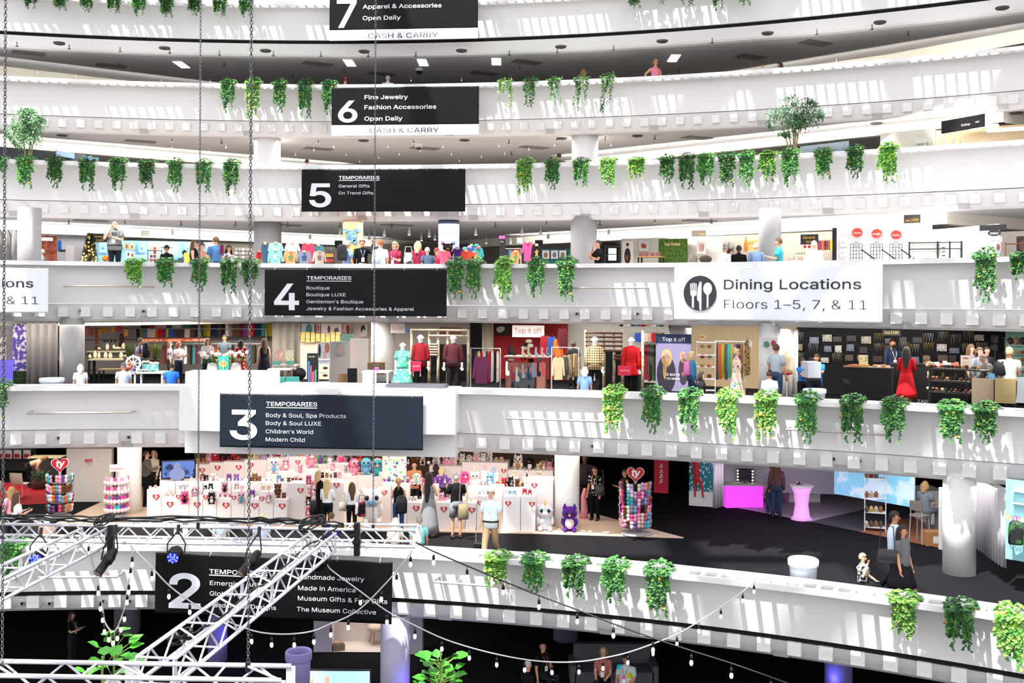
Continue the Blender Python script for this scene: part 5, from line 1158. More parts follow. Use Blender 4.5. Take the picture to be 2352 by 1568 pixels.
# carry-on trolley and bins
p = at_y(1102, 1256, 26.8); p.z = FLOOR[2]; o = thing('rolling_suitcase', 'dark rolling suitcase pulled by the man in khaki', 'suitcase', p, face(p)); b = B(); b.box(0, 0, .06, .3, .2, .42); b.obj('case', mat('1a1a1e', .5), o); b = B(); b.tube([(-.1, .08, .48), (-.1, .08, .9), (.1, .08, .9), (.1, .08, .48)], .012, 5); b.obj('handle', GREYM, o)
def bin_(L, px, yt, q, w, h, label, m, lm=None):
    p = loc(L, px, q); p.z = zof(yt, p) - h; p.z = max(p.z, 0 if L == 1 else FLOOR[L]); h = zof(yt, p) - p.z; o = thing('trash_bin', label, 'bin', p, face(p)); r = w / F * p.y / 2
    b = B(); b.smooth = True; b.lathe([(r * .82, 0), (r * .95, h * .9), (r, h), (r * .9, h), (r * .75, h * .3)], 24, (0, 0, 0)); b.obj('drum', m, o)
    b = B(); b.smooth = True; b.lathe([(r * 1.04, h * .84), (r * 1.06, h * .98), (r * .98, h * 1.01), (r * .86, h * .97), (r * .8, h * .6)], 24, cap=False); b.obj('liner', lm or mat('dfe6ee', .4, 0, 'plain', 'c8d0da', 0, 6), o); return o
bin_(2, 1848, 1283, 1.35, 66, .9, 'white round bin with plastic liner behind the parapet', mat('d8e2ec', .5)); bin_(3, 120, 868, 1.3, 52, .7, 'pale blue bin behind the railing beside the grey column', mat('cfe0ee', .5)); bin_(3, 1872, 893, 1.3, 50, .7, 'white bin with plastic liner behind the pothos row', mat('e8eef4', .5))
# ---- right side of the level
def floorpatch(pts, m, label, dz=.02):
    b = B(); P = [base_pt(2, *t) for t in pts]; b.add([(p.x, p.y, FLOOR[2] + dz) for p in P], [tuple(range(len(P)))]); struct(b.obj('floor', m), label)
floorpatch([(1655, 1160), (1860, 1199), (2085, 1148), (1915, 1125), (1660, 1100)], mat('c4b8c4', .5, 0, 'wood', 'a89cac', 0, 4), 'pale plank floor of the pink-lit booth')
floorpatch([(1860, 1199), (1972, 1222), (2110, 1185), (2085, 1148)], mat('4a4850', .9, 0, 'plain', '423f48', 0, 9), 'grey carpet strip beside the plank floor')
floorpatch([(1972, 1222), (2170, 1262), (2175, 1190), (2110, 1185)], mat('a8714c', .5, 0, 'wood', '86553a', 0, 3), 'brown plank floor under the high stool')
o = board(2, 1504, 1537, 1056, 1132, 8.8, 8.8, 'hanging_sign', mat('c01f3a', .6), 'tall red banner with white script above the black carpet', 'sign'); w, h = o['wh']
for i, zz in enumerate((.32, .47, .62, .78)): b = B(); b.tube([(w * .4, -.02, h * zz), (w * .62, -.02, h * (zz + .03)), (w * .45, -.02, h * (zz + .07)), (w * .6, -.02, h * (zz + .1))], .025, 4); b.obj('script_mark', LW, o)
o = board(2, 1585, 1640, 1060, 1162, 8.4, 8.4, 'wall_poster', mat('1d7a88', .6, 0, 'spots', 'd8ecf0', 0, 12), 'teal snow poster showing long red legs', 'poster'); w, h = o['wh']
b = B(); b.box(w / 2, -.01, 0, w, .02, h * .33); b.obj('snow_print', mat('e4e6e8', .7), o); b = B(); b.tube([(w * .3, -.02, h), (w * .3, -.02, h * .7), (w * .26, -.02, h * .45), (w * .25, -.02, h * .2)], [.12, .1, .04, .03], 6); b.tube([(w * .33, -.02, h * .66), (w * .52, -.02, h * .5), (w * .6, -.02, h * .2)], [.08, .04, .03], 6); b.obj('leg_print', mat('c0272e', .6), o)
curtain(2, 1643, 1662, 1060, 1165, 7.6, 8, mat('c8c6ca', .35, .3), 'silver curtain beside the teal poster', .15)
PINK = mat('e04ae8', .6, 0, 'plain', 'd844e0', 1.0, 2); 
o, w, h = boxpx(2, 1667, 1753, 1116, 1166, .7, 'vanity_table', PINK, 'pink glowing table with white top and make-up', 'table'); b = B(); b.box(w / 2, .35, h, w + .05, .75, .04); b.obj('table_top', LW, o)
vy = base_pt(2, 1710, 1166).y + .5; p = at_y(1692, 1110, vy); w = 38 / F * vy; mr = thing('vanity_mirror', 'mirror framed by round bulbs on the pink table', 'mirror', p, face(p)); b = B(); b.box(w / 2, 0, 0, w, .04, .5); b.obj('frame', DARK, mr); b = B(); b.box(w / 2, -.025, .04, w * .72, .01, .42); b.obj('glass', mat('8a8a96', .08, .9), mr)
for i in range(10): b = B(); b.ell((w * (.06 if i % 2 else .94), -.03, .03 + .1 * (i // 2)), .028, 8, 6); b.obj('bulb', BULB, mr)
for i in range(8):
    p = at_y(1694 + i * 6, 1113, vy - .2); b = B(); b.lathe([(.02, 0), (.02, .06), (.008, .1)], 8); o = reg(b.obj('cosmetics_bottle', mat(R.choice(('d8c0a8', '3a3a40', 'b0d0c0', 'e0a0a0')), .4), None, p), 'small cosmetics bottle on the pink table', 1694 + i * 6, 'bottle')
board(2, 1650, 1930, 1048, 1130, 11.5, 12.3, 'partition_wall', mat('d4d4dc', .5, 0, 'plain', 'c4c4ce', 0, 3, bump=1.), 'white faceted wall of the pink-lit booth', None, 'structure')
o, w, h = boxpx(2, 1813, 1884, 1088, 1154, .8, 'reception_counter', PW, 'white counter with a black top and round emblem', 'counter'); b = B(); b.box(w / 2, .4, h, w + .06, .86, .06); b.obj('counter_top', DARK, o); b = B(); b.tube([(w * .75 + .1 * math.cos(t), -.01, h * .7 + .12 * math.sin(t)) for t in np.linspace(0, 2 * PI, 20)], .01, 4); b.obj('emblem', INK, o)
pc = base_pt(2, 1841, 1192); o = thing('cocktail_table', 'pink glowing cocktail table with a stretch cover', 'table', pc); b = B(); b.smooth = True; b.lathe([(.33, 0), (.25, .1), (.2, .45), (.24, .8), (.32, 1.02)], 20); b.obj('stretch_cover', mat('f0b0f0', .6, 0, 'plain', 'e898ea', .55, 2), o); b = B(); b.lathe([(.36, 1.02), (.36, 1.06)], 24); b.obj('table_top', LW, o)
for i in range(6): b = B(); b.ell((0, 0, .03), (.045, .045, .03), 8, 5); q = pc + Vector((-.12 + .05 * (i % 3), .02 * (i // 3), 1.06 + .05 * (i // 3))); reg(b.obj('trinket', mat(R.choice(('3a3a40', 'c8c8d0', '8a8a90')), .3, .4), None, q), 'small trinket on the cocktail table', 1830 + i * 3, 'trinket')
o = board(2, 1918, 2102, 1080, 1149, 10.4, 9.2, 'backlit_wall', mat('8ed4f4', .5, 0, 'blot', 'd4ecfa', .35, 1.3), 'backlit wall picturing blue surf', 'display wall')
px_ = base_pt(2, 1985, 1142); o = thing('wooden_easel', 'crossed wooden easel frame in front of the surf wall', 'easel', px_, face(px_))
for a, c in (((-.6, 0, 0), (.6, 0, .55)), ((.5, .1, 0), (-.6, .1, .75)), ((-.6, .3, 0), (.5, .3, .7))): b = B(); b.tube([a, c], .05, 6); b.obj('beam', mat('b08a4a', .5), o)
def wire_shelf(L, px, yf, w, hs, label, m, dep=.35):
    p = base_pt(L, px, yf) if not isinstance(px, Vector) else px; o = thing('shelf_rack', label, 'shelf', p, face(p)); H = hs[-1]
    for x in (-1, 1):
        for y in (0, dep): b = B(); b.tube([(x * w / 2, y, 0), (x * w / 2, y, H + .05)], .014, 5); b.obj('post', m, o)
    for z in hs: b = B(); b.box(0, dep / 2, z, w, dep, .02); b.obj('shelf_board', m, o)
    return o, p
ow, pw_ = wire_shelf(2, 2010, 1222, .58, [.12, .55, .98, 1.55], 'white wire shelf with small gifts beside the brown floor', LW)
for i in range(14): z = (.14, .57, 1.0, 1.57)[i % 4]; c = R.choice(('8a5a3a', 'c8a04a', '6a2028', 'b8a890', '4a4a3a')); b = B(); b.lathe([(.05, 0), (.07, .1), (.03, .18)], 8); q = pw_ + Vector((-.22 + .42 * (i // 4) / 3, .1, z)); reg(b.obj('figurine', mat(c, .6), None, q), 'small brown ornament on the white wire shelf', q.x, 'ornament')
ps = base_pt(2, 2112, 1246); o = thing('bar_stool', 'tall metal stool with grey back under the woman in grey', 'stool', ps, face(ps) + 2.6)
for x in (-1, 1):
    for y in (-1, 1): b = B(); b.tube([(x * .2, y * .2, 0), (x * .17, y * .17, .76), (x * .17, y * .17, .76 if y < 0 else 1.15)], .014, 6); b.obj('leg', GREYM, o)
b = B(); b.box(0, 0, .74, .4, .4, .05); b.obj('seat', mat('8a8078', .7), o); b = B(); b.box(0, .18, .92, .38, .04, .26); b.obj('backrest', mat('7a7068', .7), o)
o, w, h = boxpx(2, 2130, 2166, 1130, 1205, .9, 'high_table', mat('e8e0dc', .8), 'white skirted high table with papers beside the stool', 'table'); b = B(); b.box(w / 2, .45, h, w + .1, 1.0, .04); b.obj('table_top', LW, o)
o, w, h = boxpx(2, 2128, 2166, 1222, 1254, .4, 'cardboard_box', mat('b5824f', .8), 'brown cardboard box with a white label on the plank floor', 'box'); b = B(); b.box(w * .55, -.006, h * .2, w * .3, .006, h * .5); b.obj('paper_label', LW, o)
boxpx(2, 2159, 2171, 1120, 1262, .1, 'partition_wall', LW, 'thin white partition beside the thick column', None, 'structure')
curtain(2, 2243, 2312, 1105, 1280, 6.6, 4.7, mat('c9c6cc', .8), 'pale grey curtain right of the thick column', .2)
board(2, 2312, 2400, 1105, 1290, 4.4, 4.2, 'partition_wall', mat('8fc8d4', .7), 'pale blue booth wall at the right edge', None, 'structure')
o = board(2, 2319, 2352, 1192, 1197, 4.2, 4.1, 'wall_shelf', LW, 'white shelf with coloured letters on the blue wall', 'shelf', th=.2); w, h = o['wh']
for i, (s, c) in enumerate(zip('MVP', ('e8c22a', '6a3a9a', 'd03a7a'))): text(s, mat(c, .6), o, .02 + i * .11, h, .12 + i * .11, .16, -.16, .015)
q = loc(2, 2336, 3.9); q.z = zof(1250, q); backpack(q, face(q), 'black and green backpack hanging on the blue wall', mat('17181a', .6, 0, 'blot', '2a5a2a', 0, 5), .55)
for i in range(2): board(2, 2325, 2356, 1128 + i * 28, 1130 + i * 28, 4.2, 4.1, 'wall_shelf', LW, 'thin white shelf on the blue wall', 'shelf', th=.2)
lamp(2, 560, 6.2, 0, 9, 3, 170, (1, .86, .76)); lamp(2, 1080, 5.8, 0, 7, 3, 165, (1, .86, .76)); lamp(2, 100, 6, 0, 5, 3, 90); lamp(2, 60, 11.5, 0, 3, 2, 90); lamp(2, 1780, 7.5, 0, 4, 3, 70, (1, .8, 1)); lamp(2, 2050, 7, 0, 4, 3, 110, (.9, .94, 1)); lamp(2, 2200, 6, 0, 3, 2, 60)  # the deepest lamp at far left is added to brighten the bending woman
# ---------------------------------------------------------------- ground level, dark
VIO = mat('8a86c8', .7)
def gcol(px, w, Y, label, m): b = B(); r = w / F * Y / 2; b.lathe([(r, 0), (r, 2.4)], 26); p = at_y(px, 1450, Y); o = b.obj('column', m, None, (p.x, p.y, 0)); struct(o, label); [setattr(f_, 'use_smooth', len(f_.vertices) == 4) for f_ in o.data.polygons]
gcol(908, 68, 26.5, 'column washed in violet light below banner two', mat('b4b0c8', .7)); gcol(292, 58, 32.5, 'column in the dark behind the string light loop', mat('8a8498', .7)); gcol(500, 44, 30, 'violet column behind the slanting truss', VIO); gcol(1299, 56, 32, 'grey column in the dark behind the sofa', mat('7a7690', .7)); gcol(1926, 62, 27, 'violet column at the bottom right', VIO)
def gbox(x0, x1, yt, yb, dep, name, m, label, cat=None, kind=None):
    a, c = at_z(x0, yb, 0), at_z(x1, yb, 0); d = c - a; w = d.length; h = zof(yt, (a + c) / 2); b = B(); b.box(w / 2, dep / 2, 0, w, dep, h); o = b.obj(name, m, None, a, math.atan2(d.y, d.x)); 
    if cat: tag(o, label, cat)
    if kind: o['kind'] = kind; o['label'] = label
    return o, w, h
DW = mat('c8bcd0', .7); gbox(720, 762, 1405, 1497, .5, 'partition_wall', DW, 'pale booth wall end left of the violet column', None, 'structure'); gbox(762, 942, 1405, 1474, .2, 'partition_wall', mat('e0d4cc', .7), 'bright booth back wall behind the violet column', None, 'structure'); gbox(940, 970, 1405, 1502, .6, 'partition_wall', DW, 'pale booth wall end right of the violet column', None, 'structure')
b = B(); P = [at_z(*t, 0) for t in ((762, 1499), (940, 1500), (944, 1474), (766, 1474))]; b.add([(p.x, p.y, .03) for p in P], [(0, 1, 2, 3)]); struct(b.obj('floor', mat('e8dcd4', .7)), 'bright floor of the booth behind the violet column')
p = at_z(868, 1478, 0); o = thing('lounge_chair', 'beige chair on wooden legs in the bright booth', 'chair', p, .4); b = B(); b.smooth = True; b.ell((0, 0, .5), (.34, .3, .13), 14, 7); b.ell((.1, .2, .72), (.3, .1, .25), 12, 7); b.obj('seat', mat('c8b4a0', .8), o)
for x in (-1, 1):
    for y in (-1, 1): b = B(); b.tube([(x * .15, y * .14, .42), (x * .22, y * .2, 0)], .018, 5); b.obj('leg', WOODM, o)
p = at_z(778, 1494, 0); b = B(); b.box(0, 0, 0, .34, .24, .2); o = tag(b.obj('magazine_box', mat('8a7a6e', .7), None, p, .3), 'box of papers on the bright booth floor', 'box'); b = B(); b.box(0, 0, .2, .26, .18, .05); b.obj('papers', mat('b08a70', .7), o)
bin_(1, 690, 1494, -7, 58, .95, 'bin covered in violet-lit cloth at the bottom', mat('8a80b8', .7), mat('7a70a8', .7))  # violet light is put into the drum and liner colours
a = at_y(700, 1590, 22.5); w = 152 / F * 22.5; b = B(); b.box(w / 2, 0, 0, w, .08, .5); o = tag(b.obj('monitor', DARK, None, a, 0), 'wide monitor at the bottom edge showing two faces', 'screen'); a2 = zof(1548, a) - a.z
b = B(); b.box(w / 2, -.045, .03, w * .97, .01, .45); b.obj('screen', mat('8fb4dc', .4, 0, 'plain', 'a8cce8', 1.0, 2), o)
for x, c in ((.1, '2a2c3c'), (.34, 'c8c4c0')): b = B(); b.ell((w * x, -.052, .3), (.06, .006, .08), 10, 7); b.obj('picture_face', mat('d8a890', .5, 0, 'plain', None, .6), o); b = B(); b.ell((w * x, -.052, .1), (.13, .006, .13), 10, 7); b.obj('picture_body', mat(c, .5), o)
def fig(px, py, Y, s, label, seed, n=44):
    rr = random.Random(seed); p = at_y(px, py, Y); o = thing('fiddle_leaf_fig', label, 'plant', p); b = B(); st = B()
    for _ in range(n):
        a = rr.uniform(0, 6.3); z = rr.uniform(-.5, .45); q = Vector((.32 * math.cos(a), .32 * math.sin(a), z)) * s; leaf(b, q, (math.cos(a), math.sin(a), rr.uniform(-.1, .9)), (0, -.2, 1), rr.uniform(.26, .38) * s, 1.0); st.tube([(0, 0, z * s - .15), q], .008, 4)
    b.cur = 0; b.obj('leaves', [mat('4aa02a', .4, 0, 'leaf', '2f7a22', 0, 4)], o); st.tube([(0, 0, -.6 * s), (0, 0, .5 * s)], .02, 6); st.obj('stem', VINE, o); b = B(); b.lathe([(.16, -p.z), (.2, -p.z + .4)], 12); b.obj('pot', mat('3a3038', .7), o); b = B(); b.tube([(0, 0, -p.z + .3), (0, 0, -.5 * s)], .025, 6); b.obj('trunk', mat('6a5038', .8), o)
fig(1012, 1545, 20, .85, 'fiddle leaf fig rising in the bottom middle', 3); fig(262, 1500, 19, .8, 'fiddle leaf fig behind the nearest truss', 8, 14); fig(235, 1560, 18, .8, 'second fig behind the nearest truss, lower and darker', 5, 14)
p = at_z(1412, 1585, 0); o = thing('sofa', 'dark grey sofa with two people in the dark', 'sofa', p); SF = mat('5a5660', .9)
b = B(); b.box(0, .5, .1, 2.1, .8, .34); b.obj('seat', SF, o); b = B(); b.box(0, .95, .1, 2.1, .2, .85); b.obj('backrest', SF, o)
for s in (-1, 1): b = B(); b.box(s * 1.1, .55, .1, .16, .9, .5); b.obj('armrest', SF, o)
p = at_y(1384, 1568, 24.5); p.z = 0; b = B(); b.box(0, 0, 0, .27, .14, .9); o = tag(b.obj('paper_bag', LW, None, p), 'white paper bag standing in front of the sofa', 'bag'); b = B(); b.tube([(-.06, 0, .9), (-.05, 0, 1.0), (.05, 0, 1.0), (.06, 0, .9)], .006, 4); b.obj('handle', LW, o)
for px, Y, wt in ((938, 25.9, 14), (520, 29.5, 10), (1900, 26.6, 8)):
    lg = bpy.data.lights.new('violet_uplight', 'POINT'); lg.energy = wt; lg.color = (.2, .16, 1); lg.shadow_soft_size = .08; lo = bpy.data.objects.new('violet_uplight', lg); COL.objects.link(lo); p = at_y(px, 1530, Y); lo.location = (p.x + .12, p.y, .7)

ld = bpy.data.lights.new('booth_lighting', 'AREA'); ld.size = 2; ld.energy = 70; ld.color = (1, .93, .86); lo = bpy.data.objects.new('booth_lighting', ld); COL.objects.link(lo); p = at_z(850, 1480, 0); lo.location = (p.x, p.y, 2.3)
# ---------------------------------------------------------------- small goods
SHIRT = [(-.5, .82), (-.42, .97), (-.14, 1), (-.08, .95), (.08, .95), (.14, 1), (.42, .97), (.5, .82), (.62, .45), (.44, .4), (.36, .68), (.37, 0), (-.37, 0), (-.36, .68), (-.44, .4), (-.62, .45)][::-1]
LSH = [(-.5, .84), (-.42, .97), (-.14, 1), (-.08, .95), (.08, .95), (.14, 1), (.42, .97), (.5, .84), (.6, .2), (.47, .17), (.37, .66), (.37, 0), (-.37, 0), (-.37, .66), (-.47, .17), (-.6, .2)][::-1]
SCARF = [(-.5, 0), (.5, .05), (.42, .9), (.2, 1), (-.2, 1), (-.42, .92)]
SOCK_ = [(-.25, 1), (-.3, .4), (-.3, .1), (-.2, 0), (.5, 0), (.62, .12), (.55, .28), (.15, .42), (.2, 1)]
SHAPES = {'shirt': SHIRT, 'long': LSH, 'scarf': SCARF, 'sock': SOCK_}
def item(L, px, py, q, w, h, name, label, m, shape='box', cat=None, dep=.5, turn=0, group=None, Y=None):
    """goods w x h pixels standing or hanging with their base at row py"""
    p = loc(L, px, q) if Y is None else at_y(px, py, Y); k = p.y / F; p.z = zof(py, p); W_, H_ = w * k, h * k; b = B()
    if shape == 'box': b.box(0, W_ * dep / 2, 0, W_, W_ * dep, H_)
    elif shape == 'ell': b.ell((0, 0, H_ / 2), (W_ / 2, W_ / 2 * dep * 2, H_ / 2), 10, 7)
    elif shape == 'lathe': b.smooth = True; b.lathe([(W_ * .3, 0), (W_ * .5, H_ * .3), (W_ * .45, H_ * .6), (W_ * .18, H_ * .8), (W_ * .2, H_)], 12)
    elif shape == 'bust': b.smooth = True; b.loft([[(W_ * s * math.cos(t), W_ * .3 * s * math.sin(t), z * H_) for t in np.linspace(0, 2 * PI, 10, False)] for z, s in ((0, .3), (.15, .42), (.5, .5), (.75, .36), (.85, .16), (1, .15))])
    elif shape == 'shoe': b.smooth = True; b.tube([(-W_ * .5, 0, H_ * .3), (-W_ * .1, 0, H_ * .45), (W_ * .3, 0, H_ * .35), (W_ * .5, 0, H_ * .2)], [H_ * .3, H_ * .5, H_ * .35, H_ * .15], 8)
    else: b.prism([(x * W_, z * H_) for x, z in SHAPES[shape]], -.03, .03)
    o = b.obj(name, m, None, p, face(p) + turn); reg(o, label, px, cat or name.replace('_', ' '), group)
    if shape in ('shirt', 'long', 'scarf') and h > 12:
        b = B(); b.tube([(0, 0, H_ * .96), (0, 0, H_ * 1.05), (.03, 0, H_ * 1.08)], .006, 4); b.obj('hanger', DARK, o)
    return o
def table(L, x0, x1, yt, q, dep, label, mt, ml, z0=None, nl=4):
    a, c = loc(L, x0, q), loc(L, x1, q); d = c - a; w = d.length; h = max(.3, zof(yt, (a + c) / 2) - FLOOR[L]); o = thing('display_table', label, 'table', a, math.atan2(d.y, d.x))
    b = B(); b.box(w / 2, dep / 2, h - .04, w, dep, .04); b.obj('table_top', mt, o)
    for x in (.05, w - .05):
        for y in (.05, dep - .05): b = B(); b.box(x, y, 0, .05, .05, h - .04); b.obj('leg', ml, o)
    return o
def sign(L, x0, x1, yt, yb, q, label, m, lines, ink, name='hanging_sign', off=0., q1=None, cat='sign'):
    o = board(L, x0, x1, yt, yb, q, q if q1 is None else q1, name, m, label, None); tag(o, label, cat); w, h = o['wh']; k = w / (x1 - x0)
    for s, ax, bx, base, cap in lines: text(s, ink, o, (ax - x0) * k, (yb - base) / (yb - yt) * h, (bx - x0) * k, cap * k, -.02, off)
    return o
def poster(L, x0, x1, yt, yb, q, label, bg_, figs=(), name='wall_poster'):
    """flat picture; figs: (cx, cy, rx, ry, colour) in 0..1"""
    o = board(L, x0, x1, yt, yb, q, q, name, bg_, label, None, th=.04); tag(o, label, 'poster'); w, h = o['wh']
    for i, (cx, cy, rx, ry, c) in enumerate(figs): b = B(); b.prism([(w * (cx + rx * math.cos(t)), h * (cy + ry * math.sin(t))) for t in np.linspace(0, 2 * PI, 18, False)], -.008 - .003 * i, -.004); b.obj('print', c if not isinstance(c, str) else mat(c, .6), o)
    return o
def wall3(x0, x1, yt, yb, q0, q1, m, label, L=3): return board(L, x0, x1, yt, yb, q0, q1, 'partition_wall', m, label, None, 'structure')
BRN = mat('6e4a34', .7, 0, 'wood', '4e3222', 0, 3); BIRCH = mat('cdb89c', .7, 0, 'blot', 'a8906f', 0, 8); BK2 = mat('151316', .7)
# ---------------------------------------------------------------- level of banner three
wall3(-20, 62, 742, 895, 6.2, 6.2, mat('b8aeb0', .7), 'grey lattice booth wall at the left edge'); wall3(190, 630, 730, 900, 13, 13, mat('e0d6d0', .8), 'pale back wall of the garment shop'); wall3(684, 1080, 730, 900, 12, 12, mat('f0e6dc', .8), 'cream back wall of the jewelry and scarf shop')
wall3(1128, 1304, 730, 900, 11.5, 11.5, mat('b8242a', .7), 'red back wall behind the sock table'); wall3(1300, 1600, 730, 900, 11.6, 11, mat('dcd9d0', .8), 'pale wall behind the dress mannequins'); wall3(1590, 1830, 730, 900, 10.5, 9.5, mat('c9b79a', .8, 0, 'stripes', 'a8926e', 0, 9), 'bamboo curtain wall behind the white shelf'); wall3(1832, 2312, 730, 915, 9.2, 8.4, mat('111015', .8), 'black back wall of the jewelry booth'); wall3(2310, 2420, 730, 920, 8.0, 7.6, mat('8fc4b4', .8), 'mint shoe wall at the right edge')
o = board(3, 30, 61, 744, 855, 5.6, 5.6, 'flower_curtain', mat('5a4aa0', .8, 0, 'blot', 'ddd0d8', 0, 7), 'hanging curtain of purple and white flowers at the left edge', 'curtain')
o = board(3, 29, 61, 852, 900, 5.5, 5.5, 'green_hedge', mat('2e4a1e', .9, 0, 'blot', '16280f', 0, 12, bump=1.), 'small green hedge under the flower curtain', 'hedge', th=.2)
board(3, -20, 29, 828, 900, 5.4, 5.4, 'glowing_skirt', mat('5a50d0', .6, 0, 'stripes', '7a70e8', .5, 6), 'violet glowing table skirt at the left edge', 'table skirt', th=.5)
for i, y in enumerate((788, 808, 826)): board(3, -6, 11, y - 14, y, 5.6, 5.6, 'picture_shelf', mat('d8ccc4', .6, 0, 'blot', '7a6050', 0, 6), 'small white picture shelf at the left edge', 'shelf', th=.2)
curtain(3, 62, 134, 742, 900, 5.2, 5.2, mat('8f8988', .9), 'grey curtain left of the grey column', .26, .07); curtain(3, 626, 690, 740, 900, 11.2, 11.4, mat('d9d2c8', .9), 'cream curtain between the garment and jewelry shops', .3, .07); curtain(3, 1108, 1134, 742, 880, 10.8, 10.8, mat('c8c0ae', .9), 'narrow beige curtain left of the red wall', .25); curtain(3, 1789, 1834, 757, 915, 6.6, 6.6, mat('dedbd8', .9), 'white curtain left of the black booth', .2)
sh_m = mat('5c4034', .6)
o, p = wire_shelf(3, loc(3, 250, 10.5), 0, 2.0, [.3, .9, 1.45, 1.9], 'tall dark shelf with bags behind the tiered tables', sh_m)
for i, (x, y, w, h, c) in enumerate([(204, 770, 9, 22, 'b86a58'), (212, 772, 8, 20, 'a85848'), (222, 790, 8, 34, '8a4a40'), (231, 768, 9, 14, 'c88a3c'), (243, 765, 17, 14, 'a87838'), (260, 764, 9, 14, 'c88a3c'), (275, 762, 11, 20, 'a04040'), (290, 772, 10, 16, 'c88a3c'), (222, 820, 7, 26, '7a3a38'), (280, 800, 12, 34, '4a2c2a')]): item(3, x, y, 10.2, w, h, 'hanging_bag', 'reddish brown fabric bag on the tall dark shelf', cloth(c), 'scarf', 'bag')
for x in (240, 247, 256, 264): item(3, x, 786, 10.2, 4, 8, 'necklace_stand', 'small dark necklace stand on the tall dark shelf', BK2, 'bust')
tm = mat('b0a488', .6)
table(3, 200, 290, 806, 8.6, .8, 'upper tiered table with cream jewelry busts', tm, BK2); table(3, 202, 290, 825, 7.4, .8, 'lower tiered table with cream jewelry busts', tm, BK2); table(3, 224, 300, 848, 6.6, .7, 'empty dark bench in front of the tiered tables', mat('7a6a50', .6), BK2)
for x, y, w, h in [(247, 803, 8, 15), (262, 801, 6, 10), (284, 801, 9, 14), (228, 802, 8, 5), (270, 801, 20, 5)]: item(3, x, y, 8.7, w, h, 'jewelry_bust', 'cream jewelry bust on the upper tiered table', mat('d8ceae', .6), 'bust')
for x, y, w, h in [(207, 822, 7, 9), (219, 822, 9, 17), (228, 822, 7, 14), (243, 822, 9, 14), (254, 822, 9, 13), (279, 822, 9, 14), (288, 822, 6, 8)]: item(3, x, y, 7.5, w, h, 'jewelry_bust', 'cream jewelry bust on the lower tiered table', mat('d8ceae', .6), 'bust')
def grassp(px, yt, yb, q, n, label, c):
    p = loc(3, px, q); zb = max(zof(yb, p), FLOOR[3]); h = zof(yt, p) - zb; o = thing('grass_plant', label, 'plant', (p.x, p.y, zb)); rr = random.Random(px); b = B()
    for _ in range(n): a = rr.uniform(0, 6.3); r = rr.uniform(.02, .32); b.tube([(.04 * math.cos(a), .04 * math.sin(a), .1), (r * .4 * math.cos(a), r * .4 * math.sin(a), h * .6), (r * math.cos(a), r * math.sin(a), h * rr.uniform(.8, 1))], [.008, .007, .002], 3)
    b.obj('blades', cloth(c, '3c4a20', 'blot', 20), o); b = B(); b.lathe([(.14, 0), (.18, .25), (.15, .25)], 12); b.obj('pot', mat('4a4038', .8), o)
grassp(357, 784, 842, 6.8, 90, 'tall tufted grass plant right of the lavender tee', '8a9048'); grassp(296, 786, 835, 7.2, 60, 'dark grass plant left of the lavender tee', '4a5a2c')
q = loc(3, 335, 6.2); q.z = zof(822, q); backpack(q, face(q) + 1.6, 'black backpack worn by the man in the lavender tee', mat('17181c', .6), .55)
# garments of the garment shop
def rail(L, x0, x1, y, q, label):
    a, c = loc(L, x0, q), loc(L, x1, q); z = zof(y, (a + c) / 2); d = c - a; o = thing('garment_rail', label, 'clothes rail', a, math.atan2(d.y, d.x)); w = d.length; z -= FLOOR[L]
    b = B(); b.tube([(0, 0, z), (w, 0, z)], .016, 6); b.obj('bar', GREYM, o)
    for x in (0, w): b = B(); b.tube([(x, 0, 0), (x, 0, z)], .018, 6); b.obj('post', GREYM, o)
for y, nm in ((743, 'topmost'), (755, 'upper'), (789, 'lower')): rail(3, 312, 612, y, 12.1 if y < 750 else (11.5 if y < 780 else 10.2), f'{nm} rail of the garment shop')
NMC = [('dark', '2e2624'), ('olive', '8a8a30'), ('blue grey', '6a7a94'), ('grey', '8a8684'), ('beige', 'e0cfc0'), ('orange', 'e06a28'), ('red', 'c8242c'), ('purple', '6a3a8a'), ('yellow green', 'b8b830'), ('blue', '3a5ac0'), ('charcoal', '4a4644'), ('brown', '6a4a38'), ('rust', 'a84a30'), ('pale pink', 'e0b0a8'), ('teal', '3a8a88'), ('maroon', '6a2430'), ('white', 'ece6e2'), ('dark green', '3a4a3a'), ('mustard', 'c8a020'), ('navy', '24304c')]
NM2 = dict(NMC)
def gset(L, seq, x0, dx, yt, yb, q, w, where, shape='scarf', turn=0):
    for i, n in enumerate(seq.split(',')):
        h_ = R.uniform(.93, 1.0) * (yb - yt); item(L, x0 + i * dx, yt + h_, q, w * R.uniform(.9, 1.1), h_, 'hanging_garment', f'{n} garment {where}', cloth(NM2[n]), shape, 'garment', turn=turn, group=f'{n} garments {where}')
gset(3, 'dark,dark,maroon,rust,rust,pale pink,beige,pale pink,beige,purple,teal,beige,beige,beige,grey,teal,teal,charcoal,charcoal,charcoal', 327, 6.6, 742, 754, 11.8, 7, 'on the topmost rail of the garment shop')
gset(3, 'dark,olive,blue grey,blue grey,beige,beige,beige,orange,red,red,purple,yellow green,blue,blue,charcoal,charcoal,charcoal,charcoal,beige,beige,brown,charcoal,dark,grey', 318, 6.1, 755, 776, 11.5, 7.5, 'on the upper rail of the garment shop')
gset(3, 'olive,mustard,navy,navy,charcoal,dark,white,grey,brown,brown,maroon,purple,rust,red,navy,navy,teal,olive,mustard', 472, 8.3, 742, 774, 11.7, 9, 'hanging wide on the right half of the topmost rail')
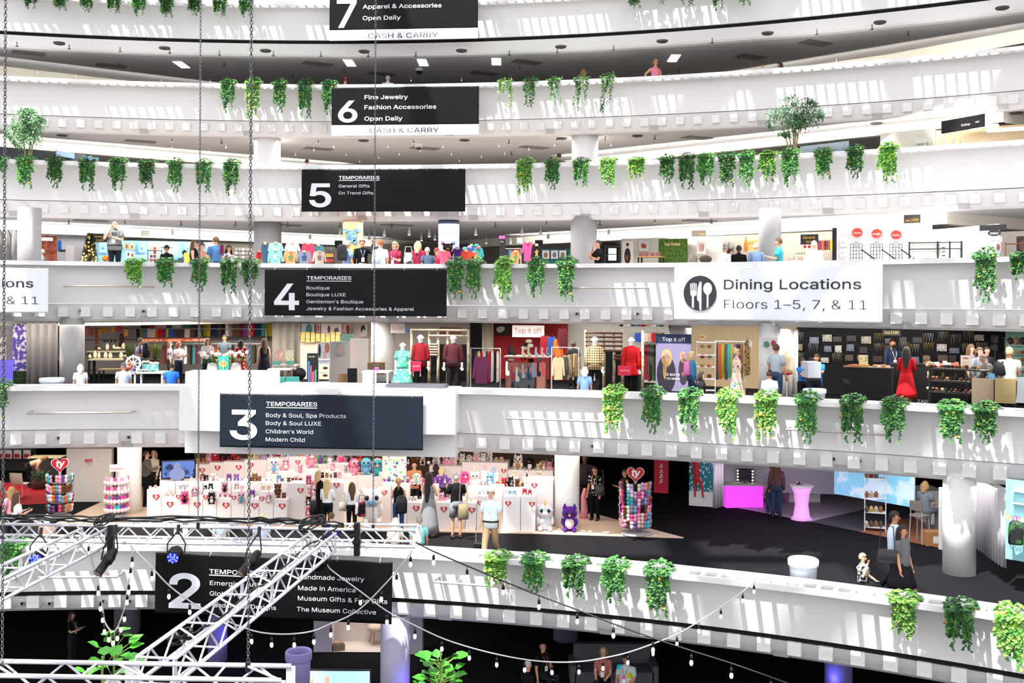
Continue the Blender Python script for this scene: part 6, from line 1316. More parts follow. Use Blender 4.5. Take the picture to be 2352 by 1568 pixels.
gset(3, 'brown,maroon,maroon,charcoal,grey,teal,grey,grey,white,charcoal,dark,teal,maroon,charcoal,grey,red,white,white,maroon,rust,teal,teal,dark green,dark,olive,dark,grey,grey,charcoal,pale pink,blue grey,teal,charcoal,dark', 376, 6.4, 792, 838, 10.4, 7, 'on the lower rail of the garment shop')
o = item(3, 405, 784, 9.8, 150, 6, 'scarf_pile', 'long pile of coral patterned scarves on the garment rail', cloth('d88a70', 'a84a40', 'blot', 6)); o['kind'] = 'stuff'
# ship wheel table
table(3, 306, 376, 855, 2.6, .8, 'white table with a ship wheel and coral ornaments', mat('d8d8da', .5), LW)
p = loc(3, 307, 2.7); p.z = zof(834, p); o = thing('ship_wheel', 'white ship wheel standing on the white table', 'ship wheel', p, face(p)); r = 15 / F * p.y
b = B(); b.smooth = True; b.tube([(r * math.cos(t), 0, r * math.sin(t)) for t in np.linspace(0, 2 * PI, 30)], .035, 8); b.obj('rim', LW, o)
for i in range(8): a = i * PI / 4; b = B(); b.tube([(0, 0, 0), (r * 1.35 * math.cos(a), 0, r * 1.35 * math.sin(a))], .018, 6); b.obj('spoke', LW, o)
b = B(); b.ell((0, 0, 0), .06, 8, 6); b.obj('hub', LW, o); b = B(); b.box(0, 0, -r * 1.7, .3, .15, r * .8); b.obj('stand', LW, o)
for x, y, w, h, c in [(296, 850, 14, 12, 'd0604a'), (299, 838, 8, 8, 'e07a5a'), (309, 852, 8, 8, '4a4a8a')]: item(3, x, y, 2.6, w, h, 'coral_ornament', 'coral coloured ornament in front of the ship wheel', mat(c, .5), 'ell')
item(3, 346, 853, 2.9, 36, 16, 'display_block', 'teal sea-pattern block on the white table', cloth('5a9a98', '9ac8c4', 'blot', 5), 'box', 'display block')
for i, x in enumerate((332, 341, 349, 357, 362)): item(3, x, 836 if i > 1 else 833, 3.0, 9, 6, 'shoe', 'pale sandal on the teal block', mat(('e0c8b0', 'e8b0a0')[i % 2], .6), 'shoe')
for i, x in enumerate((322, 330, 338, 352)): item(3, x, 853, 2.5, 10, 7, 'shoe', 'pink sandal on the white table', mat(('e8a898', '7ac8bc')[i % 2], .6), 'shoe')
# flowers on the boxed balcony
p = loc(3, 512, 1.5); p.z = RAIL[3] - .1; o = thing('flower_table', 'white table of sandals behind the raised white box', 'table', (p.x, p.y, FLOOR[3]), face(p)); b = B(); b.box(0, .2, .74, 1.5, .6, .05); b.obj('table_top', LW, o)
for x in (-.7, .7): b = B(); b.box(x, .2, 0, .06, .5, .74); b.obj('leg', LW, o)
def bouquet(px, label, seed):
    rr = random.Random(seed); p = loc(3, px, 1.75); p.z = FLOOR[3] + .79; o = thing('flower_arrangement', label, 'flowers', p); b = B()
    for _ in range(120): a = rr.uniform(0, 6.3); q = rr.random() ** .5; leaf(b, (.32 * q * math.cos(a), .22 * q * math.sin(a), .3 + .22 * rr.random()), (math.cos(a), math.sin(a) - .5, rr.uniform(-.4, .6)), (0, 0, 1), .1)
    b.cur = 0; b.obj('leaves', GD[:1], o)
    for _ in range(11): a = rr.uniform(0, 6.3); q = rr.random() ** .5; f_ = B(); f_.ell((.36 * q * math.cos(a), .2 * q * math.sin(a) - .1, .48 + .2 * rr.random()), .06, 7, 5); f_.obj('blossom', mat('f4dcd0', .7), o)
    b = B(); b.smooth = True; b.lathe([(.1, 0), (.16, .15), (.13, .32)], 12); b.obj('vase', LW, o)
bouquet(488, 'green bouquet with pale blossoms left of the teal card', 1); bouquet(543, 'green bouquet with pale blossoms right of the teal card', 2)
poster(3, 502, 526, 818, 853, 1.3, 'teal card showing a bather in a yellow swim ring', mat('2fa8a0', .6), [(.48, .5, .36, .2, 'e8d24a'), (.48, .54, .2, .12, 'e0683a'), (.48, .5, .07, .42, 'e8b898')], 'display_card')
for i in range(12): item(3, 466 + i * 8.4, 855, 1.35, 11, 7, 'shoe', 'tan sandal along the raised white box', mat(('d8b090', 'e8dccc', 'b87a50')[i % 3], .6), 'shoe')
# jewelry and cosmetics shop
for x0, x1, y0, y1, lab, bgc, fg in [(692, 722, 743, 776, 'teal poster of a figure in the jewelry shop', 'c8d8d4', [(.6, .5, .25, .5, '4a8a90')]), (728, 735, 743, 764, 'narrow poster of red script in the jewelry shop', 'f4e0d8', [(.5, .5, .3, .48, 'd83a4a')]), (738, 785, 743, 768, 'white poster of a necklace on a neck', 'f4ece8', [(.38, .5, .07, .34, '8a3a34'), (.75, .35, .12, .3, '6a6480')]), (788, 806, 745, 764, 'pink poster of a dark-haired woman', 'e8a8a0', [(.65, .45, .25, .5, '6a4038')]), (828, 844, 746, 772, 'poster of a long-haired woman beside the white column', 'ece0d8', [(.4, .6, .35, .4, '3a2a28'), (.5, .3, .3, .3, 'e8d8d0')])]: poster(3, x0, x1, y0, y1, 11.4, lab, mat(bgc, .6), fg)
b = wall3(690, 800, 782, 900, 10.2, 10.0, mat('ecdcc4', .8), 'cream shelf block of the jewelry shop')
for i in range(16):
    x = 696 + (i % 8) * 11.5; y = 784 - (i // 8) * 4 + (2 if i % 3 else 0); item(3, x, y, 9.9 + .3 * (i // 8), 9, R.uniform(13, 20), 'jewelry_stand', 'gold jewelry stand on the cream shelf', mat('d8a850', .5, .2, 'spots', 'f4e4c0', 0, 30), 'box', 'jewelry stand')
for i in range(3): item(3, 790 + i * 9, 783, 9.8, 9, 17, 'jewelry_stand', 'dark teal jewelry board on the white counter', mat('3e6058', .6), 'box', 'jewelry board')
boxpx3 = [(757, 805, 784, 6.8, 'tall white counter wall with a small poster'), (805, 846, 778, 7.4, 'white counter wall continuing right')]
for x0, x1, yt, q, lab in boxpx3: wall3(x0, x1, yt, 900, q, q, mat('cfc8c6', .7), lab)
poster(3, 775, 789, 784, 816, 6.7, 'small teal and pink poster on the white counter wall', mat('9ab8b4', .6), [(.5, .45, .35, .35, 'e0a8a0')])
poster(3, 729, 758, 787, 833, 5.4, 'poster of a hand and jewelry stand above the white shelf', mat('dcdce6', .6), [(.2, .6, .1, .35, '2a2830'), (.8, .75, .2, .25, 'b87860'), (.6, .4, .12, .22, 'e0b0a8')])
o, p = wire_shelf(3, loc(3, 745, 4.6), 0, .36, [.3, .62, .92, 1.05], 'white shelf with dark trinkets under the hand poster', LW)
for i in range(4): item(3, 748, 848 + (i // 2) * 17, 4.5, 12, 6, 'trinket_bowl', 'brown trinket on the white shelf under the hand poster', mat('8a5038', .6), 'ell')
o = sign(3, 706, 731, 811, 895, 3.2, 'dark floor board with coloured column charts', BK2, [('Campus Guide', 709, 724, 820, 4)], LW, 'floor_board'); w, h = o['wh']
for x, y0, y1, c in ((.12, .2, .78, '3a7ac8'), (.32, .2, .66, 'c0485a'), (.34, .15, .3, 'e07a90'), (.52, .12, .5, 'd0607a'), (.74, .2, .55, '4a9a80')): b = B(); b.box(w * (x + .06), -.01, h * y0, w * .16, .01, h * (y1 - y0)); b.obj('print', mat(c, .6), o)
table(3, 624, 682, 838, 4.8, .6, 'pale table with teal boxes and bags', mat('e0d8cc', .6), mat('d8d0c4', .6)); table(3, 615, 668, 847, 3.6, .7, 'pale round-edged table in front of the teal boxes', mat('d8d4c8', .6), BRN)
for x, c, m_ in ((636, '6ab8a8', 'left'), (668, '6ab8a8', 'right')): item(3, x, 837, 4.9, 18, 8, 'gift_box', f'{m_} teal box on the pale table', mat(c, .6), 'box', 'box')
item(3, 640, 828, 5.2, 20, 24, 'gift_bag', 'pink patterned bag behind the left teal box', cloth('e8b0a8', 'f4dcd4', 'blot', 5), 'box', 'bag', .3); item(3, 665, 828, 5.2, 20, 24, 'gift_bag', 'yellow dotted bag behind the right teal box', cloth('f0e8d0', 'd8b030', 'spots', 14), 'box', 'bag', .3)
for x, w, y in ((643, 26, 884), (673, 30, 884)): item(3, x, y, 2.6, w, 18, 'storage_box', 'teal storage box behind the railing', mat('3f9a8e', .7), 'box')
item(3, 690, 872, 4.2, 28, 28, 'duffel_bag', 'black duffel bag beside the floor board', BK2, 'ell', 'bag'); item(3, 788, 884, 3.6, 20, 26, 'cardboard_box', 'brown box beside the black suitcase', mat('a8845c', .8), 'box'); item(3, 810, 884, 3.4, 22, 38, 'black_suitcase', 'black suitcase behind the railing left of the white table', BK2, 'box', 'suitcase'); item(3, 865, 860, 4.6, 40, 28, 'cardboard_box', 'large brown box behind the white table', mat('8f7350', .8), 'box')
for x, y, c in ((812, 790, '6a6a66'), (822, 792, '3a5a52'), (816, 806, '4a4444'), (827, 812, '2e2a2a'), (813, 824, 'd86a4a'), (823, 838, '3a3232')): item(3, x, y + 14, 8.2, 12, 20, 'hanging_bag', 'dark patterned bag on the rack beside the white column', cloth(c, 'b8b0a8', 'blot', 6), 'scarf', 'bag')
table(3, 831, 894, 853, 2.6, .7, 'small white table with a pink pot', LW, LW); p = loc(3, 866, 2.9); p.z = zof(852, p); o = thing('potted_plant', 'small plant in a pink pot on the white table', 'plant', p); b = B(); b.smooth = True; b.lathe([(.05, 0), (.07, .13), (.06, .13)], 12); b.obj('pot', mat('e04a94', .6), o); b = B(); [leaf(b, (0, 0, .12), (math.cos(i), math.sin(i), 1.2), (0, 0, 1), .13, .35) for i in range(12)]; b.obj('leaves', GD[:1], o)
p = loc(3, 850, 2.0); o = thing('white_chair', 'white chair in front of the small white table', 'chair', p, face(p) + PI); b = B(); b.box(0, 0, .43, .4, .4, .03); b.obj('seat', LW, o); b = B(); b.box(0, .19, .5, .4, .03, .35); b.obj('backrest', LW, o)
for x in (-1, 1):
    for y in (-1, 1): b = B(); b.tube([(x * .17, y * .17, 0), (x * .17, y * .17, .43)], .014, 5); b.obj('leg', GREYM, o)
# mannequins and birch frames
TIO = mat('d0303c', .6)
sign(3, 897, 930, 742, 765, 9.0, 'white wall sign with faint red lettering beside the white column', mat('f2e8e4', .7), [('Top it off', 900, 927, 757, 9)], mat('e08a84', .6))
sign(3, 930, 945, 753, 766, 9.0, 'small blue sign beside the faint red lettering', mat('7a9ac8', .6), [('i', 936, 939, 762, 6)], INK)
def mann(px, py, q, label, **k):
    o = who(3, px, py, label, q=q, sk='f0eeec', hs='none', **k); o.name = 'mannequin'; o['category'] = 'mannequin'; return o
mann(966, 762, 3.3, 'white mannequin in a red plaid poncho', top='b8202a', tk='plaid', t2='241a20', tsc=7, bot='16161a', fat=1.2, wom=True, sleeve=.75); mann(1041, 761, 3.3, 'white mannequin in a dark plaid shirt', top='2a2024', tk='plaid', t2='6a2a30', tsc=7, bot='241c1e', sleeve=.8, fat=1.1); mann(1366, 765, 3.4, 'white mannequin wrapped in an autumn plaid shawl', top='5a4030', tk='plaid', t2='d8c090', tsc=5, bot='1c1a1c', sleeve=.9, fat=1.25, wom=True); mann(1450, 764, 3.4, 'white mannequin in a red tunic and black tights', top='c82024', bot='17161a', wear='tunic', length=.02, wom=True, sleeve=1); mann(925, 783, 2.6, 'mannequin in a mint dress with white star shapes', top='5abf9c', tk='spots', t2='e8f0e4', tsc=9, wear='dress', length=.35, fat=1.2, wom=True)
def bagsq(px, yt, yb, q, w, label):
    o = item(3, px, yb, q, w, yb - yt, 'shopping_bag', label, mat('e0284e', .6), 'box', 'bag', .3); k = loc(3, px, q).y / F; W_, H_ = w * k, (yb - yt) * k
    text('Top it off', LW, o, -W_ * .34, H_ * .45, W_ * .34, H_ * .2, -.01); b = B(); b.tube([(-W_ * .25, 0, H_), (-W_ * .15, 0, H_ * 1.3), (W_ * .15, 0, H_ * 1.3), (W_ * .25, 0, H_)], .008, 4); b.obj('handle', RED, o)
bagsq(955, 830, 852, 2.7, 26, 'pink shopping bag held by the red plaid mannequin'); bagsq(1435, 840, 862, 2.7, 30, 'pink shopping bag held by the red tunic mannequin')
board(3, 972, 1074, 790, 900, 4.4, 4.4, 'backdrop_panel', BK2, 'black backdrop panel behind the plaid mannequins', 'panel'); board(3, 1381, 1478, 806, 900, 4.8, 4.8, 'backdrop_panel', BK2, 'black backdrop panel behind the red tunic mannequin', 'panel')
def birch(xs, yt, rungs, q, label, slat=BIRCH):
    a = loc(3, xs[0], q); o = thing('birch_frame', label, 'frame', a); pts = [loc(3, x, q) - a for x in xs]; h = zof(yt, a) - FLOOR[3]
    for v in pts: b = B(); b.smooth = True; b.tube([(v.x, v.y, 0), (v.x + .02, v.y, h * .5), (v.x, v.y, h)], [.05, .045, .04], 8); b.obj('post', BIRCH, o)
    for y, i, j in rungs: z = zof(y, a) - FLOOR[3]; b = B(); b.tube([(pts[i].x, pts[i].y - .05, z), (pts[j].x, pts[j].y - .05, z)], .035, 6); b.obj('rung', slat, o)
birch([945, 986, 1006, 1028, 1075], 756, [(757, 0, 4), (770, 1, 4), (790, 1, 2), (796, 1, 2), (802, 1, 2), (808, 1, 2), (814, 1, 2)], 3.9, 'birch pole frame around the plaid mannequins')
birch([1345, 1387, 1410, 1430, 1476], 757, [(764, 0, 3), (773, 0, 3), (783, 0, 3), (793, 0, 3), (804, 1, 3), (815, 2, 3), (822, 2, 3)], 4.3, 'birch pole frame with brown slats around the red tunic', BRN)
board(3, 1010, 1060, 752, 768, 8.6, 8.6, 'striped_textile', cloth('8a2a34', '3a5a40', 'stripes', 8), 'red and green striped textile behind the birch frame', 'textile')
# clothes racks left of the red wall
rail(3, 1082, 1150, 800, 4.2, 'clothes rack with the plum shirt'); item(3, 1107, 880, 3.6, 36, 62, 'hanging_garment', 'plum long-sleeved shirt facing forward on the rack', cloth('7a3a5c'), 'long', 'garment')
gset(3, 'charcoal,dark,brown,beige,red,beige,charcoal,red,white,dark,beige', 1082, 6.2, 806, 880, 4.5, 7, 'on the rack behind the plum shirt')
poster(3, 1138, 1173, 744, 769, 11.2, 'dark poster of white slippers on the red wall', mat('24201f', .6), [(.3, .5, .24, .28, 'e4dcc8'), (.45, .6, .18, .2, 'f0e8d8')])
sign(3, 1177, 1250, 747, 774, 9.5, 'large white sign with red lettering on the red wall', mat('fbf4ee', .6, 0, 'plain', None, .35), [('Top it off', 1182, 1244, 765, 17)], mat('d8504e', .6))
o, w, h = None, 0, 0
table(3, 1158, 1258, 818, 5.0, .8, 'cream table of upright socks', mat('ead8c4', .6), mat('6a4038', .8))
board(3, 1162, 1252, 833, 900, 4.8, 4.8, 'mock_fireplace', mat('7a4640', .8, 0, 'stripez', '9a6a60', 0, 14), 'brick-patterned mock fireplace under the sock table', 'fireplace', th=.3); board(3, 1174, 1229, 855, 900, 4.7, 4.7, 'fireplace_opening', mat('3c3b40', .7), 'dark grey opening of the mock fireplace', 'fireplace')
for x, c, y in ((1202, 'e0d4bc', 818), (1215, 'd4c8b0', 818), (1232, 'a8bcd0', 818), (1246, 'd8a8a0', 818), (1258, '8a90a0', 818), (1170, '2a2c38', 815), (1180, '3a4038', 816)): item(3, x, y, 4.9, 11, 21, 'sock', 'upright sock on the cream table', cloth(c), 'sock')
for x, c, yb in ((1165, 'e8e8ea', 862), (1177, '7a1c2c', 872), (1188, '8a8c90', 876), (1202, '707276', 868), (1215, '20283c', 872), (1226, '5a6a8a', 866), (1237, '141418', 864), (1248, 'a83a44', 862)): item(3, x, yb, 4.4, 10, 32, 'sock', 'long sock hanging on the mock fireplace', cloth(c), 'sock')
for x, y, c in ((1208, 796, '2a2422'), (1215, 788, 'd8d0c4'), (1205, 803, 'c8bfae'), (1218, 798, 'e0d8cc'), (1176, 830, 'd8d0c8'), (1220, 832, '1c1a1c'), (1203, 828, 'b03038'), (1240, 830, '8a9090')): item(3, x, y, 5.2, 15, 9, 'knit_hat', 'knit hat on the sock table', cloth(c), 'ell')
for x, c, n, y in ((1252, '7a1a22', 'maroon', 818), (1268, '28407c', 'blue', 820), (1282, 'd8602a', 'orange', 826), (1292, '4a1a22', 'dark striped', 800)): item(3, x, y, 8.5, 20, 48 if y > 805 else 46, 'hooded_jacket', f'{n} hooded jacket hanging by the red wall', cloth(c), 'long', 'jacket')
rail(3, 1268, 1330, 798, 3.9, 'round jacket rack in front of the pale wall')
for i, (x, c, n) in enumerate(((1283, 'd8bc94', 'foremost cream'), (1295, '5a5650', 'grey'), (1303, 'd0b48c', 'tan'), (1312, '9a8468', 'brown'), (1322, 'b8a07c', 'beige and black'))): item(3, x, 872 - i * 2, 3.6 + i * .18, 26 - i * 2, 52, 'fleece_jacket', f'{n} fleece jacket on the round rack', cloth(c), 'long', 'jacket', turn=.3 + i * .2)
gset(3, 'dark,beige,white,charcoal,teal,red,navy,orange,pale pink,white,teal,charcoal', 1428, 8.4, 742, 750, 10.6, 9, 'on the high rail behind the red tunic')
rail(3, 1400, 1510, 752, 10.4, 'high rail behind the red tunic'); gset(3, 'blue,blue,white,beige,pale pink,red,brown,olive,charcoal,white,beige', 1464, 7.5, 764, 786, 10.2, 10, 'on the middle rail behind the red tunic', 'long')
gset(3, 'maroon,maroon,maroon,dark green,dark green,dark', 1482, 5.2, 790, 876, 4.8, 12, 'hanging long beside the woman poster', 'long')
o = sign(3, 1507, 1588, 767, 898, 4.6, 'tall floor poster of two women in dark shawls', mat('8c86a8', .6), [('Top it off', 1522, 1575, 783, 12), ('3 WAYS', 1532, 1563, 863, 8), ('TO WEAR', 1532, 1563, 872, 7)], LW, 'floor_poster'); w, h = o['wh']
b = B(); b.box(w / 2, -.008, h * .845, w, .006, h * .155); b.obj('title_band', mat('1e2c50', .6), o)
for cx, cy, rx, ry, c in ((.3, .3, .27, .33, '2a2634'), (.31, .58, .15, .16, 'cfae78'), (.31, .62, .085, .085, 'e4b49c'), (.26, .4, .05, .2, 'cfae78'), (.78, .36, .13, .24, '3a3038'), (.77, .6, .08, .1, 'c8a878'), (.77, .62, .045, .05, 'e0b09a'), (.78, .3, .05, .04, 'd8a890')): b = B(); b.prism([(w * (cx + rx * math.cos(t)), h * (cy + ry * math.sin(t))) for t in np.linspace(0, 2 * PI, 20, False)], -.012, -.008); b.obj('print', mat(c, .6), o)
o, p = wire_shelf(3, loc(3, 1622, 5.2), 0, .58, [.25, .6, .98, 1.35, 1.75], 'white wire shelf of handbags beside the bamboo curtain', LW)
for i, (y, c) in enumerate(((800, 'c8a080'), (800, 'a88a5a'), (823, 'c84a4a'), (823, '8aa08a'), (845, 'b88a4a'), (845, 'd08048'), (868, '5a3a28'), (868, '7a5a48'), (778, 'e0a878'))): item(3, 1614 + (i % 2) * 16, y, 5.3, 12, 9, 'handbag', 'small handbag on the white wire shelf', cloth(c), 'ell')
gset(3, 'dark green,rust,olive,charcoal,teal,olive,purple,dark,brown', 1648, 7, 788, 872, 6.6, 9, 'on the rail before the bamboo curtain', 'long'); rail(3, 1644, 1712, 784, 6.5, 'rail before the bamboo curtain')
item(3, 1717, 865, 5.0, 14, 84, 'leopard_scarf', 'leopard print scarf hanging beside the pale column', cloth('a88a5c', '3a2c20', 'spots', 14), 'scarf', 'scarf'); item(3, 1722, 800, 5.0, 12, 22, 'foam_head', 'white foam head with glasses beside the pale column', LW, 'bust', 'display head')
poster(3, 1745, 1780, 775, 800, 4.0, 'small picture of red and green shapes on the pale column', mat('d8d6d8', .6), [(.3, .4, .2, .3, '5a8a6a'), (.75, .5, .16, .3, 'a83a44')]).location.y -= .3
p = loc(3, 1808, 5.0); o = thing('dress_form', 'cream dress form on a white stand with a red base', 'dress form', p, face(p)); b = B(); b.smooth = True; b.loft([[(w_ * math.cos(t), .7 * w_ * math.sin(t), z) for t in np.linspace(0, 2 * PI, 14, False)] for z, w_ in ((.92, .17), (1.05, .15), (1.2, .13), (1.35, .18), (1.45, .15), (1.5, .06), (1.58, .05))]); b.obj('torso', mat('d8c8a8', .8), o); b = B(); b.tube([(0, 0, 0), (0, 0, .95)], .02, 6); b.lathe([(.18, 0), (.05, .05)], 14); b.obj('stand', LW, o); b = B(); b.ell((0, 0, .9), (.18, .14, .06), 12, 6); b.obj('base_trim', RED, o)
# jewelry booth
def counter(x0, x1, yt, q, label, txt=None, m=BK2, dep=.7):
    a, c = loc(3, x0, q), loc(3, x1, q); d = c - a; w = d.length; h = zof(yt, (a + c) / 2) - FLOOR[3]; b = B(); b.box(w / 2, dep / 2, 0, w, dep, h); o = tag(b.obj('shop_counter', m, None, a, math.atan2(d.y, d.x)), label, 'counter'); b = B(); b.box(w / 2, dep / 2, h, w + .04, dep + .04, .03); b.obj('counter_top', mat('241f22', .4), o)
    if txt: text('ZAD', LW, o, w * txt[0], h * .12, w * txt[0] + .28, .12, -.01)
counter(1938, 2048, 846, 4.6, 'long black jewelry counter with white letters near its base', (.5,)); counter(2048, 2140, 838, 5.4, 'second black counter behind the red dress with white letters', (.66,))
MB_ = ['c0b8ac', '6a5e58', '9a8c6c', '8088a0', 'a89080', '4a4040', 'dcd8d4', '3a3436']
rb = random.Random(4)
for i in range(46):
    x = 1838 + (i % 16) * 29.5 + rb.uniform(-5, 5); r_ = i // 16; y = 786 + r_ * 22 + rb.uniform(-4, 4)
    if x > 2300: continue
    q = 9.0 - (x - 1832) / 480 * .8; m_ = rb.choice(MB_); hgt = rb.uniform(11, 17)
    if rb.random() < .35:
        k_ = loc(3, x, q); k_.z = zof(y, k_); o = thing('necklace_row', 'row of thin necklaces on the black wall', 'necklaces', k_, face(k_)); reg(o, 'row of thin necklaces on the black wall', x, 'necklace')
        for j in range(4): b = B(); b.tube([(-.14 + j * .08, -.03, .3), (-.11 + j * .08, -.03, 0), (-.08 + j * .08, -.03, .3)], .008, 4); b.obj('necklace', mat(rb.choice(('c8b070', 'a0a0a8', 'd8d8d8')), .3, .6), o)
    else: item(3, x, y, q, rb.uniform(15, 22), hgt, 'jewelry_board', 'small jewelry display board on the black wall', mat(m_, .5, 0, 'spots', '2a2424', 0, 22), 'box', 'jewelry board', .1)
for i in range(11): item(3, 1944 + i * 9.6, 845, 4.8, 10, R.uniform(4, 9), 'jewelry_tray', 'pale jewelry tray on the long black counter', mat(R.choice(('e8d0bc', 'e0b060', 'f0e8e0', 'd88a50')), .6), 'box', 'tray')
item(3, 1984, 838, 5.0, 20, 22, 'gift_bag', 'pale green and cream bag standing on the long black counter', mat('c8b890', .6, 0, 'blot', '8aa070', 0, 5), 'box', 'bag', .3)
for i in range(9): item(3, 2126 + i * 9, 840, 6.4, 9, R.uniform(6, 12), 'gift_box', 'pale box on the counter behind the shoe table', mat(R.choice(('e8d8cc', 'd0b090', 'e0e0e8', 'c87a6a')), .6), 'box', 'box')
def shoetable(x0, x1, ys, q, label):
    a, c = loc(3, x0, q), loc(3, x1, q - .4); d = c - a; w = d.length; o = thing('shoe_display', label, 'shoe shelf', a, math.atan2(d.y, d.x)); zs = [max(.04, zof(y, (a + c) / 2) - FLOOR[3]) for y in ys]
    for z in zs: b = B(); b.box(w / 2, .3, z - .03, w, .6, .03); b.obj('shelf_board', mat('2a2624', .5), o)
    for x in (0, w):
        for y in (0, .6): b = B(); b.box(x, y, 0, .04, .04, zs[0]); b.obj('post', BK2, o)
    n = 15
    for r_, z in enumerate(zs):
        for i in range(n if r_ == 0 else 11):
            t = (i + .5) / n if r_ == 0 else (i + .6) / 11.5; c_ = R.choice(('8a5a38', 'c8a070', '3a2a24', '6a4028', 'e0c8a8', 'a04a40', '4a4a4a')); p = a + d * t; b = B(); b.smooth = True; tall = r_ == 1 and i % 3 == 0
            b.tube([(-.1, 0, .05), (0, 0, .06), (.1, 0, .045), (.14, 0, .03)], [.035, .05, .035, .02], 7); b.tube([(-.08, 0, .04), (-.08, 0, .22 if tall else .1)], .04, 7)
            s_ = b.obj('shoe', mat(c_, .5), None, (p.x, p.y + .25, FLOOR[3] + z), face(p) + R.uniform(1.2, 1.9)); reg(s_, ('boot' if tall else 'shoe') + f' on the {("top", "middle", "bottom")[r_]} board of the shoe display', 2135 + t * 130, 'shoe', f'shoes on the {("top", "middle", "bottom")[r_]} board')
shoetable(2136, 2262, (848, 876, 902), 3.0, 'dark three-tier shoe display at the right')
sign(3, 2207, 2231, 816, 847, 2.9, 'cream card with red writing standing among the shoes', mat('f0e0d0', .6), [('A L E', 2212, 2226, 834, 6)], TIO, 'display_card')
w, h = (o_ := [x for x in S.objects if x.name.startswith('display_card')][-1])['wh']
for z in (.25, .8): b = B(); b.tube([(w * (.25 + .07 * i), -.02, h * (z + (.03 if i % 2 else -.02))) for i in range(8)], .012, 4); b.obj('script_mark', TIO, o_)
item(3, 2258, 926, 2.2, 46, 56, 'covered_table', 'table under a beige cloth beside the shoe display', cloth('b8a48c'), 'box', 'table', .7); item(3, 2278, 872, 2.4, 14, 14, 'tissue_box', 'blue patterned box on the beige covered table', mat('6aa8d0', .6), 'box', 'box'); item(3, 2310, 926, 2.0, 44, 56, 'covered_table', 'table under a yellow cloth beside the man in beige', cloth('a89468'), 'box', 'table', .6)
for j, y in enumerate((792, 812, 830, 848)):
    board(3, 2316, 2380, y, y + 2, 7.6, 7.4, 'wall_shelf', LW, 'thin shelf on the mint wall', 'shelf', th=.2)
    for i in range(3): item(3, 2322 + i * 14, y, 7.3, 11, 9 if j else 20, 'shoe', 'shoe on the mint wall shelf', mat(R.choice(('7a4a38', 'a8806a', '3a3030', 'c8b0a0')), .6), 'shoe')
item(3, 2345, 925, 2.6, 26, 58, 'grey_plinth', 'grey plinth at the right edge', mat('8e9298', .6), 'box', 'plinth')
p = loc(3, 1864, 1.75); p.z = zof(866, p); k = p.y / F; b = B(); b.box(0, 0, 0, 30 * k, .5, 36 * k, .35); o = tag(b.obj('silver_box', mat('c4c8d0', .35, .3), None, p, face(p)), 'silver box carried by the worker in blue', 'box'); b = B(); b.box(0, 0, -.06, 31 * k, .52, .06, .35); b.obj('box_base', DARK, o)
bag(3, 2297, 862, loc(3, 2297, 2.5).y, .34, .36, 'black shoulder bag of the man in the beige polo', BK2, .6); bag(3, 1580, 862, loc(3, 1580, 2.2).y, .26, .4, 'pink tote beside the denim shirt', cloth('e07ab0'), .2)
sign(3, 2028, 2068, 752, 770, 6.5, 'dark aisle sign under the bulkhead above the jewelry booth', mat('2c2a24', .6), [('Aisle', 2033, 2045, 766, 6), ('1100', 2047, 2064, 766, 8)], mat('c8b070', .5))
for px, q, wt in ((120, 4.6, 130), (260, 7, 300), (470, 8, 520), (740, 8, 480), (980, 6, 330), (1200, 7.5, 420), (1440, 6.5, 420), (1680, 6.5, 330), (1950, 5.5, 280), (2200, 5, 280)): lamp(3, px, q, 0, 3.5, 2, wt * .55, (1, .92, .82))
# ---------------------------------------------------------------- level of banner four
curtain(4, -20, 44, 527, 612, 3.4, 3.4, mat('8a8686', .9), 'grey curtain at the left edge of the level of banner four', .25, .06); curtain(4, 92, 131, 540, 612, 6, 6, cloth('a8604a', '8a4a38', 'blot', 5), 'copper drapes right of the left column', .3, .06)
sign(4, 94, 121, 545, 553, 5.9, 'blank white sign on the copper drapes', LW, [], INK)
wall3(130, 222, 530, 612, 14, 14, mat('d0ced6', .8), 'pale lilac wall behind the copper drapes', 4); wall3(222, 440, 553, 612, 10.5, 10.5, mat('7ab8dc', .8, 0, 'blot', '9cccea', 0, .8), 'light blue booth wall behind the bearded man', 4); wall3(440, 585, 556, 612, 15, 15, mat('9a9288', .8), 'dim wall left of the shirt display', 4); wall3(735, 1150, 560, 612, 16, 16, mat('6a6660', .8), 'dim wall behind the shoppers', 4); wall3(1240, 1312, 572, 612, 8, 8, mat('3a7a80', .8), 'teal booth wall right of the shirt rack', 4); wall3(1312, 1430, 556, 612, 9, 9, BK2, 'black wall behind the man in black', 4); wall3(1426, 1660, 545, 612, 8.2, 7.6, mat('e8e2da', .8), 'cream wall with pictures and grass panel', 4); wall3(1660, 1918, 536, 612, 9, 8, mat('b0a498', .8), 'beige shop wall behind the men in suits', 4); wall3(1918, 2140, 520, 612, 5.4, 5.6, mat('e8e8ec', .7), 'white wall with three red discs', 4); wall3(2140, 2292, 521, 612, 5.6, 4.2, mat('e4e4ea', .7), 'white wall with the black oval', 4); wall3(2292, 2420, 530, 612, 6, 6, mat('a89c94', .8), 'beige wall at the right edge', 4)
board(4, 1911, 1920, 523, 612, 5.0, 5.0, 'black_post', BK2, 'black post left of the red discs', 'post')
p = loc(4, 206, 5); k = p.y / F; H = zof(534, p) - FLOOR[4]; o = thing('christmas_tree', 'decorated christmas tree with golden lights', 'tree', p); rt = random.Random(2); b = B(); r0 = 26 * k * H / (zof(534, p) - zof(600, p)) * .62
b.cur = 0
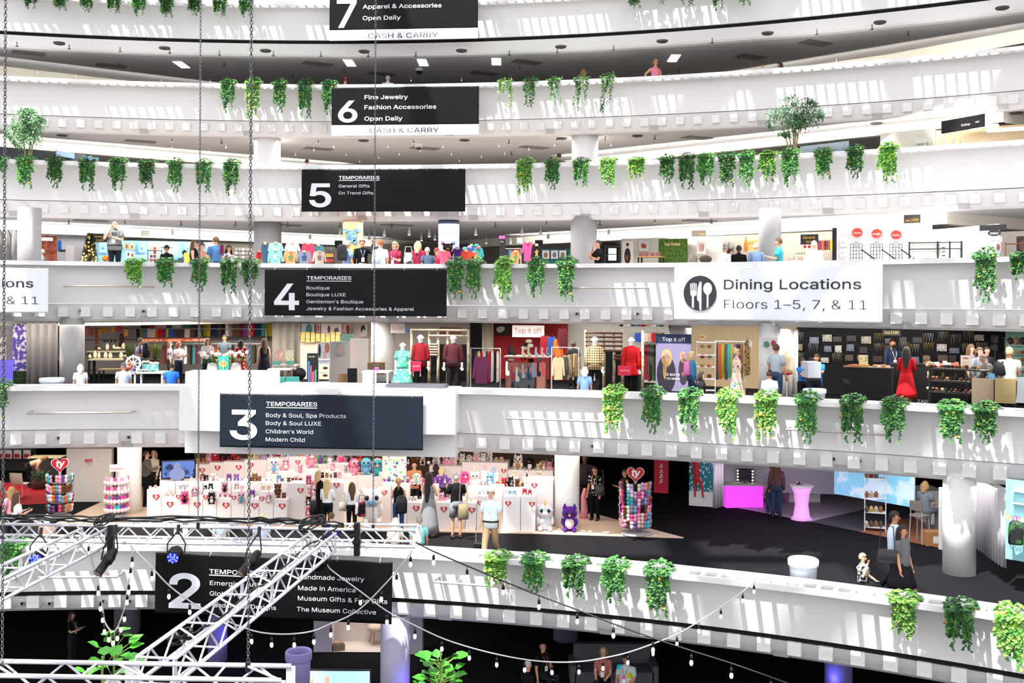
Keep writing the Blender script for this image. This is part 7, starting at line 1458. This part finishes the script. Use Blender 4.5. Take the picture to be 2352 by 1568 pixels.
for i in range(1500):
    z = rt.uniform(.12, 1) ** 1; rr_ = r0 * (1 - z) * rt.uniform(.35, 1) + .02; a = rt.uniform(0, 6.3); leaf(b, (rr_ * math.cos(a), rr_ * math.sin(a), z * H), (math.cos(a), math.sin(a), -.35), (0, 0, 1), .12, .35)
b.obj('needles', [mat('2f3a20', .8, 0, 'leaf', '1f2a18', 0, 5)], o); b = B(); b.tube([(0, 0, 0), (0, 0, H * .95)], .05, 6); b.obj('trunk', BRN, o)
gl = B().ell((0, 0, 0), .035, 6, 5).data('light_ball', mat('f0c070', .3, 0, 'plain', None, 2.2, 3)); g2 = B().ell((0, 0, 0), .05, 7, 5).data('ornament', mat('9a7038', .3, .5))
for i in range(90): z = rt.uniform(.1, .97); rr_ = r0 * (1 - z) * 1.02 + .02; a = rt.uniform(PI, 2 * PI); link('light_ball' if i % 3 else 'ornament', gl if i % 3 else g2, o, (rr_ * math.cos(a), rr_ * math.sin(a), z * H))
GLD = mat('c89a2a', .5)
sign(4, 203, 246, 536, 556, 6.5, 'black sign with yellow letters behind the christmas tree', BK2, [('General', 212, 243, 545, 7), ('Gift', 221, 238, 554, 7)], GLD); sign(4, 1838, 1878, 538, 561, 5.6, 'black sign with yellow letters above the man in white', BK2, [('General', 1844, 1872, 548, 7.5), ('Gift', 1851, 1867, 558, 7)], GLD)
sign(4, 323, 342, 529, 542, 9.5, 'small grey aisle sign on the left bulkhead', mat('5a5650', .6), [], INK); sign(4, 1588, 1624, 529, 543, 9, 'brown aisle sign on the bulkhead above the cream wall', mat('5c4c40', .6), [('1200', 1605, 1618, 540, 6)], GLD); sign(4, 2075, 2112, 493, 512, 4.6, 'dark aisle sign above the white wall', mat('2e2820', .6), [('Aisle', 2079, 2091, 508, 6), ('1100', 2093, 2109, 508, 9)], GLD); sign(4, 768, 786, 552, 570, 12, 'dark green aisle sign behind the backpack', mat('3a423a', .6), [], INK); sign(4, 1228, 1246, 551, 566, 9.5, 'dark aisle sign left of the grey column', mat('3a382c', .6), [], INK)
for i, (x, s) in enumerate(((237, 'E'), (326, 'E'), (432, 'E'), (476, 'ELS'))): sign(4, x - 9, x + 9 + (6 if i == 3 else 0), 556, 580, 10.2, f'blue wall panel with dark letters, {ORD[i]} from the left behind the bearded man', mat('8cc4e4', .7), [(s, x - 3, x + 3 + (6 if i == 3 else 0), 573, 7)], INK, 'wall_panel')
for i, (x, y) in enumerate(((290, 570), (302, 571), (294, 588), (303, 590))): poster(4, x - 5, x + 6, y - 12, y + 2, 9.8, f'small animal picture in a block of four, {ORD[i]} of them', mat(('a8784a', 'c89a6a', 'd8c8b8', 'e0d8d0')[i], .6), [(.5, .45, .25, .3, '5a3a28')])
o, p = wire_shelf(4, loc(4, 355, 6.5), 0, .5, [.6, 1.0, 1.35, 1.7], 'brown spinner stand of small boxes beside the black hat', sh_m)
for i in range(12): item(4, 347 + (i % 3) * 8, 574 + (i // 3) * 9, 6.4, 6, 7, 'goods_box', 'small box on the brown spinner stand', mat(R.choice(('c85a48', 'e0c8a8', '8a4a38', 'd8d0c8')), .6), 'box', 'box')
for i in range(14): item(4, 542 + (i % 5) * 8, 575 + (i // 5) * 9, 12, 6, 6, 'goods_box', 'small pale item on the far shelf left of the shirts', mat(R.choice(('c8bcb0', '8a8480', 'e0d8d0')), .6), 'box', 'box')
for i in range(3): board(4, 538, 582, 576 + i * 9, 577.5 + i * 9, 12.2, 12.2, 'wall_shelf', GREYM, 'far shelf board left of the shirts', 'shelf', th=.3)
item(4, 160, 612, 7, 18, 48, 'white_cabinet', 'white cabinet behind the copper drapes', mat('c0bcc0', .6), 'box', 'cabinet'); item(4, 136, 574, 7, 9, 22, 'blue_bag', 'blue bag hanging beside the copper drapes', cloth('2a5aa8'), 'scarf', 'bag'); item(4, 430, 604, 2.6, 15, 24, 'yellow_bag', 'yellow shopping bag beside the black tank top', cloth('d8c860'), 'box', 'bag', .4); item(4, 509, 584, 1.75, 9, 22, 'maroon_jacket', 'maroon jacket hanging over the blue shirt', cloth('5a1c34'), 'scarf', 'jacket')
o = item(4, 145, 578, 8, 22, 5, 'goods_tray', 'dark tray of goods beside the copper drapes', BK2, 'box', 'tray'); item(4, 242, 600, 8, 16, 14, 'orange_ornaments', 'orange and gold decorations right of the christmas tree', cloth('d88a30', 'a83a20', 'spots', 14), 'ell', 'decoration')
# shirts on display
def shirt4(px, yt, yb, w, q, c, n, shape='shirt', pic=None):
    o = item(4, px, yb, q, w, yb - yt, 'display_shirt', f'{n} on display above banner four', cloth(c), shape, 'shirt'); k = loc(4, px, q).y / F; W_, H_ = w * k, (yb - yt) * k
    b = B(); b.smooth = True; b.lathe([(.07, H_ * .9), (.055, H_ * 1.0), (.05, H_ * 1.06)], 10); b.obj('neck_form', mat('d8b08a', .6), o)
    if pic:
        b = B()
        for a, c_, rx, rz in ((0, 0, .13, .15), (-.14, .1, .08, .04), (.14, .12, .08, .04), (-.1, -.14, .05, .06), (.1, -.14, .05, .06), (.02, .2, .05, .07)): b.prism([(W_ * (a + rx * math.cos(t)), H_ * (.48 + c_ + rz * math.sin(t))) for t in np.linspace(0, 2 * PI, 12, False)], -.045, -.03)
        b.obj('turtle_print', mat(pic, .7), o)
for x, yt, yb, w, q, c, n, s, pic in [(596, 577, 604, 14, 3.4, 'c8302a', 'red folded shirt', 'shirt', None), (608, 558, 604, 16, 3.2, '3f5a74', 'slate blue shirt turned sideways', 'long', None), (633, 557, 590, 30, 3.0, '8fd4b0', 'mint tee', 'shirt', None), (671, 557, 590, 30, 3.0, 'f0e4e4', 'white tee', 'shirt', None), (707, 558, 604, 28, 3.0, 'e0405c', 'coral red tee', 'shirt', None), (731, 563, 590, 22, 3.2, '4a8a9a', 'teal tee', 'shirt', None), (632, 574, 606, 30, 1.9, '7ec8cc', 'aqua long-sleeved shirt with turtle', 'long', 'e4f4f4'), (667, 576, 606, 29, 1.9, 'f0986a', 'orange long-sleeved shirt with turtle', 'long', '5a8a50'), (698, 577, 606, 29, 1.9, '7a8298', 'grey long-sleeved shirt with turtle', 'long', '2a4470'), (733, 577, 606, 27, 1.9, 'd8c4b0', 'beige long-sleeved shirt with turtle', 'long', '8a6a7a'),
    (1051, 570, 604, 26, 2.6, '4a2a6a', 'purple tee beside the bear', 'shirt', None), (1070, 575, 606, 22, 2.3, 'd04838', 'red tee beside the purple one', 'shirt', None), (1086, 578, 606, 20, 2.5, 'e8785a', 'orange tee right of the red one', 'shirt', None), (1098, 568, 606, 22, 3.2, '3a8a8a', 'dark teal tee', 'shirt', None), (1082, 562, 590, 18, 4, '2a5aa0', 'royal blue tee', 'shirt', None), (1020, 576, 606, 28, 1.7, 'e86a8a', 'pink tee worn by the bear', 'shirt', None), (1183, 577, 606, 20, 2.2, 'f08a5a', 'orange turtle tee on the rack end', 'shirt', '4a7a50'), (1212, 555, 600, 24, 3.0, 'e0508a', 'hot pink tee', 'shirt', None), (1232, 562, 600, 22, 2.9, '1a1a1c', 'black floral hoodie', 'long', 'e08a4a')]: shirt4(x, yt, yb, w, q, c, n, s, pic)
gset(4, 'navy,dark,charcoal,teal,purple,maroon,rust,orange', 1163, 3.6, 573, 604, 2.6, 10, 'on the shirt rack right of the tall sign', 'shirt'); rail(4, 1158, 1196, 571, 2.6, 'shirt rack right of the tall sign')
ps = plush_parts('bear', '2c1f1a', '8a6038'); p = loc(4, 1028, 1.9); k = p.y / F; p.z = zof(596, p); o = link('plush_toy', ps[0][1], None, p, face(p)); o.scale = (40 * k,) * 3; tag(o, 'dark brown plush bear beside the pink tee', 'plush toy'); [link(n_, d_, o) for n_, d_ in ps[1:]]
for x, y, c, n in ((1049, 570, 'b8a8dc', 'lavender'), (1067, 573, '7ad0b8', 'mint'), (1078, 570, 'a898d0', 'lilac'), (1094, 566, '3a9a98', 'teal'), (1098, 570, 'e07878', 'coral')): item(4, x, y + 2, 2.4, 12, 8, 'baseball_cap', f'{n} cap above the display shirts', cloth(c), 'ell', 'cap')
SA = mat('e8dce0', .6)
for px, w, m_, lab in ((810, 46, mat('dcc070', .6, 0, 'blot', 'e8b0a8', 0, 1.2), 'column wrapped in a yellow turtle print'), (1030, 48, SA, 'column wrapped in a pale lettered print')):
    p = loc(4, px, 3.6); r = w / F * p.y / 2; b = B(); b.smooth = True; zt = RAIL[5] - 1.9 - p.z; b.lathe([(r, 0), (r, zt)], 28); o = struct(b.obj('column', m_, None, p), lab)
    if px == 810:
        b = B()
        for a, c_, rx, rz in ((0, 0, .2, .22), (-.2, .2, .12, .07), (.2, .22, .12, .07), (-.14, -.22, .08, .09), (.14, -.2, .08, .09)): b.prism([((a + rx * math.cos(t)), zt - .62 + c_ + rz * math.sin(t)) for t in np.linspace(0, 2 * PI, 16, False)], -r - .03, -r + .1)
        b.obj('turtle_print', mat('5a8aa8', .6, 0, 'blot', '8ab0c4', 0, 8), o); b = B(); b.prism([(.03 + .13 * math.cos(t), zt - .6 + .15 * math.sin(t)) for t in np.linspace(-1.9, 1.9, 14)] + [(.06 + .09 * math.cos(t), zt - .6 + .13 * math.sin(t)) for t in np.linspace(1.7, -1.7, 12)], -r - .04, -r - .02); b.obj('moon_print', LW, o)
    else:
        b = B(); b.smooth = True; b.lathe([(r * 1.01, zt - .16), (r * 1.01, zt - .02)], 28); b.obj('navy_band', mat('2a3050', .6), o)
        for s, x, z, c in (('SOUTHERN', .34, zt - .38, .1), ('ATTITUDE', .34, zt - .58, .1)):
            t_ = text(s, INK, o, -x, z, x, c, 0)
            for v in t_.data.vertices: v.co.y = -math.sqrt(max(.001, (r + .035) ** 2 - v.co.x ** 2))
        for x, c in ((-.2, 'c05ac0'), (.2, '4a7ac0')): b = B(); b.ell((x, -r * .86, zt - .85), (.06, .03, .08), 8, 6); b.obj('print', mat(c, .6), o)
q = loc(4, 785, 1.45); q.z = zof(598, q); backpack(q, face(q) + .2, 'black backpack on the man in light blue', mat('1c1e26', .6), .55); bag(4, 938, 606, loc(4, 938, 1.5).y, .32, .38, 'grey and white rucksack beside the blonde woman in maroon', cloth('c8c4bc', '5a5a60', 'blot', 3), .2); bag(4, 864, 606, loc(4, 860, 1.3).y, .3, .34, 'pale blue tote beside the woman in white', cloth('b8cce4'), .3)
o = item(4, 757, 604, 4.5, 20, 24, 'basket_shelf', 'shelf of golden boxes right of the beige shirt', mat('4a3a30', .6), 'box', 'shelf'); item(4, 757, 590, 4.1, 17, 8, 'goods_box', 'golden box on the shelf beside the beige shirt', mat('c89a4a', .5), 'box', 'box'); item(4, 757, 602, 4.1, 17, 8, 'goods_box', 'red box on the shelf beside the beige shirt', mat('a83a34', .5), 'box', 'box')
for i in range(7): item(4, 725 + i * 7, 574, 10, 6, 7, 'goods_box', 'small pale box on the far shelf behind the teal tee', mat(R.choice(('e0e4e8', 'c8b8b0', '9ab0c0')), .6), 'box', 'box')
o = sign(4, 1147, 1160, 548, 606, 2.0, 'tall dark sign with a pink top edge', BK2, [('Guide', 1149, 1156, 556, 3)], LW, 'floor_board'); w, h = o['wh']; b = B(); b.box(w * .4, .02, h, w * 1.05, .03, .1); b.obj('top_band', mat('e85a9a', .6), o)
sign(4, 1187, 1199, 546, 558, 2.4, 'blank pale card above the shirt rack', mat('f0e0dc', .6), [], INK)
for i, x in enumerate((1253, 1273, 1292)): poster(4, x - 8, x + 8, 575, 594, 7.8, f'white animal picture on the teal wall, {ORD[i]} from the left', LW, [(.5, .45, .28, .35, 'a8805a' if i != 1 else '8a8a8a')])
o, p = wire_shelf(4, loc(4, 1406, 3.6), 0, .5, [.7, 1.1, 1.45, 1.75], 'black shelf with white frames beside the man in black', BK2)
for y in (583, 598): item(4, 1406, y, 3.5, 18, 13, 'framed_picture', 'white frame on the black shelf', LW, 'box', 'picture', .1)
poster(4, 1430, 1454, 554, 606, 7.5, 'poster of a woman in a black patterned dress', mat('e4dcd4', .6), [(.45, .35, .3, .36, '1c1a1e'), (.45, .78, .12, .1, 'd8b09a'), (.45, .86, .14, .07, '2a201c'), (.4, .28, .12, .12, 'a04838')]); poster(4, 1467, 1489, 552, 576, 7.5, 'small picture of a pair of red shoes', mat('c8c4c4', .6), [(.4, .5, .18, .25, 'a83838'), (.62, .45, .15, .2, '8a3030')]); poster(4, 1600, 1621, 553, 583, 7.3, 'pale sketch of two figures right of the grass panel', mat('ece4e0', .6), [(.4, .5, .2, .35, 'c8a098'), (.65, .5, .15, .3, 'b88a80')]); poster(4, 1660, 1684, 555, 600, 7.3, 'grey photo of trees behind the men in suits', mat('8a8884', .6, 0, 'blot', '4a4844', 0, 6), [])
table(4, 1462, 1519, 588, 5.5, .6, 'black-legged table with glasses racks before the grass panel', WOODM, BK2)
for i in range(4): item(4, 1472 + i * 13, 588, 5.6, 10, 9, 'eyewear_rack', 'thin brown display rack on the black-legged table', mat('7a4a40', .6), 'box', 'rack', .2)
o = board(4, 1512, 1577, 548, 612, 7.0, 6.9, 'grass_backdrop', mat('4a6a24', .9, 0, 'blot', '2c4416', 0, 14, bump=1.), 'green grass panel with golden script', 'panel', th=.1); w, h = o['wh']; k = w / 65; t_ = text('Capri Designs', mat('e8c890', .4), o, 15 * k, h - 15 * k, 51 * k, 9 * k, -.05, .004)
item(4, 1592, 606, 5, 20, 24, 'bust_form', 'grey bust form right of the grass panel', mat('8a8278', .8), 'bust', 'bust'); item(4, 1620, 604, 5, 30, 18, 'basket_pile', 'dark wire baskets with a wig stand', mat('4a4038', .8), 'ell', 'basket')
item(4, 1713, 578, 5.4, 10, 34, 'bottle_tower', 'orange glass tower among the shop shelves', mat('d87a28', .4), 'lathe', 'ornament'); sign(4, 1712, 1744, 551, 576, 6, 'golden lit sign board behind the denim shirt', mat('c8a868', .5, 0, 'plain', None, .3), [('APO', 1718, 1732, 561, 5)], BRN)
for i in range(20): item(4, 1812 + (i % 10) * 5.6, 584 + (i // 10) * 12, 5.6, 5, R.uniform(6, 9), 'gift_item', 'small pale gift on the shelves beside the man in white', mat(R.choice(('d8d0c4', 'a8b098', 'c89a90', 'e8e0d8')), .6), 'lathe', 'gift')
for i in range(3): item(4, 1848 + i * 10, 570, 5.4, 7, 8, 'red_ornament', 'red ornament under the yellow lettered sign', mat('a82c24', .5), 'ell', 'ornament')
gset(4, 'maroon,maroon,rust,dark,maroon,brown,mustard', 1880, 5, 552, 575, 7, 6, 'on the far rail left of the black post', 'long')
for i, (x, y, s) in enumerate(((1968, 534, 'Sunglasses'), (2013, 536.5, 'Readers'), (2057.5, 539, 'Sunglasses'))):
    p = loc(4, x, 5.25); k = p.y / F; p.z = zof(y, p); b = B(); b.prism([(11.5 * k * math.cos(t), 10.5 * k * math.sin(t)) for t in np.linspace(0, 2 * PI, 28, False)], -.02, 0); o = tag(b.obj('red_disc_sign', mat('e04438', .6), None, p, face(p)), f'red round sign with white lettering, {ORD[i]} of three', 'sign'); text(s, LW, o, -8.5 * k, -2.2 * k, 8.5 * k, 4.6 * k, -.025, .008)
p = loc(4, 2283, 4.1); k = p.y / F; p.z = zof(535, p); b = B(); b.prism([(14 * k * math.cos(t), 7.5 * k * math.sin(t)) for t in np.linspace(0, 2 * PI, 28, False)], -.02, 0); o = tag(b.obj('oval_sign', BK2, None, p, face(p)), 'black oval sign with white letters', 'sign'); text('CliC', LW, o, -9 * k, -3 * k, 9 * k, 6 * k, -.025, .012)
sign(4, 2249, 2309, 516, 529, 3.4, 'black hanging sign with a thin gold edge', BK2, [], GLD)
for i, x in enumerate((1966, 2013, 2057)):
    p = loc(4, x, 4.7); k = p.y / F; o = thing('grid_rack', f'black wire grid rack for glasses under the {("left", "middle", "right")[i]} red disc', 'rack', p, face(p)); h = zof(560, p) - FLOOR[4]
    b = B()
    for j in range(5): b.tube([(-.18 + .09 * j, 0, 0), (-.18 + .09 * j, 0, h)], .008, 4)
    b.obj('grid', BK2, o); b = B()
    for j in range(8): b.tube([(-.18, 0, h - j * .11), (.18, 0, h - j * .11)], .007, 4)
    b.obj('grid_wires', BK2, o); b = B(); b.tube([(.15, -.02, h * .9), (.55, -.02, h * .72)], .02, 5); b.obj('arm', BK2, o); b = B(); b.box(.0, -.05, h - .1, .14, .03, .18); b.obj('mirror', mat('a8b0b8', .2, .6), o)
for i, y in enumerate((566, 589)): poster(4, 1929, 1946, y - 18, y, 5.2, f'line drawing of glasses on the white wall, {("upper", "lower")[i]} one', mat('e8e8ea', .7), [(.35, .5, .2, .12, '6a6a6e'), (.35, .5, .16, .09, 'e8e8ea')])
poster(4, 2270, 2300, 544, 556, 4.0, 'line drawing of glasses under the black oval', mat('e4e4ea', .7), [(.3, .5, .18, .3, '6a6a6e'), (.7, .5, .18, .3, '6a6a6e'), (.3, .5, .14, .24, 'e4e4ea'), (.7, .5, .14, .24, 'e4e4ea')]); poster(4, 2270, 2298, 558, 577, 3.9, 'grey photograph under the glasses drawing', mat('a0a0a4', .6), [(.3, .4, .2, .2, '5a5a60'), (.8, .5, .15, .4, '6a3a30')])
o = thing('black_shelving', 'black metal shelving beside the bald man', 'shelf', (p := loc(4, 2088, 4.4)), face(p)); w = 110 / F * p.y; h = zof(555, p) - FLOOR[4]
for x in (0, .55, .78, 1): b = B(); b.box(w * x, 0, 0, .05, .05, h); b.obj('post', BK2, o)
for z in (.68, .86, .97): b = B(); b.box(w * .5, 0, h * z, w, .05, .03); b.obj('rail', BK2, o)
b = B(); b.box(w * .32, .06, h * .72, w * .56, .02, h * .25); b.obj('display_panel', mat('d8d6d2', .6), o)
for i in range(5): b = B(); b.box(w * .66, -.05, h * (.6 + i * .07), .1, .08, .03); b.obj('glasses_peg', BK2, o)
o, p = wire_shelf(4, loc(4, 2335, 4.5), 0, .6, [.8, 1.2, 1.6], 'dark wood stand at the right edge', BRN); poster(4, 2334, 2370, 542, 590, 5.2, 'dark framed picture at the right edge', mat('3a2c28', .6), [(.5, .5, .3, .3, '6a4a40')])
for px, q, wt in ((160, 7, 150), (330, 6.5, 260), (500, 7, 160), (660, 2.6, 130), (840, 3, 110), (1060, 3, 150), (1200, 4, 130), (1530, 5, 190), (1800, 5.5, 190), (2030, 3.4, 170), (2230, 3.2, 130)): lamp(4, px, q, 0, 2.5, 1.6, wt * .4, (1, .94, .86))
# ---------------------------------------------------------------- ceilings: lamps, vents, sprinklers
SPOTM = None
def ceil_pt(L, px, py): return at_z(px, py, RAIL[L + 1] - 1.88)
def bulbs(L, pts, lab, big=False):
    for px, py in pts:
        p = ceil_pt(L, px, py); o = link('ceiling_spotlight', None, None, p); reg(o, lab, px, 'ceiling lamp', lab); s = 1.3 if big else .55
        key = ('spot', big)
        if key not in PK:
            a = B(); a.smooth = True; a.tube([(0, 0, .02), (0, 0, -.1 * s)], .012, 5); a.lathe([(.05 * s, -.26 * s), (.045 * s, -.2 * s), (.025 * s, -.1 * s)], 10, cap=False); c = B(); c.ell((0, -.01, -.25 * s), (.035 * s, .035 * s, .03 * s), 8, 5); PK[key] = a.data('shade', LW), c.data('bulb', mat('fff2e0', .3, 0, 'plain', None, 9, 3))
        link('shade', PK[key][0], o); link('bulb', PK[key][1], o)
def vents(L, pts, lab, m=mat('5c5654', .7, 0, 'stripez', '8a8482', 0, 14), s=(1.2, .6)):
    for px, py in pts: p = ceil_pt(L, px, py); b = B(); b.box(0, 0, -.03, s[0], s[1], .05); reg(b.obj('ceiling_vent', m, None, p, .5), lab, px, 'vent')
def spots(L, pts, lab, r=.22):
    for px, py in pts: p = ceil_pt(L, px, py); b = B(); b.lathe([(r * .8, -.05), (r, -.02), (r, .02)], 14); reg(b.obj('ceiling_speaker', mat('4a4444', .6), None, p), lab, px, 'speaker', lab)
def sprink(L, pts, lab):
    for px, py in pts: p = ceil_pt(L, px, py); b = B(); b.tube([(0, 0, .02), (0, 0, -.14)], .02, 5); b.lathe([(.06, -.17), (.06, -.14)], 8); reg(b.obj('sprinkler', mat('5a5654', .5), None, p), lab, px, 'sprinkler', lab)
def panels(L, pts, lab):
    for px, py in pts: p = ceil_pt(L, px, py); b = B(); b.box(0, 0, -.03, .42, 1.25, .05); o = reg(b.obj('ceiling_light', LW, None, p), lab, px, 'ceiling lamp'); b = B(); b.box(0, 0, -.045, .36, 1.15, .02); b.obj('diffuser', mat('ffffff', .4, 0, 'plain', None, 6, 2), o)
panels(6, [(417, 147), (803, 143), (971, 142), (1140, 140), (1548, 132)], 'rectangular ceiling light above the railing of banner six')
vents(6, [(65, 121), (256, 150), (730, 146), (1210, 142), (1112, 167), (878, 169), (1873, 98), (1725, 130)], 'square air vent in the ceiling above banner six'); spots(6, [(136, 99), (378, 110), (610, 116), (836, 118), (1060, 116), (1288, 107), (1521, 94), (1763, 76), (2021, 51), (2302, 18)], 'dark round ceiling speaker above banner six')
sprink(6, [(39, 97), (159, 103), (276, 109), (390, 113), (504, 117), (628, 119), (737, 120), (846, 121), (955, 120), (1170, 117), (1280, 111), (1409, 105), (1636, 89), (1876, 69), (2003, 57), (274, 144), (515, 143), (672, 168), (790, 157), (1194, 147), (1560, 155), (1695, 125), (2086, 71)], 'small ceiling sprinkler above banner six'); bulbs(6, [(87, 159), (174, 169), (371, 183), (483, 180), (944, 178), (1060, 177), (1175, 175), (1291, 172), (1011, 189), (1537, 168), (1921, 135)], 'small ceiling spotlight above banner six')
bulbs(5, [(236, 338), (270, 333), (328, 349), (394, 332), (442, 350), (480, 340), (519, 332), (560, 349), (641, 332), (679, 349), (721, 338), (767, 331), (795, 349), (826, 365), (870, 356), (891, 330), (917, 348), (965, 339), (1018, 330), (1037, 348), (1055, 363), (1106, 354), (1146, 328), (1159, 346), (1215, 336), (1274, 327), (1403, 327), (1405, 345), (1469, 335), (1534, 325), (1531, 344), (1668, 323), (1727, 330), (1656, 342), (1882, 310)], 'small track spotlight in the ceiling above banner five')
vents(5, [(323, 324), (731, 341), (976, 340), (1226, 338), (1601, 316)], 'square air vent in the ceiling above banner five'); spots(5, [(143, 310), (835, 322), (1067, 321), (1290, 317), (1464, 311), (2013, 282), (2335, 258)], 'dark round ceiling speaker above banner five'); sprink(5, [(395, 318), (509, 320), (731, 322), (950, 322), (1169, 320), (1279, 317), (1390, 313), (1504, 310), (1175, 347)], 'small ceiling sprinkler above banner five')
bulbs(4, [(396, 520), (591, 529), (608, 530), (625, 523), (712, 531), (777, 542), (781, 520), (834, 525), (848, 533), (883, 521), (940, 519), (968, 534), (986, 524), (999, 532), (1117, 541), (1093, 519), (1173, 541), (1199, 519), (1242, 521), (1259, 530), (1290, 532), (1359, 520), (1398, 519)], 'white spotlight under the ceiling above banner four', True)
sprink(4, [(158, 504), (287, 506), (416, 507), (541, 508), (661, 510), (781, 511), (900, 512), (1138, 511), (1255, 508), (1378, 506), (1504, 503), (1634, 502)], 'small ceiling sprinkler above banner four'); vents(4, [(208, 506), (655, 516), (912, 516), (1607, 506)], 'dark air vent in the ceiling above banner four', s=(1.2, .5))
for px, py, L in ((963, 157, 6), (962, 330, 5)): p = ceil_pt(L, px, py); b = B(); b.smooth = True; b.lathe([(.05, -.26), (.13, -.2), (.15, -.12)], 14); o = tag(b.obj('dome_camera', DARK, None, p), f'domed camera under the ceiling above banner {NM[L]}', 'camera'); b = B(); b.lathe([(.15, -.12), (.16, 0)], 14); b.obj('mount', LW, o)
# shop front at the right end of the fifth level
o = sign(5, 2160, 2258, 270, 299, 4.5, 'black directory sign with small white lettering on the upper right bulkhead', BK2, [('Buildings', 2208, 2228, 290, 6), ('and', 2240, 2248, 288, 6)], LW, q1=3.6); w, h = o['wh']
wall3(2020, 2146, 300, 420, 5.4, 5.0, mat('d8d4c4', .5), 'cream shop front with black lettering', 5); wall3(2146, 2420, 290, 420, 6.2, 6.2, mat('c8b08e', .7), 'tan shop interior wall at the upper right', 5)
sign(5, 2100, 2136, 316, 338, 4.9, 'cream glass panel with black serif lettering', mat('d8d6c8', .3), [("NNY'S", 2104, 2131, 334, 9)], INK, 'shop_window')
for px, py in ((2152, 310), (2167, 311), (2190, 312), (2206, 315), (2254, 322), (2272, 322)): p = loc(5, px, 4.8); p.z = zof(py, p); o = link('shop_spotlight', None, None, p); reg(o, 'white spotlight in the upper right shop', px, 'lamp'); link('shade', PK[('spot', True)][0], o); link('bulb', PK[('spot', True)][1], o)
for i, (px, py) in enumerate(((2245, 292), (2310, 298))): p = loc(5, px, 5.4); p.z = zof(py, p); b = B(); b.box(0, 0, 0, 1.3, .5, .04); o = tag(b.obj('light_panel', LW, None, p, -.5), f'{("left", "right")[i]} ceiling light panel in the upper right shop', 'ceiling lamp'); b = B(); b.box(0, 0, -.02, 1.2, .42, .02); b.obj('diffuser', mat('ffffff', .4, 0, 'plain', None, 6, 2), o)
wall3(-20, 190, 345, 420, 5.4, 7.0, mat('2e3038', .6), 'dark shop front at the left end of the level', 5); o = board(5, 128, 225, 354, 366, 6.0, 8.0, 'shop_window', mat('5a78a8', .3), 'blue shop window strip above the left pothos row', 'window')
wall3(1836, 1948, 330, 420, 7.6, 6.8, mat('3a4a58', .4), 'dark glazed shop front behind the right ficus tree', 5); board(6, 2270, 2352, 100, 130, 5.5, 5.0, 'shop_display', mat('7aa08a', .6, 0, 'blot', 'c89a80', 0, 2), 'colourful shop display at the top right edge', 'display')

for px in (350, 750, 1050, 1350): lamp(5, px, 7, 0, 6, 2, 480)
finish_people()
finish_labels()
